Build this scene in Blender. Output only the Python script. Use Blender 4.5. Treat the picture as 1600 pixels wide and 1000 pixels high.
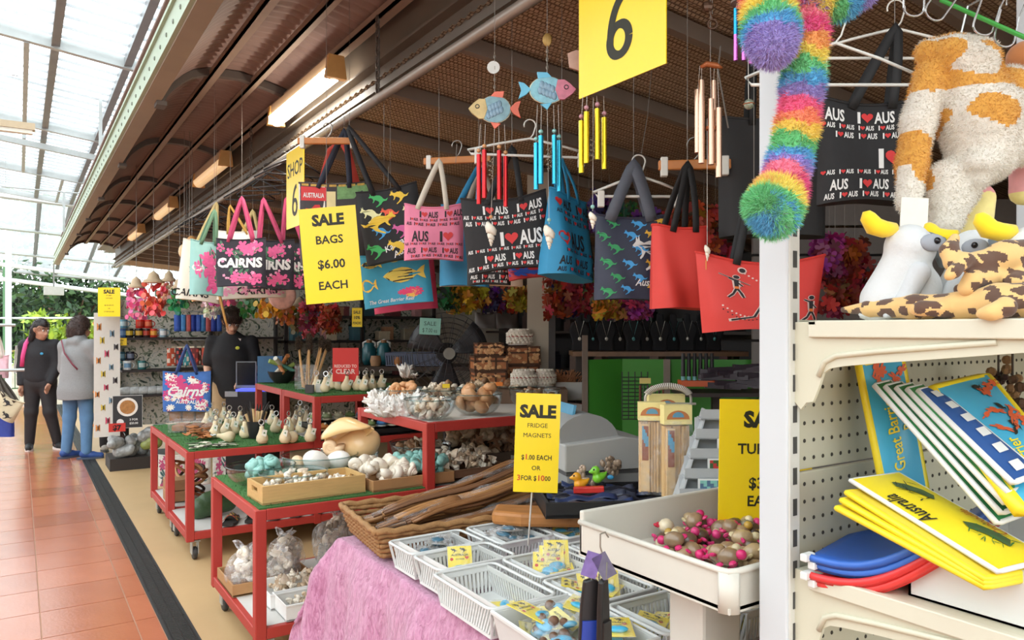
import bpy, math, random
import numpy as np
from mathutils import Vector, Matrix, Euler
from mathutils.geometry import tessellate_polygon
random.seed(7); np.random.seed(7)
for o in list(bpy.data.objects): bpy.data.objects.remove(o)
scene = bpy.context.scene
COL = scene.collection
# ------------------------------------------------------------------ camera, sky, sun, exposure
FPX, CAMH, YAW, HORIZ = 1170.0, 1.52, math.radians(33.35), 515.0
SN, CS = math.sin(YAW), math.cos(YAW)
cd = bpy.data.cameras.new('camera'); cam = bpy.data.objects.new('camera', cd); COL.objects.link(cam)
cam.location = (0, 0, CAMH); cam.rotation_euler = (math.pi/2, 0, -YAW)
cd.sensor_width = 36; cd.lens = 36*FPX/1600; cd.shift_y = (HORIZ-500)/1600
cd.clip_start = .03; cd.clip_end = 300
scene.camera = cam
world = bpy.data.worlds.new('overcast_sky'); scene.world = world; world.use_nodes = True
bg = world.node_tree.nodes['Background']
bg.inputs[0].default_value = (0.90, 0.97, 1.0, 1); bg.inputs[1].default_value = 2.3
sl = bpy.data.lights.new('sun', 'SUN'); sl.energy = .45; sl.angle = math.radians(35); sl.color = (1, 1, 1)
so = bpy.data.objects.new('sun', sl); COL.objects.link(so); so.rotation_euler = (math.radians(38), math.radians(-30), 0)
scene.view_settings.view_transform = 'Standard'; scene.view_settings.look = 'None'
scene.view_settings.gamma = 1; scene.view_settings.use_curve_mapping = False
scene.view_settings.exposure = 0.7
scene.cycles.max_bounces = 8; scene.cycles.transparent_max_bounces = 24
scene.cycles.diffuse_bounces = 5
scene.cycles.sample_clamp_indirect = 6

# ------------------------------------------------------------------ pixel -> world (frame 1600 x 1000)
def ray(px, py):
 a = (px-800)/FPX; b = (HORIZ-py)/FPX
 return Vector((a*CS+SN, -a*SN+CS, b))
def P(px, py, d): return Vector((0, 0, CAMH)) + ray(px, py)*d
def PX(px, py, X): r = ray(px, py); return Vector((0, 0, CAMH)) + r*(X/r.x)
def PY(px, py, Y): r = ray(px, py); return Vector((0, 0, CAMH)) + r*(Y/r.y)
def PZ(px, py, Z): r = ray(px, py); return Vector((0, 0, CAMH)) + r*((Z-CAMH)/r.z)
def S(px, d): return px*d/FPX          # pixel length at depth d -> metres
FACE = -YAW                            # z-rotation of something whose -Y side faces the camera

# ------------------------------------------------------------------ materials
def lin(c):
 r = []
 for v in c[:3]:
  v = v/255.0
  r.append(v/12.92 if v <= .04045 else ((v+.055)/1.055)**2.4)
 return (*r, 1)
_M = {}
def M(col, rough=.6, metal=0, noise=.12, scale=25, bump=0, bscale=None, coat=0, sheen=0, alpha=None, emit=0, rnd=0, trans=0, stretch=None):
 key = (tuple(col), rough, metal, noise, scale, bump, bscale, coat, sheen, alpha, emit, rnd, trans, stretch)
 if key in _M: return _M[key]
 m = bpy.data.materials.new('mat_%02x%02x%02x_%d' % (*[int(v) for v in col[:3]], len(_M))); m.use_nodes = True
 nt = m.node_tree; N = nt.nodes; L = nt.links
 b = N['Principled BSDF']; c = lin(col)
 b.inputs['Roughness'].default_value = rough; b.inputs['Metallic'].default_value = metal
 if coat: b.inputs['Coat Weight'].default_value = coat; b.inputs['Coat Roughness'].default_value = .15
 if sheen: b.inputs['Sheen Weight'].default_value = sheen
 if emit: b.inputs['Emission Color'].default_value = c; b.inputs['Emission Strength'].default_value = emit
 tc = N.new('ShaderNodeTexCoord'); vec = tc.outputs['Object']
 if stretch:
  mp = N.new('ShaderNodeMapping'); mp.inputs['Scale'].default_value = stretch; L.new(vec, mp.inputs[0]); vec = mp.outputs[0]
 tx = N.new('ShaderNodeTexNoise'); tx.inputs['Scale'].default_value = scale; tx.inputs['Detail'].default_value = 5
 L.new(vec, tx.inputs['Vector'])
 mx = N.new('ShaderNodeMix'); mx.data_type = 'RGBA'
 mx.inputs[6].default_value = (*[v*(1-noise) for v in c[:3]], 1); mx.inputs[7].default_value = (*[min(1, v*(1+noise)+noise*.02) for v in c[:3]], 1)
 L.new(tx.outputs[0], mx.inputs[0]); out = mx.outputs[2]
 if rnd:
  oi = N.new('ShaderNodeObjectInfo'); hs = N.new('ShaderNodeHueSaturation')
  mr = N.new('ShaderNodeMapRange'); mr.inputs[3].default_value = 1-rnd; mr.inputs[4].default_value = 1+rnd
  L.new(oi.outputs['Random'], mr.inputs[0]); L.new(mr.outputs[0], hs.inputs['Value']); L.new(out, hs.inputs['Color']); out = hs.outputs[0]
 L.new(out, b.inputs['Base Color'])
 if bump:
  t2 = N.new('ShaderNodeTexNoise'); t2.inputs['Scale'].default_value = bscale or scale*3; t2.inputs['Detail'].default_value = 4
  L.new(vec, t2.inputs['Vector'])
  bp = N.new('ShaderNodeBump'); bp.inputs['Strength'].default_value = bump; bp.inputs['Distance'].default_value = .01
  L.new(t2.outputs[0], bp.inputs['Height']); L.new(bp.outputs[0], b.inputs['Normal'])
 if alpha is not None or trans:
  tr = N.new('ShaderNodeBsdfTransparent'); ms = N.new('ShaderNodeMixShader')
  if trans:
   tl = N.new('ShaderNodeBsdfTranslucent'); tl.inputs[0].default_value = c; src = tl.outputs[0]; ms.inputs[0].default_value = trans
   L.new(b.outputs[0], ms.inputs[1]); L.new(src, ms.inputs[2])
  else:
   ms.inputs[0].default_value = alpha; L.new(tr.outputs[0], ms.inputs[1]); L.new(b.outputs[0], ms.inputs[2])
  L.new(ms.outputs[0], N['Material Output'].inputs[0])
 _M[key] = m; return m
def VC(rough=.6, noise=.1, scale=40, bump=0, sheen=0, coat=0):       # base colour from the mesh's own per-face colour
 key = ('vc', rough, noise, scale, bump, sheen, coat)
 if key in _M: return _M[key]
 m = bpy.data.materials.new('mat_printed_%d' % len(_M)); m.use_nodes = True; nt = m.node_tree; N = nt.nodes; L = nt.links
 b = N['Principled BSDF']; b.inputs['Roughness'].default_value = rough
 if sheen: b.inputs['Sheen Weight'].default_value = sheen
 if coat: b.inputs['Coat Weight'].default_value = coat
 a = N.new('ShaderNodeAttribute'); a.attribute_name = 'col'
 tc = N.new('ShaderNodeTexCoord'); tx = N.new('ShaderNodeTexNoise'); tx.inputs['Scale'].default_value = scale
 L.new(tc.outputs['Object'], tx.inputs['Vector'])
 hs = N.new('ShaderNodeHueSaturation'); mr = N.new('ShaderNodeMapRange'); mr.inputs[3].default_value = 1-noise; mr.inputs[4].default_value = 1+noise
 L.new(tx.outputs[0], mr.inputs[0]); L.new(mr.outputs[0], hs.inputs['Value']); L.new(a.outputs['Color'], hs.inputs['Color'])
 L.new(hs.outputs[0], b.inputs['Base Color'])
 if bump:
  bp = N.new('ShaderNodeBump'); bp.inputs['Strength'].default_value = bump; bp.inputs['Distance'].default_value = .01
  L.new(tx.outputs[0], bp.inputs['Height']); L.new(bp.outputs[0], b.inputs['Normal'])
 _M[key] = m; return m
def GLASS(tint=(248, 250, 250), clear=.86, rough=.05):
 key = ('glass', tint, clear, rough)
 if key in _M: return _M[key]
 m = bpy.data.materials.new('mat_glass_%d' % len(_M)); m.use_nodes = True; nt = m.node_tree; N = nt.nodes; L = nt.links
 N.remove(N['Principled BSDF'])
 tr = N.new('ShaderNodeBsdfTransparent'); tr.inputs[0].default_value = lin(tint)
 gl = N.new('ShaderNodeBsdfGlossy'); gl.inputs['Roughness'].default_value = rough
 fr = N.new('ShaderNodeLayerWeight'); fr.inputs[0].default_value = .5
 pw = N.new('ShaderNodeMath'); pw.operation = 'POWER'; pw.inputs[1].default_value = 3.0; L.new(fr.outputs['Facing'], pw.inputs[0])
 tx = N.new('ShaderNodeTexNoise'); tx.inputs['Scale'].default_value = 30
 sc_ = N.new('ShaderNodeMath'); sc_.operation = 'MULTIPLY_ADD'; sc_.inputs[1].default_value = .55; sc_.inputs[2].default_value = .03; L.new(pw.outputs[0], sc_.inputs[0])
 ad = N.new('ShaderNodeMath'); ad.operation = 'MULTIPLY_ADD'; ad.inputs[1].default_value = (1-clear)*.25; L.new(tx.outputs[0], ad.inputs[0]); L.new(sc_.outputs[0], ad.inputs[2])
 ms = N.new('ShaderNodeMixShader'); L.new(ad.outputs[0], ms.inputs[0]); L.new(tr.outputs[0], ms.inputs[1]); L.new(gl.outputs[0], ms.inputs[2])
 L.new(ms.outputs[0], N['Material Output'].inputs[0]); _M[key] = m; return m

def FILM(a=.3):
 key = ('film', a)
 if key in _M: return _M[key]
 m = bpy.data.materials.new('mat_film_%d' % len(_M)); m.use_nodes = True; nt = m.node_tree; N = nt.nodes; L = nt.links
 b = N['Principled BSDF']; b.inputs['Base Color'].default_value = (.85, .86, .88, 1); b.inputs['Roughness'].default_value = .18; b.inputs['Specular IOR Level'].default_value = .8
 tr = N.new('ShaderNodeBsdfTransparent'); ms = N.new('ShaderNodeMixShader'); tx = N.new('ShaderNodeTexNoise'); tx.inputs['Scale'].default_value = 45; tx.inputs['Detail'].default_value = 3
 mr = N.new('ShaderNodeMapRange'); mr.inputs[1].default_value = .35; mr.inputs[2].default_value = .7; mr.inputs[3].default_value = a*.4; mr.inputs[4].default_value = a*1.8
 tc = N.new('ShaderNodeTexCoord'); L.new(tc.outputs['Object'], tx.inputs['Vector']); L.new(tx.outputs[0], mr.inputs[0]); L.new(mr.outputs[0], ms.inputs[0])
 bp = N.new('ShaderNodeBump'); bp.inputs['Distance'].default_value = .01; L.new(tx.outputs[0], bp.inputs['Height']); L.new(bp.outputs[0], b.inputs['Normal'])
 L.new(tr.outputs[0], ms.inputs[1]); L.new(b.outputs[0], ms.inputs[2]); L.new(ms.outputs[0], N['Material Output'].inputs[0]); _M[key] = m; return m
# ------------------------------------------------------------------ mesh builder
def T(loc=(0, 0, 0), rot=(0, 0, 0), sc=(1, 1, 1)):
 if isinstance(sc, (int, float)): sc = (sc, sc, sc)
 return Matrix.LocRotScale(Vector(loc), Euler(rot), Vector(sc))
class MB:
 def __init__(s): s.v = []; s.f = []; s.c = []; s.col = None; s.mi = []; s.m = 0
 def add(s, vs, fs, m=None, col=None):
  k = len(s.v)
  if m is not None: vs = [m @ Vector(p) for p in vs]
  s.v.extend([tuple(p) for p in vs]); c = col or s.col
  for f in fs: s.f.append(tuple(i+k for i in f)); s.c.append(c)
  s.mi.extend([s.m]*len(fs)); return s
 def box(s, c, d, m=None, col=None, taper=1.0):
  x, y, z = d[0]/2, d[1]/2, d[2]/2; t = taper
  vs = [(c[0]-x*t, c[1]-y*t, c[2]-z), (c[0]+x*t, c[1]-y*t, c[2]-z), (c[0]+x*t, c[1]+y*t, c[2]-z), (c[0]-x*t, c[1]+y*t, c[2]-z),
   (c[0]-x, c[1]-y, c[2]+z), (c[0]+x, c[1]-y, c[2]+z), (c[0]+x, c[1]+y, c[2]+z), (c[0]-x, c[1]+y, c[2]+z)]
  return s.add(vs, [(3, 2, 1, 0), (4, 5, 6, 7), (0, 1, 5, 4), (1, 2, 6, 5), (2, 3, 7, 6), (3, 0, 4, 7)], m, col)
 def b2(s, a, b, m=None, col=None):
  return s.box([(a[i]+b[i])/2 for i in range(3)], [abs(b[i]-a[i]) for i in range(3)], m, col)
 def tube(s, pts, r, n=8, m=None, col=None, closed=False, caps=True, flat=1.0, up=None):
  pts = [Vector(p) for p in pts]; K = len(pts)
  rs = r if isinstance(r, (list, tuple)) else [r]*K
  vs = []; fs = []; nrm = None
  for i, p in enumerate(pts):
   if closed: t = pts[(i+1) % K]-pts[i-1]
   else: t = pts[min(i+1, K-1)]-pts[max(i-1, 0)]
   t = t.normalized() if t.length > 1e-9 else Vector((0, 0, 1))
   if nrm is None:
    a = Vector(up) if up else (Vector((0, 0, 1)) if abs(t.z) < .9 else Vector((1, 0, 0)))
    nrm = (a-t*a.dot(t)).normalized()
   else:
    q = nrm-t*nrm.dot(t); nrm = q.normalized() if q.length > 1e-6 else nrm
   bn = t.cross(nrm)
   for j in range(n):
    a = 2*math.pi*j/n
    vs.append(p+(nrm*math.cos(a)*flat+bn*math.sin(a))*rs[i])
  for i in range(K if closed else K-1):
   for j in range(n):
    a = i*n+j; b = i*n+(j+1) % n; c2 = ((i+1) % K)*n+(j+1) % n; d = ((i+1) % K)*n+j
    fs.append((a, b, c2, d))
  if caps and not closed: fs.append(tuple(range(n))[::-1]); fs.append(tuple((K-1)*n+j for j in range(n)))
  return s.add(vs, fs, m, col)
 def lathe(s, prof, n=16, m=None, col=None, sx=1, sy=1):
  vs = []; fs = []; K = len(prof)
  for r, z in prof:
   for j in range(n):
    a = 2*math.pi*j/n; vs.append((r*math.cos(a)*sx, r*math.sin(a)*sy, z))
  for i in range(K-1):
   for j in range(n): fs.append((i*n+j, i*n+(j+1) % n, (i+1)*n+(j+1) % n, (i+1)*n+j))
  if prof[0][0] > 1e-5: fs.append(tuple(range(n))[::-1])
  if prof[-1][0] > 1e-5: fs.append(tuple((K-1)*n+j for j in range(n)))
  return s.add(vs, fs, m, col)
 def ell(s, c, r, n=12, k=8, m=None, col=None):
  if isinstance(r, (int, float)): r = (r, r, r)
  pr = [(max(1e-6, math.sin(math.pi*i/k)), -math.cos(math.pi*i/k)) for i in range(k+1)]
  mm = T(c, (0, 0, 0), r)
  if m is not None: mm = m @ mm
  return s.lathe(pr, n, mm, col)
 def prism(s, poly, z0, z1, m=None, col=None):
  n = len(poly); tr = tessellate_polygon([[Vector((p[0], p[1], 0)) for p in poly]])
  vs = [(p[0], p[1], z0) for p in poly]+[(p[0], p[1], z1) for p in poly]
  ar = sum(poly[i][0]*poly[(i+1) % n][1]-poly[(i+1) % n][0]*poly[i][1] for i in range(n))
  fs = []
  for t in tr:
   a, b, c2 = t; A = [poly[a], poly[b], poly[c2]]
   if (A[1][0]-A[0][0])*(A[2][1]-A[0][1])-(A[2][0]-A[0][0])*(A[1][1]-A[0][1]) < 0: t = (a, c2, b)
   fs.append((t[0]+n, t[1]+n, t[2]+n)); fs.append((t[2], t[1], t[0]))
  for i in range(n):
   j = (i+1) % n
   fs.append((i, j, j+n, i+n) if ar > 0 else (j, i, i+n, j+n))
  return s.add(vs, fs, m, col)
 def flat(s, poly, fn, col=None):                 # filled 2D polygon mapped through fn(x,y)
  tr = tessellate_polygon([[Vector((p[0], p[1], 0)) for p in poly]])
  fs = []
  for a, b, c2 in tr:
   A = [poly[a], poly[b], poly[c2]]
   if (A[1][0]-A[0][0])*(A[2][1]-A[0][1])-(A[2][0]-A[0][0])*(A[1][1]-A[0][1]) < 0: fs.append((a, c2, b))
   else: fs.append((a, b, c2))
  return s.add([fn(p[0], p[1]) for p in poly], fs, None, col)
 def grid(s, fn, nu, nv, m=None, col=None, thick=0, colfn=None):
  g = [[Vector(fn(i/nu, j/nv)) for i in range(nu+1)] for j in range(nv+1)]
  vs = [p for r in g for p in r]; W = nu+1
  fs = [(j*W+i, j*W+i+1, (j+1)*W+i+1, (j+1)*W+i) for j in range(nv) for i in range(nu)]
  if thick:
   N2 = len(vs); vb = []
   for j in range(nv+1):
    for i in range(nu+1):
     a = g[j][min(i+1, nu)]-g[j][max(i-1, 0)]; b = g[min(j+1, nv)][i]-g[max(j-1, 0)][i]
     n = a.cross(b); n = n.normalized() if n.length > 1e-12 else Vector((0, 0, 1))
     vb.append(g[j][i]-n*thick)
   vs = vs+vb; base = list(fs)
   fs = fs+[tuple(N2+q for q in f[::-1]) for f in base]
   for i in range(nu):
    fs.append((i+1, i, N2+i, N2+i+1)); a = nv*W+i; fs.append((a, a+1, N2+a+1, N2+a))
   for j in range(nv):
    a = j*W; fs.append((a, a+W, N2+a+W, N2+a)); a = j*W+nu; fs.append((a+W, a, N2+a, N2+a+W))
  if colfn:
   k = len(s.v)
   s.add(vs, fs, m, col)
   for q in range(nu*nv):
    s.c[len(s.c)-len(fs)+q] = colfn((q % nu+.5)/nu, (q//nu+.5)/nv)
   if thick:
    for q in range(nu*nv): s.c[len(s.c)-len(fs)+nu*nv+q] = colfn((q % nu+.5)/nu, (q//nu+.5)/nv)
    for q in range(2*nu*nv, len(fs)): s.c[len(s.c)-len(fs)+q] = colfn(.5, .5)
   return s
  return s.add(vs, fs, m, col)
 def mesh(s, name, mats, smooth=False):
  me = bpy.data.meshes.new(name); me.from_pydata(s.v, [], s.f); me.update()
  if not isinstance(mats, (list, tuple)): mats = [mats]
  for mt in mats: me.materials.append(mt)
  if len(mats) > 1: me.polygons.foreach_set('material_index', s.mi)
  if any(c is not None for c in s.c):
   at = me.color_attributes.new('col', 'FLOAT_COLOR', 'CORNER'); arr = []
   for f, c in zip(s.f, s.c):
    q = lin(c) if c is not None else (1, 1, 1, 1)
    arr.extend(list(q)*len(f))
   at.data.foreach_set('color', arr)
  if smooth:
   me.polygons.foreach_set('use_smooth', [True]*len(me.polygons))
   if smooth != True: me.set_sharp_from_angle(angle=math.radians(smooth))
  return me
def link(name, me, parent=None, loc=(0, 0, 0), rot=(0, 0, 0), sc=1):
 o = bpy.data.objects.new(name, me); COL.objects.link(o)
 o.location = loc; o.rotation_euler = rot; o.scale = (sc, sc, sc) if isinstance(sc, (int, float)) else sc
 if parent is not None: o.parent = parent
 return o
def ob(name, mb, mat, parent=None, loc=(0, 0, 0), rot=(0, 0, 0), smooth=False, bevel=0, stuff=False, sub=0, label=None):
 o = link(name, mb.mesh(name, mat, smooth), parent, loc, rot)
 if bevel:
  md = o.modifiers.new('bevel', 'BEVEL'); md.width = bevel; md.segments = 2; md.limit_method = 'ANGLE'
 if sub:
  md = o.modifiers.new('sub', 'SUBSURF'); md.levels = sub; md.render_levels = sub
 if stuff: o['kind'] = 'stuff'
 if label: o['label'] = label
 return o
def tag(o, label, cat, group=None):
 o['label'] = label; o['category'] = cat
 if group: o['group'] = group
 return o
def thing(name, label, cat, loc=(0, 0, 0), rz=0, group=None, rot=None):
 o = bpy.data.objects.new(name, None); COL.objects.link(o); o.empty_display_size = .1
 o.location = loc; o.rotation_euler = rot if rot else (0, 0, rz)
 return tag(o, label, cat, group)
def struct(o, label=None):
 o['kind'] = 'structure'
 if label: o['label'] = label
 return o
def dup(o, loc=None, rot=None, sc=None, label=None, group=None, parent=None):
 c = o.copy(); COL.objects.link(c)
 if loc is not None: c.location = loc
 if rot is not None: c.rotation_euler = rot
 if sc is not None: c.scale = (sc, sc, sc) if isinstance(sc, (int, float)) else sc
 if label: c['label'] = label
 if group: c['group'] = group
 if parent is not None: c.parent = parent
 for ch in list(o.children): dup(ch, parent=c)
 return c

def hang_cord(t, wp, r=.0011):
 """thin cord from a hanging thing up to the ceiling, pipe or awning above it"""
 x = wp.x; zt = 2.60 if abs(x-1.4) < .12 else (float(np.interp(x, [q[0] for q in PROF], [q[1] for q in PROF]))+.03 if x < 1.5 else 2.785-.09*(x-1.5))
 if zt-wp.z < .02: return
 inv = T(t.location, tuple(t.rotation_euler)).inverted(); g = MB(); g.tube([inv @ wp, inv @ Vector((wp.x, wp.y, zt))], r, 5); ob('hang_cord', g, M((128, 120, 112), .4, .4), t)
# ------------------------------------------------------------------ lettering
_T = {}
def text2d(s, bold=0.0, shear=0.0, space=1.0):
 key = (s, bold, shear, space)
 if key in _T: return _T[key]
 cu = bpy.data.curves.new('t', 'FONT'); cu.body = s; cu.size = 1; cu.offset = bold; cu.shear = shear
 cu.resolution_u = 2; cu.align_x = 'CENTER'; cu.space_character = space
 o = bpy.data.objects.new('t', cu); COL.objects.link(o)
 dg = bpy.context.evaluated_depsgraph_get(); dg.update()
 me = bpy.data.meshes.new_from_object(o.evaluated_get(dg))
 vs = [(v.co.x, v.co.y) for v in me.vertices]; fs = [tuple(p.vertices) for p in me.polygons]
 bpy.data.objects.remove(o); bpy.data.curves.remove(cu); bpy.data.meshes.remove(me)
 xs = [v[0] for v in vs]; x0 = (min(xs)+max(xs))/2
 vs = [(v[0]-x0, v[1]) for v in vs]
 out = []
 for f in fs:
  A = [vs[i] for i in f[:3]]
  ar = (A[1][0]-A[0][0])*(A[2][1]-A[0][1])-(A[2][0]-A[0][0])*(A[1][1]-A[0][1])
  out.append(f if ar > 0 else f[::-1])
 _T[key] = (vs, out); return _T[key]
def put_text(mb, s, fn, x, y, h, bold=.0, shear=0, rot=0, width=None, col=None, space=1.0, sq=1.0):
 """lettering with cap height h (Bfont cap ~0.73 em), centred on x, baseline y, mapped by fn(x,y)"""
 vs, fs = text2d(s, bold, shear, space); k = h/.73
 w = (max(v[0] for v in vs)-min(v[0] for v in vs))*k*sq
 sx = k*sq if not width else k*sq*min(1.0, width/w) if width > 0 else k*(-width/(w/sq))
 c, sn = math.cos(rot), math.sin(rot)
 mb.add([fn(x+v[0]*sx*c-v[1]*k*sn, y+v[0]*sx*sn+v[1]*k*c) for v in vs], fs, None, col)
def stroke(mb, pts, ws, fn):          # tapered brush stroke through pts
 L = []; R = []
 for i, (x, y) in enumerate(pts):
  a = pts[max(0, i-1)]; b = pts[min(len(pts)-1, i+1)]; dx, dy = b[0]-a[0], b[1]-a[1]; l = math.hypot(dx, dy)+1e-9; nx, ny = -dy/l*ws[i]/2, dx/l*ws[i]/2
  L.append((x+nx, y+ny)); R.append((x-nx, y-ny))
 n = len(pts); mb.add([fn(*p) for p in L+R], [(i, n+i, n+i+1, i+1) for i in range(n-1)])
def six(mb, fn, x, y, h, fn2=None):              # numeral 6: bowl and curved stem
 N = 32; c = [(x+.21*h*math.cos(2*math.pi*i/N), y+.285*h+.225*h*math.sin(2*math.pi*i/N)) for i in range(N+1)]
 stroke(mb, c, [.125*h+.035*h*abs(math.cos(2*math.pi*i/N)) for i in range(N+1)], fn)
 s = [(x-.21*h+(.01+.36*t*t)*h*1.05, y+.26*h+.68*h*(1-(1-t)**1.6)) for t in [i/14 for i in range(15)]]; stroke(mb, s, [.15*h]*12+[.145*h, .14*h, .135*h], fn2 or fn)
# 2D print shapes
KANG = [(.0, .62), (.05, .68), (.08, .72), (.09, .86), (.13, .76), (.16, .88), (.18, .74), (.28, .68), (.42, .73), (.58, .70), (.68, .60), (.74, .48), (.84, .42), (1.0, .50), (.90, .34), (.74, .33), (.66, .26), (.60, .16), (.48, .08), (.34, .0), (.32, .045), (.46, .15), (.52, .26), (.50, .34), (.42, .40), (.32, .46), (.26, .34), (.20, .28), (.175, .31), (.23, .40), (.22, .50), (.18, .56), (.12, .60), (.05, .58)]
HEART = [(.5*16*math.sin(t)**3/16, .5*(13*math.cos(t)-5*math.cos(2*t)-2*math.cos(3*t)-math.cos(4*t))/15) for t in [2*math.pi*i/22 for i in range(22)]]
def flower(n=5, inner=.42, k=6):
 pts = []
 for i in range(n*k):
  a = 2*math.pi*i/(n*k); ph = (i % k)/k
  r = inner+(1-inner)*math.sin(math.pi*ph)**.7
  pts.append((.5*r*math.cos(a), .5*r*math.sin(a)))
 return pts
FLOWER = flower(); DAISY = flower(9, .5, 4)
LEAF = [(-.5, 0), (-.2, .16), (.15, .15), (.5, 0), (.15, -.13), (-.2, -.15)]
def circle(n=12): return [(.5*math.cos(2*math.pi*i/n), .5*math.sin(2*math.pi*i/n)) for i in range(n)]
CIRC = circle()
FISH = [(0, .5), (.06, .62), (.16, .74), (.30, .84), (.46, .88), (.6, .82), (.72, .68), (.80, .58), (.92, .76), (1.0, .82), (.96, .5), (1.0, .2), (.92, .26), (.80, .43), (.70, .30), (.56, .18), (.4, .14), (.24, .22), (.1, .36)]
def shp(poly, x, y, sx, sy=None, rot=0, flip=False):
 sy = sx if sy is None else sy; c, s = math.cos(rot), math.sin(rot); out = []
 for px, py in poly:
  if flip: px = 1-px
  a, b = px*sx, py*sy; out.append((x+a*c-b*s, y+a*s+b*c))
 return out[::-1] if flip else out

# ------------------------------------------------------------------ organic forms: smooth union of tapered capsules, meshed by surface nets
def blob(prims, vox=.01, k=.02, pad=.03):
 lo = np.min([np.minimum(np.array(p[0])-p[2], np.array(p[1])-p[3]) for p in prims], axis=0)-pad
 hi = np.max([np.maximum(np.array(p[0])+p[2], np.array(p[1])+p[3]) for p in prims], axis=0)+pad
 n = np.ceil((hi-lo)/vox).astype(int)+1
 D = np.full(tuple(n), 1.0, np.float32)
 for p in prims:
  a = np.array(p[0], float); b = np.array(p[1], float); ra, rb = p[2], p[3]
  sq = np.array(p[4], float) if len(p) > 4 else np.ones(3)           # squash factors
  R = max(ra, rb)*max(1, sq.max())+k*1.5+vox*2
  i0 = np.maximum(0, np.floor((np.minimum(a, b)-R-lo)/vox).astype(int)); i1 = np.minimum(n, np.ceil((np.maximum(a, b)+R-lo)/vox).astype(int)+1)
  if np.any(i1 <= i0): continue
  ax = [(lo[q]+np.arange(i0[q], i1[q])*vox) for q in range(3)]
  X, Y, Z = np.meshgrid(*ax, indexing='ij')
  Q = [(X-a[0])/sq[0], (Y-a[1])/sq[1], (Z-a[2])/sq[2]]; d = (b-a)/sq; dd = float(d@d)
  t = np.clip((Q[0]*d[0]+Q[1]*d[1]+Q[2]*d[2])/dd, 0, 1) if dd > 1e-12 else np.zeros_like(X)
  dist = np.sqrt((Q[0]-t*d[0])**2+(Q[1]-t*d[1])**2+(Q[2]-t*d[2])**2)-(ra+(rb-ra)*t)
  dist = dist*min(1, sq.min()) if sq.min() < 1 else dist
  sl_ = tuple(slice(i0[q], i1[q]) for q in range(3)); cur = D[sl_]
  h = np.maximum(k-np.abs(cur-dist), 0)/k
  D[sl_] = np.minimum(cur, dist)-h*h*k*.25
 ins = D < 0; nx, ny, nz = D.shape
 acc = np.zeros((nx-1, ny-1, nz-1, 3)); cnt = np.zeros((nx-1, ny-1, nz-1))
 offs = [(0, 0), (0, 1), (1, 0), (1, 1)]
 for axis in range(3):
  oth = [q for q in range(3) if q != axis]
  for o1, o2 in offs:
   s0 = [None]*3; s1 = [None]*3
   s0[axis] = slice(0, D.shape[axis]-1); s1[axis] = slice(1, D.shape[axis])
   for q, of in zip(oth, (o1, o2)): s0[q] = s1[q] = slice(of, D.shape[q]-1+of)
   A = D[tuple(s0)]; B = D[tuple(s1)]; cr = (A < 0) != (B < 0)
   t = np.where(cr, A/np.where(cr, A-B, 1), 0)
   acc[..., axis] += np.where(cr, t, 0)
   for q, of in zip(oth, (o1, o2)): acc[..., q] += np.where(cr, of, 0)
   cnt += cr
 act = cnt > 0; idx = -np.ones(act.shape, int); idx[act] = np.arange(act.sum())
 ii = np.argwhere(act); V = lo+(ii+acc[act]/cnt[act][:, None])*vox
 F = []
 for axis in range(3):
  u, v = [(1, 2), (2, 0), (0, 1)][axis]
  s0 = [slice(1, D.shape[q]-1) for q in range(3)]; s1 = list(s0)
  s0[axis] = slice(0, D.shape[axis]-1); s1[axis] = slice(1, D.shape[axis])
  A = ins[tuple(s0)]; B = ins[tuple(s1)]
  e = np.argwhere(A != B)
  if len(e) == 0: continue
  pos = e.copy()
  for q in range(3):
   if q != axis: pos[:, q] += 1
  fl = A[tuple(e.T)]
  def cell(du, dv):
   c = pos.copy(); c[:, u] += du; c[:, v] += dv; return idx[tuple(c.T)]
  q = np.stack([cell(-1, -1), cell(0, -1), cell(0, 0), cell(-1, 0)], 1)
  q = np.where(fl[:, None], q, q[:, ::-1]); F.append(q)
 F = np.concatenate(F); F = F[(F >= 0).all(1)]
 mb = MB(); mb.v = [tuple(p) for p in V.tolist()]; mb.f = [tuple(f) for f in F.tolist()]; mb.c = [None]*len(mb.f); mb.mi = [0]*len(mb.f)
 return mb
def colour_faces(mb, fn):
 V = mb.v
 for i, f in enumerate(mb.f):
  c = [sum(V[q][a] for q in f)/len(f) for a in range(3)]; mb.c[i] = fn(*c)
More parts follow.
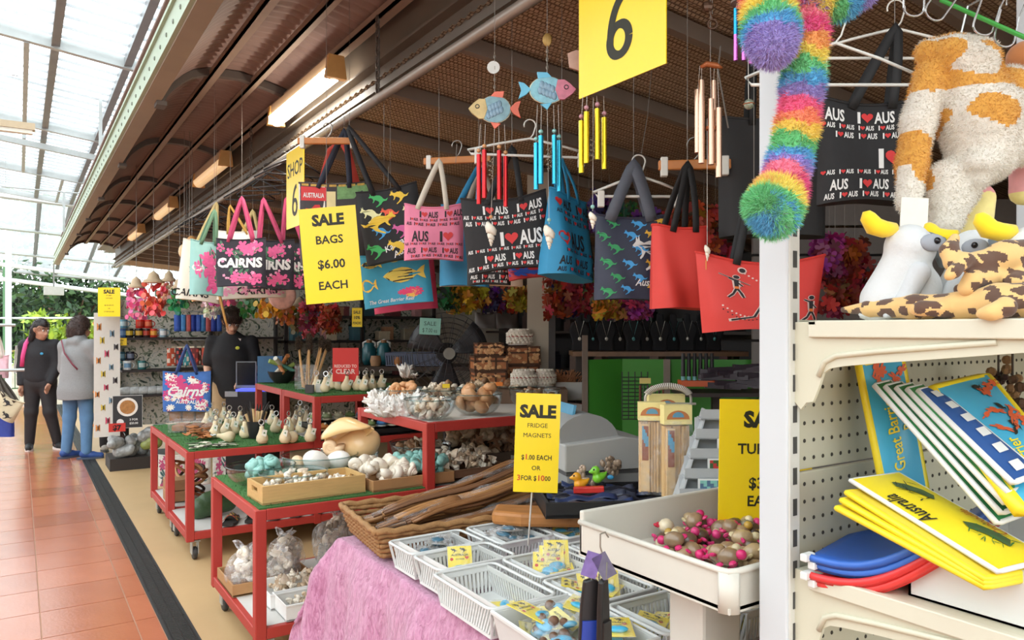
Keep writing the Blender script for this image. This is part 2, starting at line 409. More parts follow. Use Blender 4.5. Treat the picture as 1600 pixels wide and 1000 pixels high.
def fur(mb, n, length, width, jitter=.5, droop=.3, colfn=None):
 """thin hair blades standing on a mesh builder's faces"""
 V = np.array(mb.v); F = np.array([f if len(f) == 4 else (f[0], f[1], f[2], f[2]) for f in mb.f])
 a, b, c, d = V[F[:, 0]], V[F[:, 1]], V[F[:, 2]], V[F[:, 3]]
 nr = np.cross(c-a, d-b); ar = np.linalg.norm(nr, axis=1)+1e-12; nr = nr/ar[:, None]
 pick = np.random.choice(len(F), n, p=ar/ar.sum()); u = np.random.rand(n, 1); w = np.random.rand(n, 1)
 p = (a[pick]*(1-u)+b[pick]*u)*(1-w)+(d[pick]*(1-u)+c[pick]*u)*w
 dr = nr[pick]+np.random.randn(n, 3)*jitter*.5; dr[:, 2] -= droop; dr /= np.linalg.norm(dr, axis=1)[:, None]
 side = np.cross(dr, np.random.randn(n, 3)); side /= np.linalg.norm(side, axis=1)[:, None]
 L_ = length*(.6+.8*np.random.rand(n, 1)); p0 = p-nr[pick]*length*.15
 vs = np.stack([p0-side*width, p0+side*width, p0+dr*L_], 1).reshape(-1, 3)
 o = MB(); o.v = [tuple(x) for x in vs.tolist()]; o.f = [(3*i, 3*i+1, 3*i+2) for i in range(n)]; o.mi = [0]*n
 o.c = [mb.c[i] for i in pick] if colfn is None else [colfn(*x) for x in p.tolist()]
 return o
# ================================================================== SETTING
STEEL = M((150, 150, 145), .45, .3, .15, 8); STEELD = M((88, 80, 74), .6, .1, .2, 6); GALV = M((176, 180, 178), .4, .4, .12, 10)
# ---- floor
def brick_mat(c1, c2, mortar, w, h, rough=.3, ms=.012):
 m = bpy.data.materials.new('mat_paving'); m.use_nodes = True; N = m.node_tree.nodes; L = m.node_tree.links
 b = N['Principled BSDF']; b.inputs['Roughness'].default_value = rough
 t = N.new('ShaderNodeTexBrick'); t.offset = 0; t.inputs['Color1'].default_value = lin(c1); t.inputs['Color2'].default_value = lin(c2)
 t.inputs['Mortar'].default_value = lin(mortar); t.inputs['Scale'].default_value = 1; t.inputs['Brick Width'].default_value = w; t.inputs['Row Height'].default_value = h
 t.inputs['Mortar Size'].default_value = ms
 tc = N.new('ShaderNodeTexCoord'); L.new(tc.outputs['Object'], t.inputs['Vector']); L.new(t.outputs[0], b.inputs['Base Color']); return m
TW = .41; TX0 = .503; YEND = 17.8
g = MB(); g.b2((-.75, 2.3, -.12), (.62, YEND, -.004))
floor = struct(ob('floor', g, M((172, 130, 105), .8, 0, .15, 30)), 'terracotta tiled walkway floor')
g = MB(); g.b2((-9, -9, -.12), (-.75, YEND, -.001)); g.b2((-.75, -9, -.12), (.62, 2.3, -.001))
ob('tile_field', g, brick_mat((176, 112, 84), (162, 102, 76), (190, 160, 140), TW, TW), floor)
g = MB(); g.b2((-9, YEND, -.12), (9, 40, -.001))
ob('paving', g, brick_mat((186, 172, 150), (170, 156, 135), (140, 128, 110), 1.8, .14, .7, .01), floor)
tm = M((176, 106, 76), .2, 0, .16, 5, .08, 60, rnd=.12)
g = MB(); g.b2((0, 0, -.012), (TW-.007, TW-.007, 0)); tme = g.mesh('tile', tm)
g = MB(); g.b2((0, 0, -.012), (.1, TW-.007, 0)); tme2 = g.mesh('tile', tm)
for j in range(int((YEND-2.3)/TW)):
 for i in range(3):
  link('tile', tme, floor, (TX0-TW*(i+1)+.0035, 2.3+j*TW, 0))
 link('tile', tme2, floor, (TX0+.0035, 2.3+j*TW, 0))
g = MB(); g.b2((.745, -9, -.12), (9, YEND, 0))
ob('floor_slab', g, M((190, 158, 114), .5, 0, .1, 3, .05, 30), floor)
# ---- drain
g = MB(); g.b2((.612, -2, -.12), (.747, YEND, -.035)); g.b2((.612, -2, -.04), (.622, YEND, .001)); g.b2((.737, -2, -.04), (.747, YEND, .001))
drain = struct(ob('trim_1', g, M((38, 38, 38), .7)), 'long black floor drain along the walkway')
g = MB()
for k in range(26):
 y = k*.0192; g.b2((.626, y, -.03), (.733, y+.009, 0))
g.b2((.624, 0, -.03), (.634, .495, 0)); g.b2((.725, 0, -.03), (.735, .495, 0)); g.b2((.676, 0, -.03), (.682, .495, 0))
gm = g.mesh('drain_grate', M((52, 52, 50), .5, 0, .3, 20))
for j in range(31): link('drain_grate', gm, drain, (0, 2.3+.5*j, 0))
# ---- bullnose awning
PROF = [(.70, 2.84), (.725, 2.90), (.76, 2.95), (.81, 3.0), (.866, 3.04), (.93, 3.063), (1.0, 3.075), (1.14, 3.08), (1.32, 3.045), (1.5, 3.0)]
def corr(y, p=.076): return .008*math.cos(2*math.pi*y/p)
YA, YB = 1.2, 15.2
ny = int((YB-YA)/.076*4); vs = []; fs = []
for j in range(ny+1):
 y = YA+(YB-YA)*j/ny; c = corr(y)
 for (x, z) in PROF: vs.append((x, y, z+.035+c))
W = len(PROF)
for j in range(ny):
 for i in range(W-1): a = j*W+i; fs.append((a, a+W, a+W+1, a+1))
g = MB(); g.add(vs, fs); g.b2((.6, -4, 3.2), (1.6, YA, 3.21)); g.b2((.6, YA, 3.13), (.66, YB, 3.15))
RED = M((128, 106, 98), .65, 0, .12, 3)
awn = struct(ob('ceiling', g, RED, smooth=True), 'curved corrugated awning ceiling painted reddish brown')
for y in [.95, 2.9, 4.8, 6.75, 8.6, 10.3, 12.0, 13.7, 15.2]:
 g = MB(); pr = PROF
 up = [(x, z+.03) for x, z in pr]; poly = [(x, z-.015) for x, z in pr]+up[::-1]
 g.prism(poly, -.024, .024, Matrix.Translation((0, y, 0)) @ Matrix.Rotation(math.pi/2, 4, 'X'))
 g.b2((.665, y-.05, 2.825), (.72, y+.05, 2.85))
 ob('rib', g, STEELD, awn)
for x, z, w in ((.98, 3.055, .045), (1.43, 2.995, .05), (1.22, 3.05, .035)):
 g = MB(); g.b2((x-w/2, -1, z-.02), (x+w/2, 15.2, z)); g.b2((x-w/2, -1, z-.02), (x-w/2+.006, 15.2, z+.03)); ob('purlin', g, M((140, 122, 108), .6, 0, .1, 5), awn)
# gutter: fascia with rivets
g = MB(); g.b2((.60, -2, 2.87), (.615, 18, 3.04)); g.b2((.585, -2, 3.03), (.62, 18, 3.05)); g.b2((.58, -2, 2.86), (.60, 18, 2.885))
gut = struct(ob('trim_2', g, M((158, 172, 148), .5, 0, .1, 4)), 'pale green gutter along the awning edge')
g = MB(); g.b2((.60, -2, 2.85), (.69, 18, 2.868)); g.b2((.675, -2, 2.868), (.69, 18, 2.98)); ob('soffit', g, M((150, 138, 122), .6, 0, .12, 4), gut)
g = MB()
for k in range(90): g.ell((.598, 1.5+k*.19, 2.955), (.006, .012, .012), 6, 4)
ob('rivet', g, M((120, 125, 112), .5), gut, stuff=True)
# beam carrying the shop front
g = MB(); g.b2((1.47, -1, 2.69), (1.53, 16, 2.70)); g.b2((1.52, -1, 2.69), (1.53, 16, 3.05)); g.b2((1.47, -1, 2.84), (1.53, 16, 2.85)); g.b2((1.455, -1, 2.685), (1.475, 16, 2.72))
beam = struct(ob('trim_3', g, M((104, 96, 86), .55, .1, .15, 5)), 'long steel beam between awning and shop ceiling')
# shop ceiling, corrugated, woven brown
def weave():
 m = bpy.data.materials.new('mat_woven_ceiling'); m.use_nodes = True; N = m.node_tree.nodes; L = m.node_tree.links
 b = N['Principled BSDF']; b.inputs['Roughness'].default_value = .85
 tc = N.new('ShaderNodeTexCoord'); t = N.new('ShaderNodeTexBrick'); t.inputs['Scale'].default_value = 1; t.inputs['Brick Width'].default_value = .022; t.inputs['Row Height'].default_value = .019
 t.inputs['Mortar Size'].default_value = .0035; t.inputs['Mortar Smooth'].default_value = .6
 t.inputs['Color1'].default_value = lin((204, 182, 154)); t.inputs['Color2'].default_value = lin((190, 166, 138)); t.inputs['Mortar'].default_value = lin((124, 100, 82))
 n = N.new('ShaderNodeTexNoise'); n.inputs['Scale'].default_value = 2.5; n.inputs['Detail'].default_value = 6
 mx = N.new('ShaderNodeMix'); mx.data_type = 'RGBA'; mx.blend_type = 'MULTIPLY'; mx.inputs[0].default_value = .12
 L.new(tc.outputs['Object'], t.inputs['Vector']); L.new(tc.outputs['Object'], n.inputs['Vector']); L.new(t.outputs[0], mx.inputs[6]); L.new(n.outputs[0], mx.inputs[7])
 L.new(mx.outputs[2], b.inputs['Base Color']); bp = N.new('ShaderNodeBump'); bp.inputs['Distance'].default_value = .004; L.new(t.outputs['Fac'], bp.inputs['Height']); bp.invert = True
 L.new(bp.outputs[0], b.inputs['Normal']); return m
def CZ(x): return 2.78-.09*(x-1.5)
g = MB(); yb2 = 16; ny = int((yb2-.2)/.076*4); vs = []; fs = []; XS = [1.5, 2.6, 3.8, 5.2, 6.4]
for j in range(ny+1):
 y = .2+(yb2-.2)*j/ny; c = corr(y)*.8
 for x in XS: vs.append((x, y, CZ(x)+c))
for j in range(ny):
 for i in range(len(XS)-1): a = j*len(XS)+i; fs.append((a, a+len(XS), a+len(XS)+1, a+1))
g.add(vs, fs); shopc = struct(ob('ceiling', g, weave(), smooth=True), 'brown woven corrugated ceiling over the shop')
for k in range(20):
 y = .62+.715*k
 if y > 15.5: break
 g = MB(); g.add([(1.53, y-.02, CZ(1.53)-.075), (6.3, y-.02, CZ(6.3)-.075), (6.3, y+.02, CZ(6.3)-.075), (1.53, y+.02, CZ(1.53)-.075), (1.53, y-.02, CZ(1.53)-.01), (6.3, y-.02, CZ(6.3)-.01), (6.3, y+.02, CZ(6.3)-.01), (1.53, y+.02, CZ(1.53)-.01)],
  [(3, 2, 1, 0), (4, 5, 6, 7), (0, 1, 5, 4), (1, 2, 6, 5), (2, 3, 7, 6), (3, 0, 4, 7)])
 ob('purlin', g, M((134, 120, 108), .6, 0, .15, 6), shopc)
# roof sheet above everything of the shop
g = MB(); g.b2((1.5, -4, 3.15), (7, 18, 3.2)); g.b2((1.3, -1, 3.1), (1.6, 17, 3.16)); struct(ob('ceiling', g, M((120, 110, 100))), 'outer roof sheet of the shop')
# walls of the shop
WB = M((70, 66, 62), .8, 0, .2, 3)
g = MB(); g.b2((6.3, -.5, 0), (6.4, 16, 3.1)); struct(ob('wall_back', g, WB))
g = MB(); g.b2((2.2, -.6, 0), (6.4, -.5, 3.1)); struct(ob('wall_near', g, WB))  # out of view; added to keep the shop interior dark
g = MB(); g.b2((1.9, 9.95, 0), (6.4, 10.05, 3.0)); struct(ob('wall_far', g, M((206, 198, 184), .8, 0, .08, 4)))
g = MB(); g.b2((-4.1, -7, 0), (-4.0, 15, 2.7)); struct(ob('wall_left_blocker', g, M((190, 180, 165), .8, 0, .1, 3)), 'plain unseen wall added across the walkway to block low side light')  # unseen wall, added to cut low side light on the front goods
# cream column at the shop front
c = P(843, 515, 5.2); g = MB(); g.b2((-.085, -.06, 0), (.06, .06, 2.6)); col_ = struct(ob('wall_column', g, M((176, 164, 146), .6, 0, .06, 4), loc=(c.x, c.y, 0), rot=(0, 0, FACE)))
g = MB(); g.b2((.06, -.07, 0), (.105, .05, 2.6)); ob('jamb', g, M((58, 52, 50), .5), col_)
# ---- translucent walkway roof
def RZ(x): return 3.9-.119*x
def poly_mat():
 m = bpy.data.materials.new('mat_polycarbonate'); m.use_nodes = True; N = m.node_tree.nodes; L = m.node_tree.links; N.remove(N['Principled BSDF'])
 tr = N.new('ShaderNodeBsdfTransparent'); tr.inputs[0].default_value = (.95, .97, .98, 1)
 tl = N.new('ShaderNodeBsdfTranslucent'); tl.inputs[0].default_value = (.9, .93, .95, 1)
 n = N.new('ShaderNodeTexNoise'); n.inputs['Scale'].default_value = 1.5; mr = N.new('ShaderNodeMapRange'); mr.inputs[3].default_value = .22; mr.inputs[4].default_value = .36
 tc = N.new('ShaderNodeTexCoord'); L.new(tc.outputs['Object'], n.inputs['Vector'])
 ms = N.new('ShaderNodeMixShader'); L.new(n.outputs[0], mr.inputs[0]); L.new(mr.outputs[0], ms.inputs[0]); L.new(tr.outputs[0], ms.inputs[1]); L.new(tl.outputs[0], ms.inputs[2])
 L.new(ms.outputs[0], N['Material Output'].inputs[0]); return m
PM = poly_mat()
RAF = [-4.8, -1.8, 1.2, 4.2, 7.2, 10.2, 13.2, 15.6]; PUR = [-3.6, -2.4, -1.2, -.35, .25, .78, 1.35]
roof = thing('walkway_roof', 'translucent white sheet roof on grey steel framing over the walkway', 'roof'); del roof['category']; roof['kind'] = 'structure'; roof.name = 'ceiling'
for a in range(len(RAF)-1):
 for b in range(len(PUR)-1):
  y0, y1, x0, x1 = RAF[a], RAF[a+1], PUR[b], PUR[b+1]
  g = MB(); g.grid(lambda u, v: (x0+(x1-x0)*u, y0+(y1-y0)*v, RZ(x0+(x1-x0)*u)+.05), 1, 1)
  ob('roof_panel', g, PM, roof)
  g = MB(); k = 0; y = y0
  while y < y1-.05:
   y += .24; g.add([(x0, y, RZ(x0)+.045), (x1, y, RZ(x1)+.045), (x1, y+.012, RZ(x1)+.045), (x0, y+.012, RZ(x0)+.045), (x0, y+.006, RZ(x0)+.02), (x1, y+.006, RZ(x1)+.02)], [(0, 3, 2, 1), (0, 1, 5, 4), (3, 4, 5, 2)])
  ob('sheet_rib', g, M((196, 202, 205), .6), roof, stuff=True)
for y in RAF:
 g = MB(); x0, x1 = -3.7, 1.4
 for zz, hh in ((-.05, .09),):
  g.add([(x0, y-.03, RZ(x0)-.05), (x1, y-.03, RZ(x1)-.05), (x1, y+.03, RZ(x1)-.05), (x0, y+.03, RZ(x0)-.05), (x0, y-.03, RZ(x0)+.04), (x1, y-.03, RZ(x1)+.04), (x1, y+.03, RZ(x1)+.04), (x0, y+.03, RZ(x0)+.04)],
   [(3, 2, 1, 0), (4, 5, 6, 7), (0, 1, 5, 4), (1, 2, 6, 5), (2, 3, 7, 6), (3, 0, 4, 7)])
 ob('rafter', g, GALV, roof)
g = MB(); y = 10.8; g.add([(x0, y-.03, RZ(x0)-.15), (x1, y-.03, RZ(x1)-.15), (x1, y+.03, RZ(x1)-.15), (x0, y+.03, RZ(x0)-.15), (x0, y-.03, RZ(x0)-.08), (x1, y-.03, RZ(x1)-.08), (x1, y+.03, RZ(x1)-.08), (x0, y+.03, RZ(x0)-.08)], [(3, 2, 1, 0), (4, 5, 6, 7), (0, 1, 5, 4), (1, 2, 6, 5), (2, 3, 7, 6), (3, 0, 4, 7)])
ob('rafter', g, GALV, roof)
for x in PUR:
 g = MB(); g.b2((x-.03, -4.8, RZ(x)-.03), (x+.03, 15.6, RZ(x)+.045)); g.b2((x-.032, -4.8, RZ(x)-.034), (x-.01, 15.6, RZ(x)-.03)); ob('purlin', g, M((132, 136, 138), .45, .3, .2, 6), roof)
for x, y0, y1 in ((.05, 7.2, 10.2), (.05, 10.8, 13.2), (.55, 13.2, 15.6)):
 g = MB(); g.b2((x-.02, y0, RZ(x)-.06), (x+.02, y1, RZ(x)-.01)); ob('brace', g, GALV, roof)
for px, py0, py1, Y in ((157, 138, 270, 8.6), (100, 300, 362, 12.6)):           # droppers with thin rods
 a = PY(px, py0, Y); b = PY(px, py1, Y); g = MB(); g.b2((a.x-.015, Y-.015, b.z), (a.x+.015, Y+.015, a.z)); g.tube([(a.x-.75, Y, a.z+.0), (a.x+.35, Y, a.z)], .009, 6)
 for q in (-.7, .3): g.tube([(a.x+q, Y, a.z), (a.x+q, Y, RZ(a.x+q))], .004, 5)
 ob('dropper', g, GALV, roof)
# far canopy frames
can = thing('canopy', 'far translucent canopy on grey frames beyond the roof', 'roof'); del can['category']; can['kind'] = 'structure'; can.name = 'ceiling'
def CN(y): return 4.25-.13*(y-18)
for y0, y1 in ((18, 20.6), (20.6, 23.2), (23.2, 25.6)):
 for x0, x1 in ((-3, -.6), (-.6, .9), (.9, 2.4), (2.4, 4.6)):
  g = MB(); g.grid(lambda u, v: (x0+(x1-x0)*u, y0+(y1-y0)*v, CN(y0+(y1-y0)*v)-.06*(x0+(x1-x0)*u)), 1, 1); ob('roof_panel', g, PM, can)
for y in (18, 20.6, 23.2, 25.6):
 g = MB(); g.tube([(-3, y, CN(y)+.1), (4.6, y, CN(y)-.36)], .06, 6); ob('rafter', g, GALV, can)
for x in (-.6, .35, .9, 1.6, 2.4):
 g = MB(); g.tube([(x, 18, CN(18)-.06*x-.05), (x, 25.6, CN(25.6)-.06*x-.05)], .05, 6); ob('purlin', g, M((120, 122, 124), .5, .3), can)
for x in (-.2, 2.3, 2.7, 3.1): g = MB(); g.b2((x-.06, 20, 0), (x+.06, 20.1, 3.6)); ob('post', g, M((225, 228, 226), .5), can)
g = MB(); g.tube([(-3, 20.05, 3.25), (3.5, 20.05, 2.55)], .045, 6); g.tube([(-3, 20.05, 2.95), (3.5, 20.05, 2.2)], .045, 6); ob('rail', g, M((215, 220, 218), .5), can)
# ================================================================== TREES, FENCE
def tree(loc, h, r, name, label, cols, n=3500, trunk=True):
 t = thing(name, label, 'tree', loc, group='trees beyond the far canopy'); rng = np.random.RandomState(int(abs(loc[0]*71+loc[1]*13))+1)
 g = MB()
 K = 26; cl = [(rng.normal(0, .42, 3)*np.array([r, r, h*.33])+np.array([0, 0, h*.55]), r*rng.uniform(.3, .55)) for _ in range(K)]
 for i in range(n):
  c, cr = cl[i % K]; v = rng.normal(0, 1, 3); v /= np.linalg.norm(v); p = c+v*cr*rng.uniform(.7, 1.05); p[2] = max(.1, p[2])
  s = rng.uniform(.07, .15); a = rng.normal(0, 1, 3); a /= np.linalg.norm(a); b = np.cross(a, v); b /= np.linalg.norm(b)+1e-6
  g.add([p-a*s, p+b*s*.45, p+a*s, p-b*s*.45], [(0, 1, 2, 3)], None, cols[rng.randint(len(cols))])
 ob('foliage', g, VC(.55, .25, 3), t, stuff=True)
 if trunk:
  g = MB(); g.tube([(0, 0, 0), (.1, 0, h*.3), (-.1, .1, h*.6)], [.16, .12, .05], 8)
  for k in range(4): a = k*1.7; g.tube([(0, 0, h*.25), (math.cos(a)*r*.4, math.sin(a)*r*.4, h*.55)], [.07, .02], 6)
  ob('trunk', g, M((92, 72, 54), .9, 0, .3, 12), t)
 return t
DG = [(40, 66, 34), (52, 84, 40), (30, 52, 28), (66, 98, 48), (44, 74, 46)]; LG = [(150, 176, 48), (172, 196, 62), (128, 158, 44)]; MG = [(84, 116, 62), (104, 136, 76), (66, 96, 52)]
tree((-2.9, 28, 0), 5.0, 1.9, 'leafy_tree', 'dark green leafy tree at the far left end of the walkway', DG)
tree((1.4, 27.5, 0), 4.6, 1.9, 'leafy_tree', 'dark green leafy tree behind the two women', DG)
tree((5.8, 28.5, 0), 5.0, 1.9, 'leafy_tree', 'dark green leafy tree behind the butterfly display', DG)
tree((.8, 33.5, 0), 10.5, 3.0, 'tall_tree', 'tall green tree seen through the gap between the roofs', MG, 4500)
tree((-7.0, 34, 0), 11.0, 3.2, 'tall_tree', 'tall green tree at the left edge in the roof gap', DG, 4500)
tree((8.6, 35, 0), 9.5, 3.2, 'tall_tree', 'tall pale green tree above the gutter end', MG, 4500)
tree((1.62, 18.5, 0), 2.1, .55, 'yellow_shrub', 'yellow green shrub behind the woman in grey', LG, 1300, False)
tree((.55, 21, 0), 2.2, .5, 'yellow_shrub', 'yellow green shrub glimpsed between the two women', LG, 900, False)
for x in (-7.8, 0, 7.8):
 g = MB(); 
 for i in range(2600):
  p = np.array([np.random.uniform(-3.8, 3.8), np.random.uniform(-.6, .6), np.random.uniform(0, 3.4)]); a = np.random.normal(0, 1, 3); a /= np.linalg.norm(a); b = np.cross(a, np.random.normal(0, 1, 3)); b /= np.linalg.norm(b); s = np.random.uniform(.1, .22)
  g.add([p-a*s, p+b*s*.5, p+a*s, p-b*s*.5], [(0, 1, 2, 3)], None, DG[np.random.randint(5)])
 g.b2((-3.8, .5, 0), (3.8, .8, 3.2), col=(24, 40, 22))
 tag(ob('hedge', g, VC(.6, .25, 3), loc=(x, 40.5, 0)), {-7.8: 'dark hedge at the far left', 0: 'dark hedge behind the trees at the end of the walkway', 7.8: 'dark hedge behind the stall'}[x], 'hedge')
f = thing('railing', 'green metal railing with timber top rail at the walkway end', 'railing', (-1.5, 21.5, 0))
for k in range(6): g = MB(); g.b2((k*.9-.03, -.03, 0), (k*.9+.03, .03, 1.0)); ob('post', g, M((74, 104, 70), .5), f)
g = MB(); g.b2((-.2, -.04, .98), (4.7, .04, 1.03)); ob('top_rail', g, M((156, 128, 84), .6), f)
g = MB(); g.b2((-.2, -.02, .1), (4.7, .02, .13)); ob('bottom_rail', g, M((74, 104, 70), .5), f)
for k in range(40): g = MB(); g.tube([(k*.118, 0, .1), (k*.118, 0, .98)], .011, 5); ob('baluster', g, M((74, 104, 70), .5), f)
c = PZ(8, 608, 0); g = MB(); g.b2((-.05, -.05, 0), (.05, .05, 3.3)); tag(ob('post', g, M((86, 128, 88), .5), loc=(c.x, c.y, 0)), 'tall green steel post at the left edge of the view', 'post')
g = MB(); g.tube([P(0, 497, 17), P(150, 497, 15)], .02, 6); tag(ob('handrail', g, M((210, 214, 212), .4)), 'thin white horizontal wire above the women', 'rail')

# ================================================================== FLUORESCENT LAMPS, CHAINS, HANGING PIPE
def fluoro(y0, label, lit):
 t = thing('fluorescent_lamp', label, 'lamp', (1.38, y0, 2.86), group='fluorescent lamps under the awning')
 g = MB(); g.b2((-.035, 0, .02), (.035, 1.12, .09)); ob('housing', g, M((186, 160, 128), .5, 0, .06), t)
 for q in (0, 1): g = MB(); g.add([(-.055, q*1.09-.005, -.03), (.055, q*1.09-.005, -.03), (.055, q*1.09+.035, -.03), (-.055, q*1.09+.035, -.03), (-.04, q*1.09-.005, .09), (.04, q*1.09-.005, .09), (.04, q*1.09+.035, .09), (-.04, q*1.09+.035, .09)], [(3, 2, 1, 0), (4, 5, 6, 7), (0, 1, 5, 4), (1, 2, 6, 5), (2, 3, 7, 6), (3, 0, 4, 7)]); ob('end_cap', g, M((206, 158, 92), .5), t)
 g = MB(); pr = [(.05*math.cos(a), .055*math.sin(a)) for a in [math.pi+math.pi*i/8 for i in range(9)]]
 g.prism([(x, y+.02) for x, y in pr], 0, 1.06, Matrix.Translation((0, 1.09, 0)) @ Matrix.Rotation(math.pi/2, 4, 'X'))
 ob('diffuser', g, M((255, 244, 228), .3, emit=14 if lit else .0, noise=.02) if lit else M((255, 214, 160), .4, emit=.3), t)  # battens not lit still get a faint amber glow, added to warm the ceiling
 if lit:
  l = bpy.data.lights.new('lamp_glow', 'AREA'); l.shape = 'RECTANGLE'; l.size = .08; l.size_y = 1.0; l.energy = 9; l.color = (1, .95, .86)
  o = bpy.data.objects.new('lamp_glow', l); COL.objects.link(o); o.parent = t; o.location = (0, .55, -.045)
fluoro(3.76, 'lit fluorescent tube lamp under the awning, the nearest', True)
fluoro(6.25, 'faintly glowing fluorescent batten, second from the front under the awning', False)
fluoro(8.7, 'faintly glowing fluorescent batten, third from the front under the awning', False)
fluoro(11.2, 'faintly glowing fluorescent batten, farthest under the awning', False)
t = thing('fluorescent_lamp', 'slim unlit batten lamp under the translucent roof at left edge', 'lamp', PY(14, 200, 8.2)); g = MB(); g.b2((-.6, -.05, 0), (.2, .05, .06)); ob('housing', g, M((190, 170, 140)), t); g = MB(); g.b2((-.58, -.035, -.035), (.18, .035, 0)); ob('diffuser', g, M((225, 220, 205), .4), t)
# pipe with droppers
g = MB(); g.tube([(1.4, -1.0, 2.60), (1.4, 14.5, 2.60)], .021, 10)
pipe = tag(ob('hanging_pipe', g, M((150, 140, 130), .4, .3, .15, 6), smooth=40), 'long grey steel pipe that bags hang from, hung on chains', 'pipe')
lk = MB(); lk.tube([(.009*math.cos(a), 0, .019*math.sin(a)) for a in [2*math.pi*i/10 for i in range(10)]], .0034, 5, closed=True)
def chain(x, y, z0, z1, label, double=False):
 g = MB(); n = int((z1-z0)/.03)
 for s in ((-.012, .012) if double else (0,)):
  for k in range(n):
   mm = T((x+s*.6, y+s, z0+.015+k*.03), (0, 0, (k % 2)*math.pi/2+.3)); g.add(lk.v, lk.f, mm)
 o = ob('chain', g, M((98, 88, 80), .5, .5)); tag(o, label, 'chain', 'chains holding the pipe')
for y, l, d in ((3.27, 'double steel chain right of the lit lamp, nearest chain', True), (5.56, 'steel chain above the floral bags', False), (8.04, 'steel chain, third from the front', True), (10.2, 'steel chain, fourth from the front', False), (12.2, 'steel chain farthest from the front', False)):
 chain(1.4, y, 2.62, 3.0, l, d)
g = MB(); a = P(180, 327, 12.5); tag(ob('hanging_box_sign', MB().b2((-.17, -.1, -.22), (.17, .1, .08)), M((226,206,176),.6), loc=a), 'small white and orange box hanging in the roof gap', 'box')
a = P(84, 454, 16.5); t = thing('speaker_box', 'grey metal box hung under the end of the gutter', 'box', a); ob('body', MB().b2((-.19, -.12, -.1), (.19, .12, .08)), M((176, 176, 168), .5), t); ob('hanger', MB().b2((-.015, -.015, .08), (.015, .015, .65)), M((120, 120, 115)), t)
# ================================================================== RED STEPPED STANDS
REDP = M((178, 56, 48), .45, 0, .08, 12, .05, 60); TURF = M((62, 112, 52), .9, 0, .35, 160, .6, 300); WHITE = M((208, 206, 200), .5, 0, .04)
BLACKP = M((30, 29, 30), .45, 0, .2, 20); WOODL = M((206, 168, 108), .55, 0, .18, 14, .1, 40, stretch=(1, 8, 8)); CARD = M((176, 132, 86), .8, 0, .1, 20)
def stand(label, y0, y1, xl, xm, xr, zl, zh, turf_low, turf_high, zs=.2):
 t = thing('stepped_stand', label, 'display stand', (xl, y0, 0), group='red stepped display stands'); W, D, K = xr-xl, y1-y0, xm-xl; q = .05
 def part(n, a, b, m=REDP, bv=.004): return ob(n, MB().b2(a, b), m, t, bevel=bv)
 zb = zs-.07
 for x in (0, K, W-q):
  for y in (0, D-q): part('leg', (x, y, zb), (x+q, y+q, (zl if x == 0 else zh)-.001))
 for y in (0, D-q):
  part('rail', (q, y+.002, zl-.05), (K, y+q-.002, zl)); part('rail', (K+q, y+.002, zl-.05), (W-q, y+q-.002, zl-.004)); part('rail', (K+q, y+.002, zh-.05), (W-q, y+q-.002, zh))
  part('rail', (q, y+.002, zs-.06), (W-q, y+q-.002, zs-.01))
 for x, z in ((0, zl), (K, zh), (W-q, zh), (0, zs-.01), (W-q, zs-.01)): part('rail', (x+.002, q, z-.05), (x+q-.002, D-q, z))
 part('top', (.03, .03, zl-.02), (W-.03, D-.03, zl-.006), WHITE, 0); part('top', (K+.03, .03, zh-.02), (W-.03, D-.03, zh+.001), WHITE, 0); part('shelf', (.03, .03, zs-.03), (W-.03, D-.03, zs-.008), WHITE, 0)
 def turf(x0, x1, z):
  b = MB(); b.b2((x0, .012, z-.004), (x1, D-.012, z+.006)); o = ob('turf_mat', b, TURF, t)
  f2 = fur(MB().b2((x0, .012, z), (x1, D-.012, z+.006)), 5000, .012, .0018, .7, 0, lambda x, y, z: random.choice([(66, 118, 54), (52, 100, 44), (84, 136, 66)])); ob('turf_blades', f2, VC(.8), o, stuff=True)
 if turf_low: turf(.02, K-.002, zl)
 if turf_high: turf(K+.012, W-.012, zh)
 for x in (.06, W-.06):
  for y in (.06, D-.06):
   g = MB(); g.lathe([(.0, -.014), (.036, -.014), (.042, -.008), (.042, .008), (.036, .014), (0, .014)], 16, T((x, y, .042), (0, math.pi/2, 0)))
   w = ob('caster', g, M((58, 56, 54), .6), t, smooth=40); ob('fork', MB().b2((x-.022, y-.03, .04), (x-.016, y+.03, zb)).b2((x+.016, y-.03, .04), (x+.022, y+.03, zb)).b2((x-.03, y-.035, zb-.01), (x+.03, y+.035, zb)), GALV, w)
 return t
stand('red stepped stand nearest the pink table, holding seashells', 3.38, 4.30, .87, 1.71, 2.98, .72, 1.05, True, False)
stand('red stepped stand in the middle, with bottle openers on green turf', 5.24, 6.03, .91, 1.76, 2.75, .72, 1.04, True, True)
stand('red stepped stand farthest back, beside the clear boxes', 6.045, 6.85, .91, 1.76, 2.75, .72, 1.04, True, True)

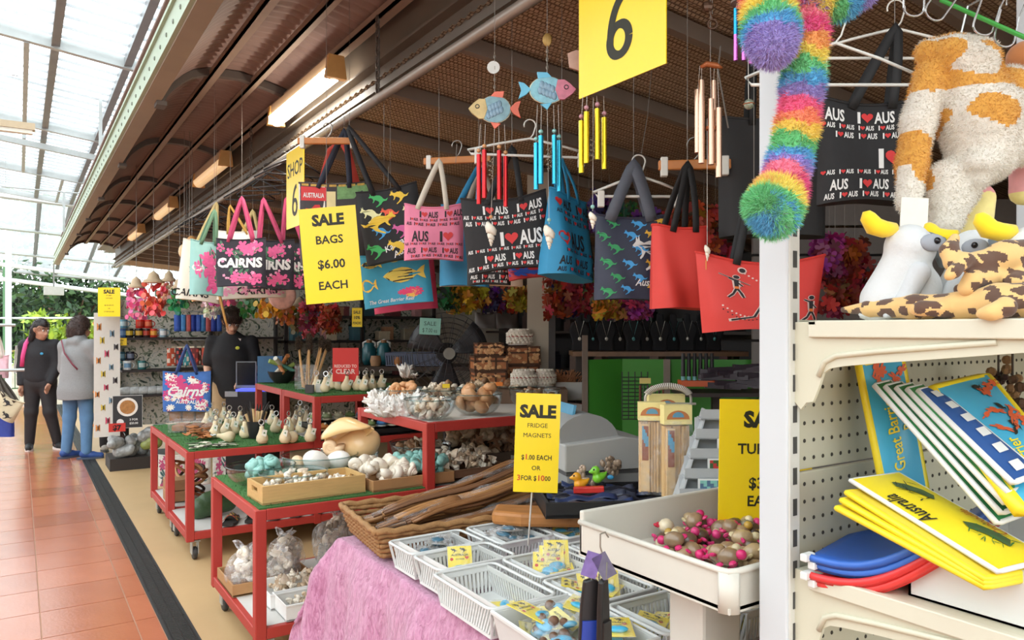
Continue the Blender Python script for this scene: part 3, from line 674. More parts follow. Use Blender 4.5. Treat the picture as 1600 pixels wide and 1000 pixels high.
# ================================================================== SHELL KINDS
def spiral(W=2.0, a=.5, Tz=1.0, c=.5, ez=1.0, turns=4, na=8, spt=10, spikes=0, flare=0):
 n = int(turns*spt); V = []; F = []
 for i in range(n+1):
  th = -2*math.pi*turns*(1-i/n); s = W**(th/(2*math.pi)); ca, sa = math.cos(th), math.sin(th)
  for j in range(na):
   p = 2*math.pi*j/na; cc = c*s
   if spikes and j in (0, 1) and i % 3 == 0: cc *= 1+spikes
   if flare and i > n-3: cc *= 1+flare*(i-(n-3))/3
   r = a*s+cc*math.cos(p); z = -Tz*s+cc*ez*math.sin(p); V.append((r*ca, r*sa, z))
 for i in range(n):
  for j in range(na): F.append((i*na+j, i*na+(j+1) % na, (i+1)*na+(j+1) % na, (i+1)*na+j))
 F.append(tuple(n*na+j for j in range(na)))
 V = np.array(V); lo, hi = V.min(0), V.max(0); V = (V-(lo+hi)/2)/max(hi-lo)
 g = MB(); g.add([tuple(v) for v in V.tolist()], F); return g
def shellmesh(nm, mat, **k): return spiral(**k).mesh(nm, mat, smooth=True)
IV = M((236, 226, 208), .4, 0, .14, 9, .1, 30, rnd=.08); TEAL = M((140, 190, 180), .4, 0, .3, 5, .1, 20, rnd=.12); PEACH = M((214, 160, 112), .4, 0, .25, 6, rnd=.12)
BRN = M((150, 112, 80), .5, 0, .35, 8, rnd=.2); PALE = M((244, 240, 232), .35, 0, .06, 9, rnd=.05); GREY = M((176, 166, 152), .5, 0, .3, 8, rnd=.18); MIX = M((206, 182, 152), .5, 0, .45, 7, rnd=.22)
TURBO = dict(W=2.0, a=.45, Tz=.9, c=.52, turns=3.5, na=9, spt=12)
SH = dict(turbo_white=shellmesh('shell', IV, **TURBO), turbo_teal=shellmesh('shell', TEAL, **TURBO), turbo_brown=shellmesh('shell', BRN, **TURBO),
 whelk=shellmesh('shell', MIX, W=1.55, a=.4, Tz=1.7, c=.42, turns=5, na=8, spt=9), whelk_pale=shellmesh('shell', IV, W=1.6, a=.4, Tz=1.6, c=.42, turns=4.5, na=8, spt=9, spikes=.5),
 whelk_grey=shellmesh('shell', GREY, W=1.6, a=.4, Tz=1.6, c=.42, turns=4, na=7, spt=8), peach=shellmesh('shell', PEACH, W=2.6, a=.4, Tz=.7, c=.55, turns=3, na=12, spt=14),
 trochus=shellmesh('shell', IV, W=1.45, a=.62, Tz=1.1, c=.34, turns=5, na=7, spt=11))
def egg_mesh(mat, s=(.5, .36, .36)):
 g = MB(); g.ell((0, 0, 0), s, 14, 10); return g.mesh('shell', mat, True)
SH['egg'] = egg_mesh(PALE); SH['egg_tan'] = egg_mesh(M((226, 198, 160), .4, 0, .2, 8))
def scallop(mat):
 g = MB(); g.grid(lambda u, v: ((u-.5)*(.25+.95*v)*1.0, (v-.5)*.9-.18*(2*u-1)**2*v, .16*math.sin(math.pi*min(1, v*1.1))*(1-.6*(2*u-1)**2)+.025*math.cos(u*math.pi*16)*v), 32, 7, thick=.02); return g.mesh('shell', mat, True)
SH['scallop'] = scallop(M((232, 206, 182), .5, 0, .35, 6, rnd=.2)); SH['scallop_w'] = scallop(M((240, 232, 220), .5, 0, .1, 6, rnd=.1))
def scatter(kind, n, fn, size, name, label, group, cat='shell', jit=.25, z=None):
 """individual shells: fn(i) -> position"""
 for i in range(n):
  k = random.choice(kind) if isinstance(kind, (list, tuple)) else kind
  s = size*random.uniform(1-jit, 1+jit); p = fn(i)
  o = link(name, SH[k], None, p, (random.uniform(0, 6.28), random.uniform(0, 6.28), random.uniform(0, 6.28)), s); tag(o, label, cat, group)
def disc(c, r, h, n, bowl=.5):
 """heap in a round bowl: returns fn giving layered positions"""
 def f(i):
  u = (i+.5)/n; lay = u; rr = r*(bowl+(1-bowl)*min(1, lay*1.6))*(1 if lay < .65 else 1-(lay-.65)*1.6)
  a = i*2.399; q = math.sqrt(random.random()); return Vector((c[0]+rr*q*math.cos(a), c[1]+rr*q*math.sin(a), c[2]+h*lay))
 return f
def rect(m, w, d, z0, h, n):
 def f(i):
  u = (i+.5)/n; s = 1-.25*u; return m @ Vector((random.uniform(-w/2, w/2)*s, random.uniform(-d/2, d/2)*s, z0+h*u))
 return f
GL = GLASS()
def bowl(loc, r, h, label, deep=.55):
 g = MB(); pr = []
 for i in range(9): a = i/8*math.pi/2; pr.append((r*(deep*.4+(1-deep*.4)*math.sin(a)**.8), h*(1-math.cos(a))))
 inner = [(max(.001, x-.004), z+.004) for x, z in pr][::-1]
 g.lathe([(0.001, 0)]+pr+[(pr[-1][0]+.003, pr[-1][1]+.002)]+[(pr[-1][0]-.003, pr[-1][1]+.002)]+inner[1:]+[(0.001, .004)], 28)
 o = tag(ob('glass_bowl', g, GL, loc=loc, smooth=True), label, 'bowl', 'glass bowls of shells'); 
 rim = MB(); rim.tube([(r*math.cos(2*math.pi*i/40), r*math.sin(2*math.pi*i/40), h+.002) for i in range(40)], .0032, 6, closed=True); ob('rim', rim, GLASS((210, 225, 225), .55, .1), o, smooth=True)
 return o
def tray(name, label, cat, loc, rz, w, d, h, mat, wall=.008, holes=False, group=None, lip=.0):
 t = thing(name, label, cat, loc, rz, group)
 ob('bottom', MB().b2((-w/2, -d/2, 0), (w/2, d/2, wall)), mat, t)
 for n_, a, b in (('side', (-w/2, -d/2, 0), (w/2, -d/2+wall, h)), ('side', (-w/2, d/2-wall, 0), (w/2, d/2, h)), ('side', (-w/2, -d/2+wall, 0), (-w/2+wall, d/2-wall, h)), ('side', (w/2-wall, -d/2+wall, 0), (w/2, d/2-wall, h))):
  ob(n_, MB().b2(a, b), mat, t, bevel=.002)
 if lip: 
  g = MB(); pts = [(-w/2, -d/2, h), (w/2, -d/2, h), (w/2, d/2, h), (-w/2, d/2, h)]; g.tube(pts, lip, 6, closed=True); ob('rim', g, mat, t)
 return t
def mat_at(loc, rz): return Matrix.Translation(loc) @ Matrix.Rotation(rz, 4, 'Z')

# ---- stand A, lower step
ZL = .728
c = PZ(455, 776, ZL); c = Vector((1.16, 3.56, ZL)); t = thing('wooden_tray', 'pine tray of small shells with cut-out handles on red stand', 'tray', c, .03)
w, d, h = .50, .24, .085
for y in (-d/2, d/2-.012): ob('side', MB().b2((-w/2, y, 0), (w/2, y+.012, h)), WOODL, t, bevel=.002)
for x in (-w/2, w/2-.012):
 g = MB(); g.b2((x, -d/2+.012, 0), (x+.012, d/2-.012, h*.5)); g.b2((x, -d/2+.012, h*.78), (x+.012, d/2-.012, h)); g.b2((x, -d/2+.012, h*.5), (x+.012, -.045, h*.78)); g.b2((x, .045, h*.5), (x+.012, d/2-.012, h*.78)); ob('handle_end', g, WOODL, t)
ob('bottom', MB().b2((-w/2, -d/2, 0), (w/2, d/2, .008)), WOODL, t)
mm = mat_at(c, .03)
scatter(['whelk_grey', 'whelk', 'turbo_white'], 120, rect(mm, w-.05, d-.05, .03, .045, 120), .034, 'striped_tiny_shell', 'tiny striped shell in the pine tray', 'tiny shells in the pine tray')
c = Vector((1.66, 3.60, ZL)); t = tray('cardboard_tray', 'shallow cardboard tray of white and green turban shells', 'tray', c, .04, .46, .36, .055, CARD); mm = mat_at(c, .04)
scatter(['turbo_white', 'trochus', 'turbo_white'], 34, lambda i: mm @ Vector((random.uniform(-.2, .02), random.uniform(-.13, .15), .055+.05*i/34)), .085, 'trochus_shell', 'white cone-shaped shell in the cardboard tray', 'white shells in the cardboard tray')
scatter('turbo_teal', 26, lambda i: mm @ Vector((random.uniform(.02, .21), random.uniform(-.12, .15), .055+.055*i/26)), .085, 'turban_shell', 'sea green turban shell in the cardboard tray', 'sea green shells in the cardboard tray')
def bowl_of(px, py, Z, r, h, kind, n, size, blabel, slabel, grp, nm='shell', off=(0, 0)):
 c = PZ(px, py, Z); c = Vector((c.x+off[0], c.y+off[1], Z)); bowl(c, r, h, blabel)
 scatter(kind, n, disc((c.x, c.y, Z+size*.45), r*.86-size*.42, h*.75, n), size, nm, slabel, grp); return c
bowl_of(408, 757, ZL, .17, .10, 'turbo_teal', 20, .085, 'shallow glass bowl of pale green shells at the left end of red stand', 'pale green white shell in the leftmost glass bowl', 'pale green shells in the leftmost bowl', 'turban_shell')
bowl_of(458, 764, ZL, .165, .085, ['whelk', 'scallop', 'turbo_white'], 22, .05, 'nearly empty glass bowl behind the pine tray', 'small shell in the glass bowl behind the pine tray', 'small shells behind the pine tray')
c = PZ(500, 745, ZL); bowl(c, .2, .12, 'wide glass bowl of white egg-shaped shells')
for i, (dx, dy, dz, s, k) in enumerate(((-.04, -.06, .095, .155, 'egg'), (.085, -.05, .09, .14, 'egg'), (.0, .07, .08, .12, 'egg_tan'), (-.11, .04, .08, .1, 'egg_tan'), (.12, .06, .12, .09, 'turbo_white'))):
 o = link('egg_shell', SH[k], None, (c.x+dx, c.y+dy, ZL+dz), (random.uniform(-.4, .4), random.uniform(-.6, .6), random.uniform(0, 6)), s)
 tag(o, ['large white egg cowrie at the front of the wide bowl', 'white egg cowrie at the right of the wide bowl', 'tan egg cowrie at the back of the wide bowl', 'tan egg cowrie at the left of the wide bowl', 'small ivory shell on top of the wide bowl'][i], 'shell')
# big baler shell in its own bowl
c = PZ(585, 735, ZL); c = Vector((1.55, 4.0, ZL)); bowl(c, .155, .10, 'glass bowl holding the big orange shell')
t = thing('baler_shell', 'huge orange and cream baler shell resting in a glass bowl', 'shell', (c.x, c.y, ZL+.17), rot=(.2, -.1, FACE-.15)); t.scale = (.75, .75, .75)
BAL = M((244, 204, 150), .3, 0, .12, 3, coat=.4)
b = blob([((-.10, 0, -.05), (.08, 0, -.035), .075, .125), ((.08, 0, -.035), (.15, .01, -.01), .12, .075)], .011, .03); ob('body_whorl', b, BAL, t, smooth=True)
g = MB(); g.grid(lambda u, v: (-.17+.40*v*(.9+.1*math.cos(u*6)), -.08+.10*math.cos(math.pi*(u*1.25-.35))*(1-(2*v-1)**4*.7)-.02, .055+.12*math.sin(math.pi*(u*1.25-.35))*math.sin(math.pi*(.12+.8*v))+.07*v), 18, 18, thick=.012); ob('outer_lip', g, M((246, 200, 138), .28, 0, .15, 3, coat=.5), t, smooth=True)
g = MB(); sp = spiral(W=2.2, a=.5, Tz=.35, c=.4, turns=3, na=10, spt=14); g.add(sp.v, sp.f, T((-.08, -.125, .0), (math.pi/2, 0, 0), .17)); ob('spire', g, M((240, 206, 166), .35, 0, .12, 6), t, smooth=True)
bowl_of(635, 722, ZL, .15, .10, ['whelk', 'scallop', 'whelk_pale'], 40, .05, 'glass bowl of brown shell pieces behind the big orange shell', 'brown speckled shell in the bowl behind the big orange shell', 'brown shells behind the orange shell', off=(.1, .1))
o = link('ring_shell', MB().lathe([(.5, -.3), (.5, .3), (.4, .3), (.38, -.25)], 16).mesh('ring_shell', M((196, 160, 120), .5, 0, .2, 8), True), None, PZ(647, 728, .80), (1.2, 0, .5), .075); tag(o, 'open ring-shaped brown shell beside the red post', 'shell')
# ---- stand A, under the upper step
def crate(label, loc, rz, w, d, h, mat, name='crate', cat='crate'): return tray(name, label, cat, loc, rz, w, d, h, mat, .01, lip=.004)
c = Vector((2.02, 3.62, ZL)); crate('low brown tray under the raised step', c, 0, .46, .34, .05, M((112, 80, 58), .7)); 
scatter(['whelk', 'whelk_pale', 'scallop'], 120, rect(mat_at(c, 0), .4, .3, .04, .09, 120), .045, 'pinkish_tiny_shell', 'small pinkish shell piled under the raised step', 'shells piled under the raised step')
c = Vector((2.0, 4.02, ZL)); bowl(c, .18, .11, 'glass bowl of tan shells under the raised step'); scatter(['whelk', 'turbo_brown', 'scallop'], 60, disc((c.x, c.y, ZL+.03), .15, .10, 60), .055, 'tan_shell', 'tan shell in the bowl under the raised step', 'tan shells under the raised step')
c = Vector((2.45, 4.0, ZL)); crate('dark tray of brown starfish under the raised step', c, 0, .5, .5, .06, M((84, 66, 52), .8))
def star_mesh(mat):
 g = MB(); pts = []
 for i in range(10): r = .5 if i % 2 == 0 else .17; a = math.pi*i/5; pts.append((r*math.cos(a), r*math.sin(a)))
 k = len(g.v); g.add([(x, y, -.02) for x, y in pts]+[(0, 0, .12), (0, 0, -.05)], [(i, (i+1) % 10, 10) for i in range(10)]+[((i+1) % 10, i, 11) for i in range(10)]); return g.mesh('starfish', mat)
SH['star'] = star_mesh(M((156, 116, 84), .8, 0, .3, 20, .3, 60, rnd=.2))
scatter(['star', 'whelk'], 46, rect(mat_at(c, 0), .44, .44, .05, .16, 46), .13, 'starfish', 'dried brown starfish heaped under the raised step', 'starfish under the raised step')
c = Vector((2.72, 3.66, ZL)); tray('shell_tray', 'tray of striped green and cream flat shells under the raised step', 'tray', c, .1, .5, .4, .04, M((200, 196, 186)))
for i in range(16):
 g = MB(); g.grid(lambda u, v: ((u-.5)*.05*math.sin(math.pi*(.1+.8*v)), (v-.5)*.28, .03*math.sin(math.pi*v)-.012*(2*u-1)**2), 6, 8, thick=.004)
 o = ob('long_shell', g, [M((206, 196, 168), .5, 0, .3, 12), M((120, 140, 110), .5, 0, .35, 12), M((214, 170, 120), .5, 0, .3, 12)][i % 3], loc=(2.47+i*.03, 3.58+random.uniform(-.05, .08), ZL+.05+.006*i), rot=(.5, .2, -.5+random.uniform(-.12, .12)), smooth=True)
 tag(o, 'long flat striped shell leaning under the raised step', 'shell', 'long flat shells')
# ---- stand A, upper step
ZH = 1.052
def coral_mesh(mat, seed, n=26):
 r = random.Random(seed); g = MB()
 for i in range(n):
  a = r.uniform(0, 6.28); b = r.uniform(.15, 1.35); d = Vector((math.cos(a)*math.cos(b), math.sin(a)*math.cos(b), math.sin(b))); L_ = r.uniform(.35, .6)
  base = Vector((r.uniform(-.12, .12), r.uniform(-.12, .12), 0)); tip = base+d*L_; mid = base+d*L_*.55+Vector((0, 0, .06))
  g.tube([base, mid, tip], [.09, .065, .03], 6)
  for q in range(2):
   a2 = a+r.uniform(-1.2, 1.2); d2 = Vector((math.cos(a2)*.6, math.sin(a2)*.6, .7)); s = base+d*L_*r.uniform(.4, .8); g.tube([s, s+d2*.16], [.045, .02], 5)
 return g.mesh('coral', mat, True)
WC = M((246, 243, 238), .7, 0, .06, 20, .3, 80)
cm = [coral_mesh(WC, k) for k in range(3)]
for i in range(14):
 p = PZ(590+ (i % 5)*14, 648-(i//5)*9, ZH); o = link('white_coral', cm[i % 3], None, (p.x+random.uniform(-.02, .02), p.y+random.uniform(-.02, .02), ZH+.0), (0, 0, random.uniform(0, 6)), random.uniform(.17, .22)); tag(o, 'spiky white coral piece at the corner of the raised step', 'coral', 'white coral pieces')
o = link('white_coral', cm[1], None, PZ(622, 615, ZH)+Vector((0.1, .1, .12)), (.3, .2, 1), .2); tag(o, 'white coral branch sticking up above the others', 'coral')
bowl_of(672, 655, ZH, .135, .105, ['whelk', 'scallop', 'turbo_white', 'scallop_w'], 70, .05, 'glass bowl of mixed small shells at the front edge of raised step', 'small striped shell in the front bowl of the raised step', 'small shells in the front bowl')
c = PZ(745, 648, ZH); bowl(c, .14, .115, 'glass bowl of large peach shells')
for i, (dx, dy, dz, s) in enumerate(((-.05, -.02, .12, .12), (.045, -.03, .12, .13), (0, -.07, .06, .12), (.07, .03, .07, .12), (-.06, .05, .07, .11), (.0, .04, .05, .11))):
 o = link('peach_shell', SH['peach'], None, (c.x+dx, c.y+dy, ZH+dz), (random.uniform(-.5, .5), random.uniform(-.5, .5), random.uniform(0, 6)), s); tag(o, 'banded peach brown shell in the glass bowl', 'shell', 'peach shells in the glass bowl')
bowl_of(835, 640, ZH, .15, .12, ['turbo_brown', 'whelk', 'turbo_white'], 60, .05, 'glass bowl of golden shells behind the fridge magnet sign', 'golden round shell in the bowl behind the fridge magnet sign', 'golden shells behind the sign')
c = PZ(600, 630, ZH); bowl(Vector((1.93, 4.12, ZH)), .16, .11, 'glass bowl of orange shells at the back corner'); scatter('peach', 14, disc((1.93, 4.12, ZH+.05), .12, .08, 14), .08, 'orange_shell', 'orange shell in the bowl behind the white coral', 'orange shells behind the coral')
for k, (px, yy, lab) in enumerate(((690, 4.1, 'third'), (750, 4.13, 'fourth'), (800, 4.13, 'fifth'))):
 c = PY(px, 600, yy); c.z = ZH; bowl(c, .17, .10, 'wide glass bowl in the back row, %s from the white coral' % lab); scatter(['whelk_pale', 'scallop', 'whelk', 'turbo_brown'], 45, disc((c.x, c.y, ZH+.03), .14, .10, 45), .06, 'assorted_shell', 'assorted shell in the back row bowl, %s from the white coral' % lab, 'shells in the %s back bowl' % lab)
for (px, py, col) in ((697, 603, (240, 205, 30)), (780, 600, (240, 130, 40))):
 p = PY(px, py, 3.95); tag(ob('price_tag', MB().b2((-.022, -.002, -.012), (.022, .002, .012)), M(col, .5), loc=p, rot=(0, 0, FACE)), 'small %s price tag on the rim of a shell bowl' % ('yellow' if col[2] == 30 else 'orange'), 'tag')
# shell-covered boxes
def shell_box(label, p, w, d, h, kind, rz=FACE+.25):
 t = thing('shell_box', label, 'box', p, rz, 'shell covered boxes')
 if kind == 'square':
  ob('body', MB().b2((-w/2, -d/2, 0), (w/2, d/2, h*.66)), M((186, 118, 72), .6, 0, .3, 30), t); ob('lid', MB().b2((-w/2, -d/2, h*.70), (w/2, d/2, h)), M((176, 108, 66), .6, 0, .3, 30), t)
  g = MB(); e = .006
  for x in (-w/2, 0.15*w, w/2):
   for y in (-d/2, d/2): g.b2((x-e, y-e, 0), (x+e, y+e, h))
  for z in (0, h*.68, h):
   g.b2((-w/2-e, -d/2-e, z-e), (w/2+e, -d/2+e, z+e)); g.b2((w/2-e, -d/2-e, z-e), (w/2+e, d/2+e, z+e)); g.b2((-w/2-e, d/2-e, z-e), (w/2+e, d/2+e, z+e)); g.b2((-w/2-e, -d/2-e, z-e), (-w/2+e, d/2+e, z+e))
  ob('edging', g, M((92, 60, 40), .7), t)
  g = MB()
  for i in range(26): g.ell((-w/2+w*random.random(), -d/2-.002, h*.06+h*.9*random.random()), (.016, .006, .013), 7, 4)
  for i in range(18): g.ell((w/2+.002, -d/2+d*random.random(), h*.06+h*.9*random.random()), (.006, .016, .013), 7, 4)
  ob('shell_inlay', g, M((226, 168, 116), .5, 0, .4, 30), t, stuff=True)
 else:
  g = MB(); 
  for z0, z1 in ((0, h*.55), (h*.6, h)):
   g.lathe([(.001, z0), (w*.46, z0), (w*.5, (z0+z1)/2), (w*.44, z1), (.001, z1)], 18, None, None, 1, d/w)
  ob('body', g, M((222, 210, 194), .6, 0, .15, 40), t, smooth=40)
  g = MB()
  for i in range(110):
   a = i*2.399; z = h*(.08+.9*((i*7) % 110)/110); r = .49 if z < h*.75 else .49-.3*(z-h*.75)/(h*.25); g.ell((w*r*math.cos(a), d*r*math.sin(a), z), .011, 6, 4)
  for i in range(50): a = random.uniform(0, 6.28); r = math.sqrt(random.random())*.42; g.ell((w*r*math.cos(a), d*r*math.sin(a), h), .011, 6, 4)
  ob('shell_cover', g, M((236, 226, 210), .5, 0, .12, 50), t, stuff=True)
  g = MB(); g.tube([(w*.51*math.cos(2*math.pi*i/30), d*.51*math.sin(2*math.pi*i/30), h*.57) for i in range(30)], .004, 5, closed=True); ob('red_cord', g, M((176, 50, 44)), t)
D_ = 4.95; RZ_ = 1.145
riser = thing('riser', 'low brown riser under the shell boxes', 'riser', (2.66, 4.06, 1.052), FACE); ob('board', MB().b2((-.32, -.13, 0), (.36, .16, .09)), M((120, 92, 72), .7, 0, .2), riser)
def SB(px, py, d, w, h, kind, label, dd=None): p = P(px, py, d); shell_box(label, p, S(w, d)*.92, S(w, d)*.8 if not dd else dd, S(h, d)*.97, kind)
bz = RZ_
def stack(px, d, items):
 z = bz; b = P(px, 500, d)
 for w, h, kind, label in items: shell_box(label, (b.x, b.y, z+.006), S(w, d), S(w, d)*.8, S(h, d), kind); z += S(h, d)+.014
stack(763, 5.0, ((48, 21, 'square', 'brown shell box at the bottom of the left stack'), (50, 20, 'square', 'brown shell box in the middle of the left stack'), (38, 17, 'square', 'small brown shell box on top of the left stack')))
stack(812, 5.13, ((50, 28, 'square', 'brown shell box at the bottom of the right stack'), (52, 26, 'square', 'large brown shell box in the middle of the right stack'), (40, 23, 'round', 'white shell box crowning the right stack')))
stack(818, 4.86, ((38, 25, 'round', 'round white shell box with red cord in front of the stack'),)); stack(852, 4.92, ((32, 24, 'round', 'round white shell box beside the cream column'),))
c = PY(890, 640, 4.0); t = tray('tub', 'white plastic tub of dried twigs right of the shell boxes', 'tub', (c.x, c.y, 1.052), FACE, .2, .18, .12, WHITE); g = MB()
for i in range(120): g.tube([(random.uniform(-.08, .08), random.uniform(-.07, .07), .06), (random.uniform(-.12, .12), random.uniform(-.1, .1), random.uniform(.13, .19))], .003, 4)
o = ob('twigs', g, M((176, 120, 82), .7, 0, .3), loc=(c.x, c.y, 1.06), rot=(0, 0, FACE)); tag(o, 'reddish twigs filling the white tub', 'twigs'); o['kind'] = 'stuff'
# ---- stand A, bottom shelf
ZS = .195
def plasticbag(loc, r, h, label, kind, n, size, slabel, grp):
 t = thing('plastic_bag', label, 'bag', loc, random.uniform(0, 6), 'plastic bags of shells'); rr = random.Random(int(loc[0]*997+loc[1]*331))
 ph = [rr.uniform(0, 6) for _ in range(6)]
 def f(u, v):
  a = 2*math.pi*u; q = math.sin(math.pi*min(.97, .08+v*.92))**.6; rad = r*q*(1+.09*math.sin(3*a+ph[0])*math.sin(5*v+ph[1])+.06*math.sin(7*a+ph[2]+8*v))
  return (rad*math.cos(a), rad*math.sin(a), h*(.5-.5*math.cos(math.pi*v))*(1+.06*math.sin(4*a+ph[3])))
 g = MB(); g.grid(f, 40, 16); ob('film', g, FILM(.22), t)
 g = MB(); g.grid(lambda u, v: ((u-.5)*r*(.3+1.0*v)+.01*math.sin(u*20), .012*math.sin(u*25+v*5), h*.95+v*r*.5+.02*math.sin(u*9)), 20, 5); ob('gathered_top', g, FILM(.4), t)
 scatter(kind, n, disc((loc[0], loc[1], loc[2]+size*.45), r*.88-size*.3, h*.85, n, .8), size, 'bagged_shell', slabel, grp)
c = Vector((1.08, 4.02, ZS)); tray('cardboard_tray', 'cardboard tray of bagged white shells on the lowest shelf', 'tray', c, 0, .40, .34, .06, CARD)
plasticbag((.98, 3.98, ZS+.01), .105, .17, 'bag of white shells at the left end of the lowest shelf', ['turbo_white', 'scallop_w'], 26, .07, 'white shell in the leftmost plastic bag', 'shells in the leftmost bag')
plasticbag((1.15, 3.95, ZS+.01), .10, .13, 'small bag of flat white shells on the lowest shelf', ['scallop_w', 'scallop_w', 'turbo_white'], 22, .08, 'flat white shell in the small plastic bag', 'shells in the small bag')
plasticbag((1.22, 4.12, ZS+.01), .10, .17, 'bag of white shells behind the red leg', ['turbo_white', 'scallop_w'], 24, .07, 'white shell in the bag behind the red leg', 'shells in the bag behind the leg')
plasticbag((1.52, 4.10, ZS+.0), .155, .24, 'big bag of grey white shells on the lowest shelf', ['scallop_w', 'whelk_grey', 'turbo_white'], 60, .075, 'grey white shell in the big plastic bag', 'shells in the big bag')
plasticbag((1.86, 4.10, ZS+.0), .13, .20, 'bag of grey turban shells near the yellow card', ['whelk_grey', 'turbo_brown'], 30, .085, 'grey shell in the bag by the yellow card', 'shells in the rear bag')
def wtray(label, c, w, d, h): return tray('white_tray', label, 'tray', c, 0, w, d, h, M((238, 238, 234), .4, 0, .03), .006, lip=.006)
c = Vector((1.22, 3.70, ZS)); wtray('white plastic tray of brown small shells, behind another white tray', c, .46, .25, .07); scatter(['whelk', 'whelk_pale', 'scallop'], 120, rect(mat_at(c, 0), .40, .2, .035, .07, 120), .042, 'brown_tiny_shell', 'small brown shell in the rear white tray', 'small shells in the rear white tray')
c = Vector((1.24, 3.50, ZS)); wtray('front white plastic tray of mixed shells on lowest shelf', c, .46, .21, .07); scatter(['whelk', 'whelk_pale', 'turbo_white'], 60, rect(mat_at(c, 0), .4, .15, .035, .05, 60), .045, 'mixed_tiny_shell', 'mixed shell in the front white tray', 'mixed shells in the front white tray')
for i, (x, y, s) in enumerate(((1.40, 3.5, .09), (1.36, 3.53, .1))): tag(link('conch', SH['whelk_pale'], None, (x, y, ZS+.10), (1.3, .2, i), s), ['larger conch lying at the right of the front white tray', 'larger conch standing in the front white tray'][i], 'shell')
# perforated baskets
def basket(name, label, loc, rz, w, d, h, mat, slots=14, taper=.86, group=None, rows=1, bottom=True):
 """plastic basket: slotted sloping walls, rolled rim"""
 t = thing(name, label, 'basket', loc, rz, group)
 def wall(L0, L1, n):
  g = MB(); th = .0035
  def pt(u, v): return ((u-.5)*(L1+(L0-L1)*v), 0, v*h)
  for i in range(n+1):
   u0 = i/(n+.55); u1 = u0+.55/(n+.55)
   a, b, c2, d2 = pt(u0, .08), pt(u1, .08), pt(u1, .82), pt(u0, .82); g.add([(p[0], p[1]+y, p[2]) for y in (-th/2, th/2) for p in (a, b, c2, d2)], [(0, 1, 2, 3), (7, 6, 5, 4), (0, 4, 5, 1), (1, 5, 6, 2), (2, 6, 7, 3), (3, 7, 4, 0)])
  bands = [(0, .1), (.8, 1)]+([(.28, .33), (.52, .57)] if rows > 1 else [])
  for v0, v1 in bands:
   a, b, c2, d2 = pt(0, v0), pt(1, v0), pt(1, v1), pt(0, v1); g.add([(p[0], p[1]+y, p[2]) for y in (-th/2, th/2) for p in (a, b, c2, d2)], [(0, 1, 2, 3), (7, 6, 5, 4), (0, 4, 5, 1), (1, 5, 6, 2), (2, 6, 7, 3), (3, 7, 4, 0)])
  return g
 nl = slots; nw = max(4, int(slots*d/w)); tilt = math.atan2((1-taper)*min(w, d)/2, h); dx = (1-taper)*w/2; dy = (1-taper)*d/2
 for s in (-1, 1):
  ob('wall', wall(w, w*taper, nl), mat, t, (0, s*d*taper/2, 0), (-s*math.atan2(dy, h), 0, 0)); ob('wall', wall(d, d*taper, nw), mat, t, (s*w*taper/2, 0, 0), (-math.atan2(dx, h)*1, 0, s*math.pi/2))
 g = MB(); g.b2((-w*taper/2, -d*taper/2, 0), (w*taper/2, d*taper/2, .004)); ob('base', g, mat, t)
 g = MB(); e = .02; pts = []
 for cx, cy, a0 in ((w/2-e, d/2-e, 0), (-w/2+e, d/2-e, 1), (-w/2+e, -d/2+e, 2), (w/2-e, -d/2+e, 3)):
  for q in range(4): a = (a0+q/3)*math.pi/2; pts.append((cx+e*math.cos(a), cy+e*math.sin(a), h))
 g.tube(pts, .006, 6, closed=True, flat=.7, up=(0, 0, 1)); ob('rim', g, mat, t, smooth=True); return t
PKB = M((206, 170, 168), .5, 0, .06)
c = Vector((1.53, 3.80, ZS+.05)); basket('pink_basket', 'dusty pink perforated basket of tan shells on lowest shelf', c, .12, .30, .24, .08, PKB, 16, rows=2); scatter(['turbo_brown', 'egg_tan'], 16, disc((c.x, c.y, c.z+.035), .08, .03, 16), .06, 'tan_shell', 'tan shell in the dusty pink basket', 'tan shells in the pink basket')
c = Vector((1.78, 3.76, ZS)); basket('brown_basket', 'brown basket heaped with brown shells beside the pink basket', c, .05, .34, .26, .07, M((150, 116, 88), .6), 16, rows=2); scatter(['whelk', 'whelk', 'turbo_brown'], 100, rect(mat_at(c, 0), .28, .2, .04, .08, 100), .05, 'brown_shell', 'brown shell heaped in the brown basket', 'shells in the brown basket')
c = Vector((1.76, 3.50, ZS)); t = tray('clear_tub', 'pinkish clear tub of speckled cream shells under the pink cloth', 'tub', c, 0, .40, .22, .09, M((226, 196, 190), .3, 0, .05, alpha=.6), .006); scatter(['scallop', 'whelk_pale', 'turbo_white'], 110, rect(mat_at(c, 0), .36, .18, .03, .09, 110), .042, 'speckled_shell', 'speckled cream shell in the clear tub', 'speckled shells in the clear tub')
p = PY(548, 850, 4.34); t = ob('yellow_card', MB().b2((-.07, -.002, 0), (.07, .002, .18)), M((222, 176, 30), .5), loc=(p.x, 4.36, .02), rot=(0, 0, -.2)); tag(t, 'plain yellow card standing behind the lowest shelf', 'card')
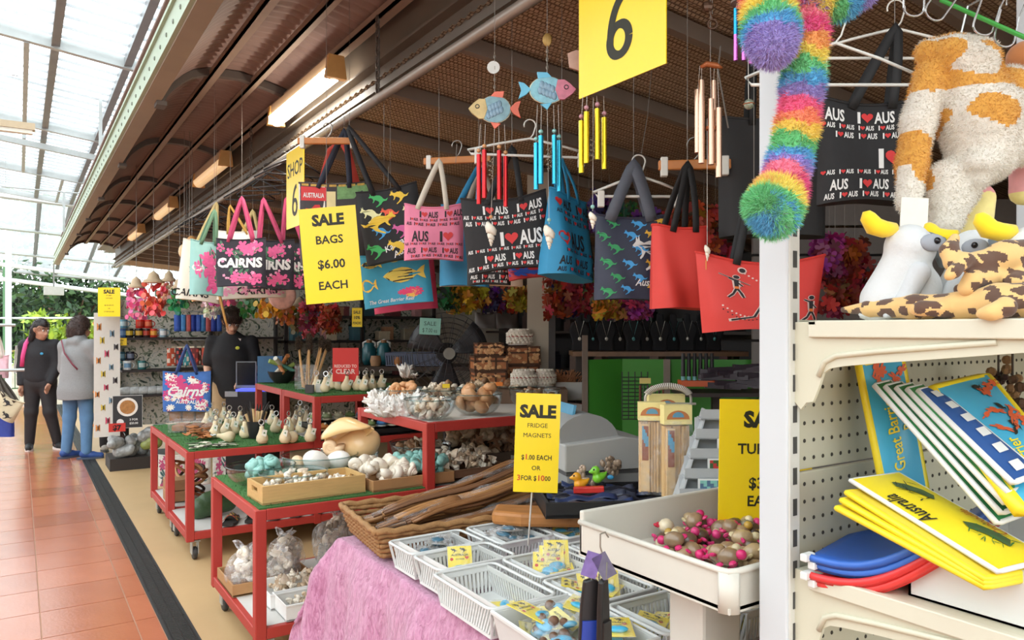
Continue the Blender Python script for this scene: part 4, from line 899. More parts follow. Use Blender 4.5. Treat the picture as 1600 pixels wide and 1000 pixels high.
# ================================================================== PINK TABLE WITH BASKETS
TZ = .78; XE, YE = .955, 2.56
tb = thing('folding_table', 'cream folding table under the pink cloth', 'table', (XE, 0, 0))
ob('top', MB().b2((.02, 1.13, TZ-.04), (.64, YE-.02, TZ-.006)), M((226, 218, 200), .5), tb)
for x in (.03, .58):
 for y in (1.15, YE-.08): ob('leg', MB().b2((x, y, 0), (x+.045, y+.05, TZ-.04)), M((226, 218, 200), .5), tb)
def cloth_pt(u, v):
 a = XE-.62+1.27*u; b = 1.12+(YE+.26-1.12)*v
 ox = max(0, XE-a); oy = max(0, b-YE); x = max(a, XE); y = min(b, YE); mn = min(ox, oy)
 sx = min(1, ox/.12); sy = min(1, oy/.12)
 out = .03*sx+.10*ox+.02*math.sin(b*17+1)*min(1, ox*4)+.008*math.sin(b*41)*min(1, ox*5)
 x -= out+.35*mn; y += .02*sy+.10*oy+.35*mn+.015*math.sin(a*23)*min(1, oy*4)
 z = TZ-max(0, math.hypot(ox, oy)-.02)*.96+.0
 if ox == 0 and oy == 0: z = TZ+.002*math.sin(a*30+b*20)
 return (x, y, z)
def cloth_mat():
 m = bpy.data.materials.new('mat_pink_plush'); m.use_nodes = True; N = m.node_tree.nodes; L = m.node_tree.links; b = N['Principled BSDF']; b.inputs['Roughness'].default_value = .8; b.inputs['Sheen Weight'].default_value = .35
 tc = N.new('ShaderNodeTexCoord'); mp = N.new('ShaderNodeMapping'); mp.inputs['Scale'].default_value = (2.2, 1.6, .7); L.new(tc.outputs['Object'], mp.inputs[0])
 n = N.new('ShaderNodeTexNoise'); n.inputs['Scale'].default_value = 34; n.inputs['Detail'].default_value = 8; n.inputs['Roughness'].default_value = .65; n.inputs['Distortion'].default_value = 1.2; L.new(mp.outputs[0], n.inputs['Vector'])
 cr = N.new('ShaderNodeValToRGB'); e = cr.color_ramp.elements; e[0].position = .33; e[0].color = lin((160, 88, 122)); e[1].position = .56; e[1].color = lin((200, 136, 168)); q = e.new(.78); q.color = lin((216, 164, 190))
 L.new(n.outputs[0], cr.inputs[0]); L.new(cr.outputs[0], b.inputs['Base Color']); bp = N.new('ShaderNodeBump'); bp.inputs['Distance'].default_value = .012; bp.inputs['Strength'].default_value = .7; L.new(n.outputs[0], bp.inputs['Height']); L.new(bp.outputs[0], b.inputs['Normal']); return m
g = MB(); g.grid(cloth_pt, 70, 80, thick=.006); tag(ob('tablecloth', g, cloth_mat(), smooth=True), 'fluffy pink cloth draped over the front table', 'tablecloth')
# magnet packs
YEL = M((238, 214, 66), .45, 0, .06); YEL2 = M((236, 222, 130), .45, 0, .06); BLU = M((66, 168, 204), .35, 0, .2, 20, rnd=.15); BRW = M((104, 72, 50), .6, 0, .3, 30)
def packs(kind):
 t = bpy.data.objects.new('magnet_pack', None); COL.objects.link(t)
 if kind == 'card':
  ob('card', MB().b2((-.035, -.05, -.001), (.035, .05, .001)), YEL, t)
  g = MB(); fn = lambda x, y: (x, y, .0016); put_text(g, 'AUSTRALIA', fn, 0, .018, .007, .03, width=.055); put_text(g, 'SOUVENIR', fn, 0, .006, .004, .02)
  g.flat(shp(KANG, -.026, .027, .02, .02), fn); g.flat(shp(KANG, .0, .027, .022, .022), fn); ob('lettering', g, M((40, 34, 20), .6), t)
  g = MB(); g.flat(shp(HEART, .02, .012, .012, .012), fn); g.flat(shp(CIRC, -.024, .008, .01), fn); ob('emblem', g, M((200, 60, 44)), t)
  g = MB(); g.ell((0, -.026, .006), (.024, .013, .006), 12, 6); ob('magnet', g, BLU, t, smooth=True)
  g = MB(); g.grid(lambda u, v: ((u-.5)*.078, (v-.5)*.12, .012*math.sin(math.pi*v)*math.sin(math.pi*u)+.002+.002*math.sin(u*22+v*9)), 8, 10); ob('wrapper', g, FILM(.14), t)
 elif kind == 'magnet':
  ob('card', MB().b2((-.03, .0, -.001), (.03, .04, .001)), YEL2, t); g = MB(); g.ell((0, -.018, .006), (.025, .017, .008), 12, 6); ob('magnet', g, BLU, t, smooth=True)
  g = MB(); g.ell((.012, .0, .012), (.013, .013, .011), 10, 6); g.ell((-.016, -.012, .012), (.01, .01, .009), 10, 6); ob('ornament', g, BRW, t, smooth=True)
  g = MB(); put_text(g, 'AUSTRALIA', lambda x, y: (x, y, .0016), 0, .022, .006, .02, width=.05); ob('lettering', g, M((40, 34, 20), .6), t)
  g = MB(); g.grid(lambda u, v: ((u-.5)*.07, (v-.5)*.10, .024*math.sin(math.pi*v)*math.sin(math.pi*u)+.002*math.sin(u*22+v*9)), 8, 10); ob('wrapper', g, FILM(.16), t)
 else:
  ob('card', MB().b2((-.03, -.045, -.001), (.03, .045, .001)), M((150, 146, 138), .4, 0, .4, 40), t); g = MB(); g.ell((0, -.01, .006), (.02, .026, .006), 10, 6); ob('magnet', g, M((70, 110, 130), .4, 0, .5, 60), t, smooth=True); g = MB(); g.grid(lambda u, v: ((u-.5)*.07, (v-.5)*.1, .012*math.sin(math.pi*v)*math.sin(math.pi*u)+.003*math.sin(u*25+v*12)), 8, 10); ob('wrapper', g, FILM(.25), t)
 return t
PK = {k: packs(k) for k in ('card', 'magnet', 'grey')}; used = set()
def pack(kind, loc, rot, label, group):
 o = PK[kind]
 if kind not in used: used.add(kind); o.location = loc; o.rotation_euler = rot; tag(o, label, 'magnet', group); return
 c = dup(o, loc, rot); tag(c, label, 'magnet', group)
WB_ = M((212, 213, 210), .4, 0, .03)
BK = [((1.07, 2.045), .25, .16, 'white slotted basket by the wicker tray, at the far left corner of pink cloth', 'grey', 6, 'flat'), ((1.07, 1.872), .25, .16, 'white slotted basket, second from the wicker tray along the pink edge', 'one', 1, 'lean'),
 ((1.01, 1.625), .19, .30, 'long white slotted basket, third along the pink edge, nearly empty', 'one', 2, 'flat'), ((1.32, 2.02), .20, .22, 'white slotted basket behind the far left corner basket', 'grey', 7, 'flat'),
 ((1.24, 1.69), .20, .19, 'white slotted basket with one upright yellow pack, in the middle', 'card', 3, 'lean'), ((1.235, 1.475), .21, .20, 'white slotted basket stuffed with yellow packs, in the middle', 'card', 5, 'lean'),
 ((1.51, 1.96), .18, .22, 'white slotted basket with a tall yellow pack at the back', 'card', 4, 'lean'), ((1.47, 1.70), .20, .20, 'white slotted basket of clear packs behind the middle', 'grey', 6, 'flat'),
 ((1.45, 1.46), .19, .20, 'white slotted basket behind the hanging black fins', 'card', 6, 'lean'), ((1.26, 1.245), .22, .20, 'white slotted basket in front under the white shelf tray', 'card', 3, 'flat'), ((1.49, 1.24), .20, .20, 'white slotted basket under the shelf tray, farthest right', 'card', 3, 'flat')]
for i, ((x, y), w, d, lab, kind, n, how) in enumerate(BK):
 z = TZ+.012; basket('slotted_basket', lab, (x, y, z), random.uniform(-.04, .04), w, d, .078, WB_, int(w*75), group='white slotted baskets')
 short = lab.split(',')[0].replace('white slotted basket', 'the basket').replace('long the', 'the long')
 for k in range(n+4 if n > 2 else n):
  kk = {'one': 'card' if k == 0 else 'grey'}.get(kind, kind)
  if how == 'lean' and k < 3: loc = (x+(k-.5)*.02, y+.01, z+.06+.012*k); rot = (.75+.1*k, 0, -.55+random.uniform(-.15, .15))
  else: loc = (x+random.uniform(-.28, .28)*w, y+random.uniform(-.2, .2)*d, z+.012+.007*k); rot = (random.uniform(-.2, .3), random.uniform(-.2, .2), random.uniform(-1.2, 1.2))
  pack(kk, loc, rot, ('yellow carded' if kk == 'card' else 'clear wrapped grey')+' magnet pack in '+' '.join(short.split()[:9]), 'magnet packs, basket %d' % i)
c = Vector((1.02, 1.31, TZ+.012)); t = thing('white_tray', 'solid white tray of turtle magnets at the near end of pink cloth', 'tray', c, -.05, None)
g = MB(); w, d, h = .23, .31, .075
def wall4(g, w0, d0, w1, d1, z0, z1, th):
 for s in (-1, 1):
  g.add([(-w0/2, s*d0/2, z0), (w0/2, s*d0/2, z0), (w1/2, s*d1/2, z1), (-w1/2, s*d1/2, z1), (-w0/2+th, s*(d0/2-th), z0), (w0/2-th, s*(d0/2-th), z0), (w1/2-th, s*(d1/2-th), z1), (-w1/2+th, s*(d1/2-th), z1)], [(0, 1, 2, 3), (7, 6, 5, 4), (3, 2, 6, 7), (0, 3, 7, 4), (1, 5, 6, 2)])
  g.add([(s*w0/2, -d0/2, z0), (s*w0/2, d0/2, z0), (s*w1/2, d1/2, z1), (s*w1/2, -d1/2, z1), (s*(w0/2-th), -d0/2+th, z0), (s*(w0/2-th), d0/2-th, z0), (s*(w1/2-th), d1/2-th, z1), (s*(w1/2-th), -d1/2+th, z1)], [(0, 1, 2, 3), (7, 6, 5, 4), (3, 2, 6, 7), (0, 3, 7, 4), (1, 5, 6, 2)])
wall4(g, w*.88, d*.9, w, d, 0, h, .005); ob('walls', g, WB_, t); ob('base', MB().b2((-w*.44, -d*.45, 0), (w*.44, d*.45, .004)), WB_, t); ob('rim', MB().tube([(-w/2, -d/2, h), (w/2, -d/2, h), (w/2, d/2, h), (-w/2, d/2, h)], .006, 6, closed=True), WB_, t)
for k in range(20): pack('magnet', (c.x+random.uniform(-.075, .075), c.y+random.uniform(-.11, .11), c.z+.015+.0035*k), (random.uniform(-.3, .4), random.uniform(-.3, .3), random.uniform(-1.6, 1.2)), 'wrapped blue and brown turtle magnet in the solid white tray', 'turtle magnets in the tray')
for k in range(3): pack('card', (c.x+[.05, -.05, .07][k], c.y+[-.09, .08, .05][k], c.z+.09), (random.uniform(-.2, .3), random.uniform(-.2, .2), [-.6, .4, -.9][k]), ['yellow carded pack on top at the front of the turtle magnets', 'yellow carded pack at the back of the turtle magnets', 'yellow carded pack at the right of the turtle magnets'][k], 'packs on the turtle magnets')
# ---- wicker tray with wrapped wooden pieces
WK = M((158, 116, 70), .7, 0, .35, 40, .4, 120)
t = thing('wicker_tray', 'long brown wicker tray of wrapped wooden sticks', 'tray', (1.30, 2.36, TZ+.012), -.10); w, d, h = .64, .36, .085
g = MB()
for k in range(5):
 z = .01+k*.017; e = k*.006
 for a, b in (((-w/2-e, -d/2-e), (w/2+e, -d/2-e)), ((w/2+e, -d/2-e), (w/2+e, d/2+e)), ((w/2+e, d/2+e), (-w/2-e, d/2+e)), ((-w/2-e, d/2+e), (-w/2-e, -d/2-e))):
  n = 26; pts = []
  for i in range(n+1):
   u = i/n; nx, ny = (b[1]-a[1]), -(b[0]-a[0]); L_ = math.hypot(nx, ny); o = .004*math.cos(i*math.pi+k*math.pi); pts.append((a[0]+(b[0]-a[0])*u+nx/L_*o, a[1]+(b[1]-a[1])*u+ny/L_*o, z))
  g.tube(pts, .0085, 5)
ob('woven_wall', g, WK, t, smooth=True); ob('base', MB().b2((-w/2, -d/2, 0), (w/2, d/2, .008)), WK, t)
g = MB(); e = .03
for s in (-1, 1):
 g.tube([(-w/2-e+i*(w+2*e)/24, s*(d/2+e), h+.008+.004*math.sin(i*2.1)) for i in range(25)], .011, 6); g.tube([(s*(w/2+e), -d/2-e+i*(d+2*e)/14, h+.008+.004*math.sin(i*2.3)) for i in range(15)], .011, 6)
ob('braided_rim', g, WK, t, smooth=True)
mm = mat_at((1.30, 2.36, TZ+.012), -.10); WD = [M((138, 94, 56), .5, 0, .3, 18, stretch=(1, 10, 10)), M((166, 118, 70), .5, 0, .3, 18, stretch=(1, 10, 10)), M((116, 78, 50), .5, 0, .3, 18, stretch=(1, 10, 10))]
for i in range(22):
 L_ = random.uniform(.5, .72); y = -.14+.28*((i*5) % 22)/21; z = .03+.010*(i//2); r = random.uniform(.006, .0105)
 tt = thing('wooden_stick', 'carved brown wooden stick bundle in clear wrap in the wicker tray', 'stick', mm @ Vector((.05, y, z+.02)), -.10+random.uniform(-.06, .2), 'wrapped sticks in the wicker tray'); tt.rotation_euler[1] = -.06-.012*i*.5
 g = MB(); n = 12
 for q in (-1, 0, 1): g.tube([(-L_/2+L_*k/n, q*r*1.5+.008*math.sin(k*.5+i), .006*math.sin(k*.7)+abs(q)*.004) for k in range(n+1)], [r*(.55+.45*math.sin(math.pi*(.1+.8*k/n))) for k in range(n+1)], 7)
 ob('sticks', g, WD[i % 3], tt, smooth=True)
 if i % 2: g = MB(); g.tube([(-L_/2-.03+(L_+.06)*k/n, .004*math.sin(k*2.), .004*math.cos(k*1.7)) for k in range(n+1)], [r*(2.6 if 0 < k < n else 1.2)*(1+.1*math.sin(k*3)) for k in range(n+1)], 9, flat=.6); ob('wrapper', g, FILM(.12), tt)
for i in range(2):
 g = MB(); g.lathe([(.001, .07), (.012, .072), (.03, .05), (.034, .02), (.022, -.015), (.012, -.04), (.01, -.09), (.001, -.1)], 14, T((0, 0, 0), (0, math.pi/2, .2), 1)); o = ob('wooden_spoon', g, WD[0], loc=mm @ Vector((-.06+.16*i, -.09+.03*i, .12)), rot=(0, 0, .15), smooth=True); tag(o, ['round carved wooden piece wrapped at the left of the wicker tray', 'round carved wooden piece wrapped in the middle of the wicker tray'][i], 'carving')
# ---- back counter with register
CT = .885
g = MB(); g.b2((1.66, 1.62, .0), (2.62, 2.72, CT-.03)); ct = thing('counter', 'dark red wooden counter behind the baskets', 'counter', (0, 0, 0)); ob('body', g, M((120, 42, 34), .6, 0, .15, 8), ct); ob('top', MB().b2((1.63, 1.58, CT-.03), (2.66, 2.76, CT)), M((128, 84, 52), .5, 0, .2, 10), ct)
# wooden slab
g = MB(); pl = [(-.3, -.05), (-.2, -.075), (.0, -.06), (.2, -.085), (.34, -.05), (.33, .05), (.1, .07), (-.1, .055), (-.3, .06)]
g.prism(pl, 0, .045); c = P(905, 805, 2.45); tag(ob('timber_slab', g, M((178, 118, 62), .5, 0, .4, 10, stretch=(1, 6, 6)), loc=(c.x+.02, c.y+.0, .882), rot=(0, 0, FACE-.12), bevel=.012), 'live edge timber slab beneath the black tray', 'slab')
c = P(940, 790, 2.5); BT = Vector((c.x, c.y, .93)); t = tray('black_tray', 'black tray of small toys before the grey register', 'tray', BT, FACE+.10, .42, .30, .05, BLACKP, .012); mm = mat_at(BT, FACE+.1)
for i in range(16):
 L_ = .2; g = MB(); g.grid(lambda u, v: ((u-.5)*L_, (v-.5)*.05, .012*math.sin(math.pi*v)+.005*math.sin(u*14+i)), 14, 6, thick=.004); o = ob('wrapped_keyring', g, [M((42, 56, 96), .35, 0, .4, 40), M((70, 74, 92), .3, 0, .4, 40), M((30, 32, 44), .35, 0, .4, 30)][i % 3], loc=mm @ Vector((random.uniform(-.09, .1), -.11+.22*i/15, .03+.004*(i % 4))), rot=(0, random.uniform(-.1, .1), FACE+random.uniform(-.3, .3)), smooth=True); tag(o, 'navy wrapped keyring strip in the black tray', 'keyring', 'keyrings in the black tray')
for i, (px, py, col, nm, lab) in enumerate(((905, 752, (240, 170, 40), 'toy_duck', 'orange yellow rubber duck in the black tray'), (934, 742, (130, 214, 60), 'toy_duck', 'lime green rubber duck in the black tray'))):
 p = P(px, py, 2.5); prims = [((0, 0, -.01), (.012, 0, -.006), .018, .014), ((-.008, 0, .014), (-.008, 0, .016), .0145, .0145), ((-.022, 0, .012), (-.028, 0, .011), .007, .005), ((.024, 0, .0), (.032, 0, .008), .008, .003)]
 b = blob(prims, .003, .006, .01); tt = thing(nm, lab, 'toy', p, FACE+.3*i); ob('body', b, M(col, .3, 0, .08, 20, coat=.3), tt, smooth=True); g = MB()
 for s in (-1, 1): g.ell((-.018, s*.009, .02), .0034, 8, 6)
 ob('eye', g, M((20, 20, 20), .3), tt)
g = MB(); g.b2((-.05, -.012, -.01), (.05, .012, .01)); tag(ob('red_box', g, M((214, 48, 40), .4), loc=P(920, 765, 2.46), rot=(0, -.05, FACE-.1), bevel=.003), 'small red box lying in the black tray', 'box')
# cash register
t = thing('cash_register', 'grey till with rounded top behind the fridge magnet sign', 'till', Vector((P(935, 700, 2.82).x, P(935, 700, 2.82).y, CT)), FACE+.28); GR = M((176, 176, 172), .45, 0, .04, 10); GR2 = M((150, 150, 148), .45, 0, .05, 10)
ob('drawer', MB().b2((-.19, -.17, .0), (.17, .2, .13)), GR2, t, bevel=.008); ob('drawer_gap', MB().b2((-.192, -.172, .125), (.172, .2, .14)), M((86, 86, 86)), t)
prof = [(-.2, .14), (.165, .14), (.165, .255), (.10, .275), (.0, .30), (-.2, .245)]
g = MB(); g.prism([(-.2, .14), (.2, .14), (.2, .215), (.12, .24), (.02, .255), (-.2, .235)], -.18, .2, Matrix.Rotation(math.pi/2, 4, 'X') @ Matrix.Scale(-1, 4, (0, 0, 1))); ob('body', g, GR, t, bevel=.006)
g = MB(); g.prism([(-.2, .235)]+[(-.1+.12*math.cos(a), .235+.10*math.sin(a)) for a in [math.pi*(1-i/14) for i in range(15)]][2:]+[(.02, .235)], -.14, .18, Matrix.Rotation(math.pi/2, 4, 'X') @ Matrix.Scale(-1, 4, (0, 0, 1))); ob('printer_cover', g, GR2, t, smooth=35)
ob('display', MB().b2((-.205, -.1, .25), (-.195, .08, .33)), M((90, 150, 180), .2), t, rot=(0, .2, 0)); g = MB(); g.lathe([(.001, 0), (.007, 0), (.007, .004), (.001, .004)], 10, T((-.193, -.12, .09), (0, -math.pi/2, 0))); ob('lock', g, M((200, 176, 120), .3, .8), t)
# keyring bunches standing by the till
for i, (px, py) in enumerate(((918, 745), (953, 728))):
 tt = thing('keyring_bunch', ['bunch of pale shell keyrings behind the ducks', 'bunch of brown shell keyrings against the till'][i], 'keyring', P(px, py, 2.58), FACE); g = MB()
 for k in range(26): g.ell((random.uniform(-.03, .03), random.uniform(-.02, .02), random.uniform(-.03, .035)), (random.uniform(.006, .012), .006, random.uniform(.008, .014)), 7, 5)
 o = ob('charms', g, M((190, 166, 146) if i == 0 else (150, 128, 108), .35, .2, .4, 60), tt, stuff=True); ob('blue_charm', MB().ell((.0, -.02, -.035), (.012, .006, .008), 8, 6), M((70, 160, 210), .4), tt)
# fan packs on a wire stand
def fanpack(label, p, rz, w, h):
 t = thing('bamboo_fan_pack', label, 'fan', p, rz, 'bamboo fan packs')
 g = MB(); n = 9
 for k in range(n): x = -w/2+w*(k+.5)/n; g.b2((x-w/n*.42, -.012+.004*(k % 3), 0), (x+w/n*.42, .012+.004*(k % 2), h*.78))
 ob('slats', g, M((216, 180, 128), .5, 0, .15, 30, stretch=(8, 8, 1)), t)
 ob('panel', MB().b2((-w*.42, -.02, h*.02), (-w*.10, -.013, h*.76)), M((224, 190, 138), .5, 0, .1, 30), t); 
 g = MB(); g.grid(lambda u, v: (-w*.38+u*w*.24, -.0215, h*(.36+.38*v)), 4, 10, colfn=lambda u, v: (86, 160, 196) if math.sin(v*9+u*4) > -.2 and v > .35 else (150, 84, 60)); ob('picture', g, VC(.5, .3, 90), t)
 ob('header_card', MB().b2((-w/2-.002, -.02, h*.80), (w/2+.002, .018, h)), M((238, 222, 150), .6), t); fn = lambda x, y: (x, -.0212, y)
 g = MB(); g.flat([(.035*math.cos(a), h*.855+.026*math.sin(a)) for a in [math.pi*i/10 for i in range(11)]], fn); ob('fan_emblem', g, M((190, 120, 70)), t); g = MB(); g.flat([(.018*math.cos(a), h*.875+.016*math.sin(a)) for a in [math.pi*i/8 for i in range(9)]], lambda x, y: (x, -.0216, y)); ob('fan_emblem', g, M((96, 150, 176)), t)
 g = MB(); g.grid(lambda u, v: ((u-.5)*w*1.06, -.026+.006*math.sin(u*9)*math.sin(v*7), h*.86*v-.005), 12, 12); ob('wrapper', g, FILM(.13), t)
FD = 2.28; zb = 1.52-S(768-515, FD)
fanpack('bamboo fan pack on the left of the wire stand', (P(1018, 700, FD).x, P(1018, 700, FD).y, zb+.0), FACE-.1, S(40, FD), S(140, FD)); fanpack('bamboo fan pack at the front of the wire stand', (P(1056, 700, FD-.05).x, P(1056, 700, FD-.05).y, zb-.015), FACE+.12, S(42, FD), S(146, FD))
fanpack('bamboo fan pack at the back of the wire stand', (P(1040, 700, FD+.07).x, P(1040, 700, FD+.07).y, zb+.01), FACE, S(56, FD), S(144, FD))
p = P(1044, 700, FD+.02); t = thing('fan_stand', 'wire stand with coiled loop handle holding bamboo fans', 'stand', (p.x, p.y, CT), FACE); WIRE = M((190, 184, 172), .35, .5)
zt = 1.52-S(632-515, FD)-CT; g = MB(); g.tube([(-.0, 0, 0), (0, 0, zt)], .004, 6); g.tube([(-.08, 0, zt), (.085, 0, zt)], .004, 6); ob('wire', g, WIRE, t)
arc = [(S(36, FD)*math.cos(a), 0, zt+S(8, FD)+S(20, FD)*math.sin(a)) for a in [math.pi*i/24 for i in range(25)]]; g = MB(); g.tube([(arc[0][0], 0, zt)]+arc+[(arc[-1][0], 0, zt)], .004, 6); ob('loop', g, WIRE, t)
g = MB()
for i in range(60):
 a = math.pi*(.12+.76*i/60); c2 = Vector((S(36, FD)*math.cos(a), 0, zt+S(8, FD)+S(20, FD)*math.sin(a))); dr = Vector((math.cos(a), 0, math.sin(a))); g.tube([c2+dr*.009*math.cos(q)+Vector((0, .009*math.sin(q), 0)) for q in [2*math.pi*k/8 for k in range(8)]], .0016, 4, closed=True, col=(225, 220, 210) if i % 2 else (96, 84, 70))
ob('coil', g, VC(.5), t); ob('base', MB().lathe([(.001, 0), (.07, 0), (.07, .008), (.001, .01)], 18), BLACKP, t)
# sloping card rack
CD = 2.05; p0 = P(1052, 800, CD); t = thing('card_rack', 'grey sloping postcard rack beside the turtles sign', 'rack', (p0.x, p0.y, 1.52-S(800-515, CD)-.02), FACE-.05); LG_ = M((178, 182, 184), .45, 0, .05); H_ = S(165, CD); lean = S(62, CD); W_ = .24
def fr(v): return (lean*v*.92, .10*v, H_*v)
for s in (0, 1): g = MB(); q = s*W_; g.add([(q, -.012, 0), (q, .1, 0), (q+lean, .16, H_), (q+lean, .09, H_), (q+.004, -.012, 0), (q+.004, .1, 0), (q+lean+.004, .16, H_), (q+lean+.004, .09, H_)], [(0, 1, 2, 3), (7, 6, 5, 4), (0, 4, 5, 1), (1, 5, 6, 2), (2, 6, 7, 3), (3, 7, 4, 0)]); ob('side', g, LG_, t)
for k in range(6):
 v = k/5.5; x, y, z = fr(v); ob('pocket_front', MB().b2((x, y-.012, z), (x+W_, y-.008, z+.03)), LG_, t); ob('pocket_floor', MB().b2((x, y-.012, z), (x+W_, y+.05, z+.004)), LG_, t)
 if k < 5:
  ob('pocket_back', MB().b2((x+.008, y+.045, z), (x+W_+.01, y+.05, z+H_/5.2)), LG_, t)
  tt = thing('picture_magnet', ['green', 'teal', 'red floral', 'grey', 'white'][k]+' picture magnet in the card rack, row %s from the bottom' % ['first', 'second', 'third', 'fourth', 'fifth'][k], 'magnet', t.matrix_basis @ Vector((x+.075+.012*k, y-.002, z+.006)), FACE-.05, 'picture magnets'); ob('frame', MB().b2((-.035, -.003, 0), (.05, .003, .05)), M((230, 232, 230), .4), tt)
  g = MB(); cc = [[(120, 190, 170), (60, 140, 120)], [(140, 200, 190), (90, 120, 150)], [(190, 60, 60), (60, 100, 60)], [(120, 120, 130), (60, 60, 70)], [(220, 220, 215), (150, 170, 180)]][k]; g.grid(lambda u, v: (-.03+.075*u, -.0034, .004+.042*v), 8, 5, colfn=lambda u, v: cc[int(math.sin(u*17+v*9+k) > 0)]); ob('picture', g, VC(.4, .2, 120), tt)
# ================================================================== CREAM GONDOLA SHELF (front right)
CREAM = M((204, 200, 178), .45, 0, .05, 6); CREAM2 = M((190, 186, 164), .5, 0, .06, 6); PW = M((200, 204, 206), .4, 0, .03, 5)
UX, UY = 1.029, .759
t = thing('shelving_unit', 'cream gondola shelving with white slotted upright, nearest the camera', 'shelf', (UX, UY, 0)); GX = .92
def upright(x):
 u = ob('upright', MB().b2((x, 0.002, 0), (x+.03, .057, 2.32)), PW, t, bevel=.003)
 g = MB(); sl_ = MB()
 g.b2((x+.004, -.001, 0), (x+.028, .003, 2.32)); ob('slot_strip', g, M((206, 205, 196), .45), u)
 for k in range(44): z = .12+k*.05; sl_.b2((x+.011, -.0018, z), (x+.021, 0, z+.027)); 
 ob('slot', sl_, M((66, 66, 64), .6), u, stuff=True)
upright(0); upright(GX)
for z0, z1 in ((.1, .51), (.515, .895), (.9, 1.286), (1.29, 1.536)):
 pn = ob('back_panel', MB().b2((.032, .006, z0), (GX, .016, z1)), CREAM2, t, bevel=.002)
 if z0 >= .9:
  g = MB(); x = .05
  while x < GX-.02:
   z = z0+.018
   while z < z1-.01: g.lathe([(.001, 0), (.0036, 0), (.003, .0008), (.001, .0008)], 7, T((x, .0055, z), (math.pi/2, 0, 0))); z += .029
   x += .025
  ob('perforation', g, M((60, 56, 48), .8), pn, stuff=True)
BR = [(0, 0), (.0, -.128), (.012, -.140), (.022, -.128), (.034, -.126), (.045, -.10), (.052, -.08), (.064, -.072), (.085, -.068), (.14, -.061), (.2, -.055), (.33, -.041), (.41, -.034), (.42, -.02), (.42, 0)]
def shelf(z, depth=.42):
 s = ob('shelf_board', MB().b2((.02, -depth, z-.03), (GX+.01, .0, z)), CREAM, t, bevel=.003)
 for x in (.016, GX+.006):
  g = MB(); g.prism([(-a, b) for a, b in BR], 0, .006, Matrix.Translation((x, 0, z)) @ Matrix.Rotation(math.pi/2, 4, 'Z') @ Matrix.Rotation(math.pi/2, 4, 'X')); b = ob('bracket', g, CREAM, t, bevel=.0015)
  g = MB(); g.tube([(x-.001, -.045, z-.085), (x-.001, -.055, z-.062), (x-.001, -.075, z-.052), (x-.001, -.14, z-.044), (x-.001, -.3, z-.028)], .0045, 8); ob('pressed_ridge', g, CREAM, b, smooth=True)
 g = MB(); g.b2((.008, -depth, z-.024), (.02, -.03, z+.002)); g.b2((.008, -.045, z-.006), (.03, -.03, z+.002)); ob('end_lip', g, M((210, 206, 186), .4, 0, .03), s, bevel=.002)
for z in (1.532, 1.135, .735): shelf(z)
# shelf tray on the far side of the unit with small turtles
tt = thing('display_tray', 'white raised-edge shelf tray of shell turtles behind the upright', 'tray', (.985, .84, 1.045)); w, d = .80, .40
TW_ = M((206, 202, 190), .45, 0, .04, 6); ob('floor', MB().b2((0, 0, 0), (w, d, .01)), TW_, tt)
def rl(a, b): return ob('side', MB().b2(a, b), TW_, tt, bevel=.004)
rl((0, .02, 0), (.012, d, .068)); rl((0, d-.012, 0), (w, d, .095)); rl((.02, 0, 0), (w, .012, .068)); g = MB(); g.grid(lambda u, v: (.02-.02*math.sin(u*math.pi/2), .02-.02*math.cos(u*math.pi/2), .068*v), 8, 1, thick=.006); ob('rounded_corner', g, TW_, tt, smooth=True)
g = MB(); g.tube([(.002, d, .07), (.0, .02, .07), (.004, .006, .07), (.02, 0, .07), (w, 0, .07)], .006, 8); ob('rim', g, TW_, tt, smooth=True)
g = MB(); g.b2((.09, .14, -1.045), (.20, .23, 0)); ob('column', g, M((210, 207, 197), .45, 0, .03), tt, bevel=.008)
def turtle(cs, ch):
 t = bpy.data.objects.new('shell_turtle', None); COL.objects.link(t)
 g = MB(); g.ell((0, 0, .008), (.017, .013, .012), 10, 6); ob('shell', g, M(cs, .3, 0, .4, 90, rnd=.2, coat=.3), t, smooth=True); g = MB(); g.ell((-.02, 0, .008), (.008, .007, .007), 8, 6); ob('head', g, M(ch, .4, 0, .1, 40, rnd=.15), t, smooth=True)
 g = MB()
 for x in (-.01, .01):
  for y in (-1, 1): g.ell((x, y*.013, .003), (.006, .006, .003), 6, 4)
 ob('flippers', g, M(ch, .4, 0, .1), t); return t
TS = [turtle((150, 122, 92), (206, 40, 104)), turtle((92, 70, 52), (214, 60, 120)), turtle((206, 190, 160), (190, 36, 60)), turtle((176, 150, 112), (206, 190, 150)), turtle((110, 104, 84), (190, 150, 60))]; first = set()
for i in range(120):
 k = random.choice([0, 0, 1, 1, 2, 3, 3, 4]); u = random.random(); loc = (1.09+.46*random.random(), .90+.29*random.random(), 1.058+.035*random.random()*min(1, i/40)); rot = (random.uniform(-.7, .7), random.uniform(-.7, .7), random.uniform(0, 6.28))
 lab = ['brown shell turtle with magenta head in the white tray', 'dark shell turtle with pink head in the white tray', 'cream shell turtle with red head in the white tray', 'tan shell turtle with cream head in the white tray', 'olive shell turtle with yellow head in the white tray'][k]
 if k in first: o = dup(TS[k], loc, rot)
 else: first.add(k); o = TS[k]; o.location = loc; o.rotation_euler = rot
 o.scale = (1.35, 1.35, 1.35); tag(o, lab, 'turtle', 'shell turtles %d' % k)
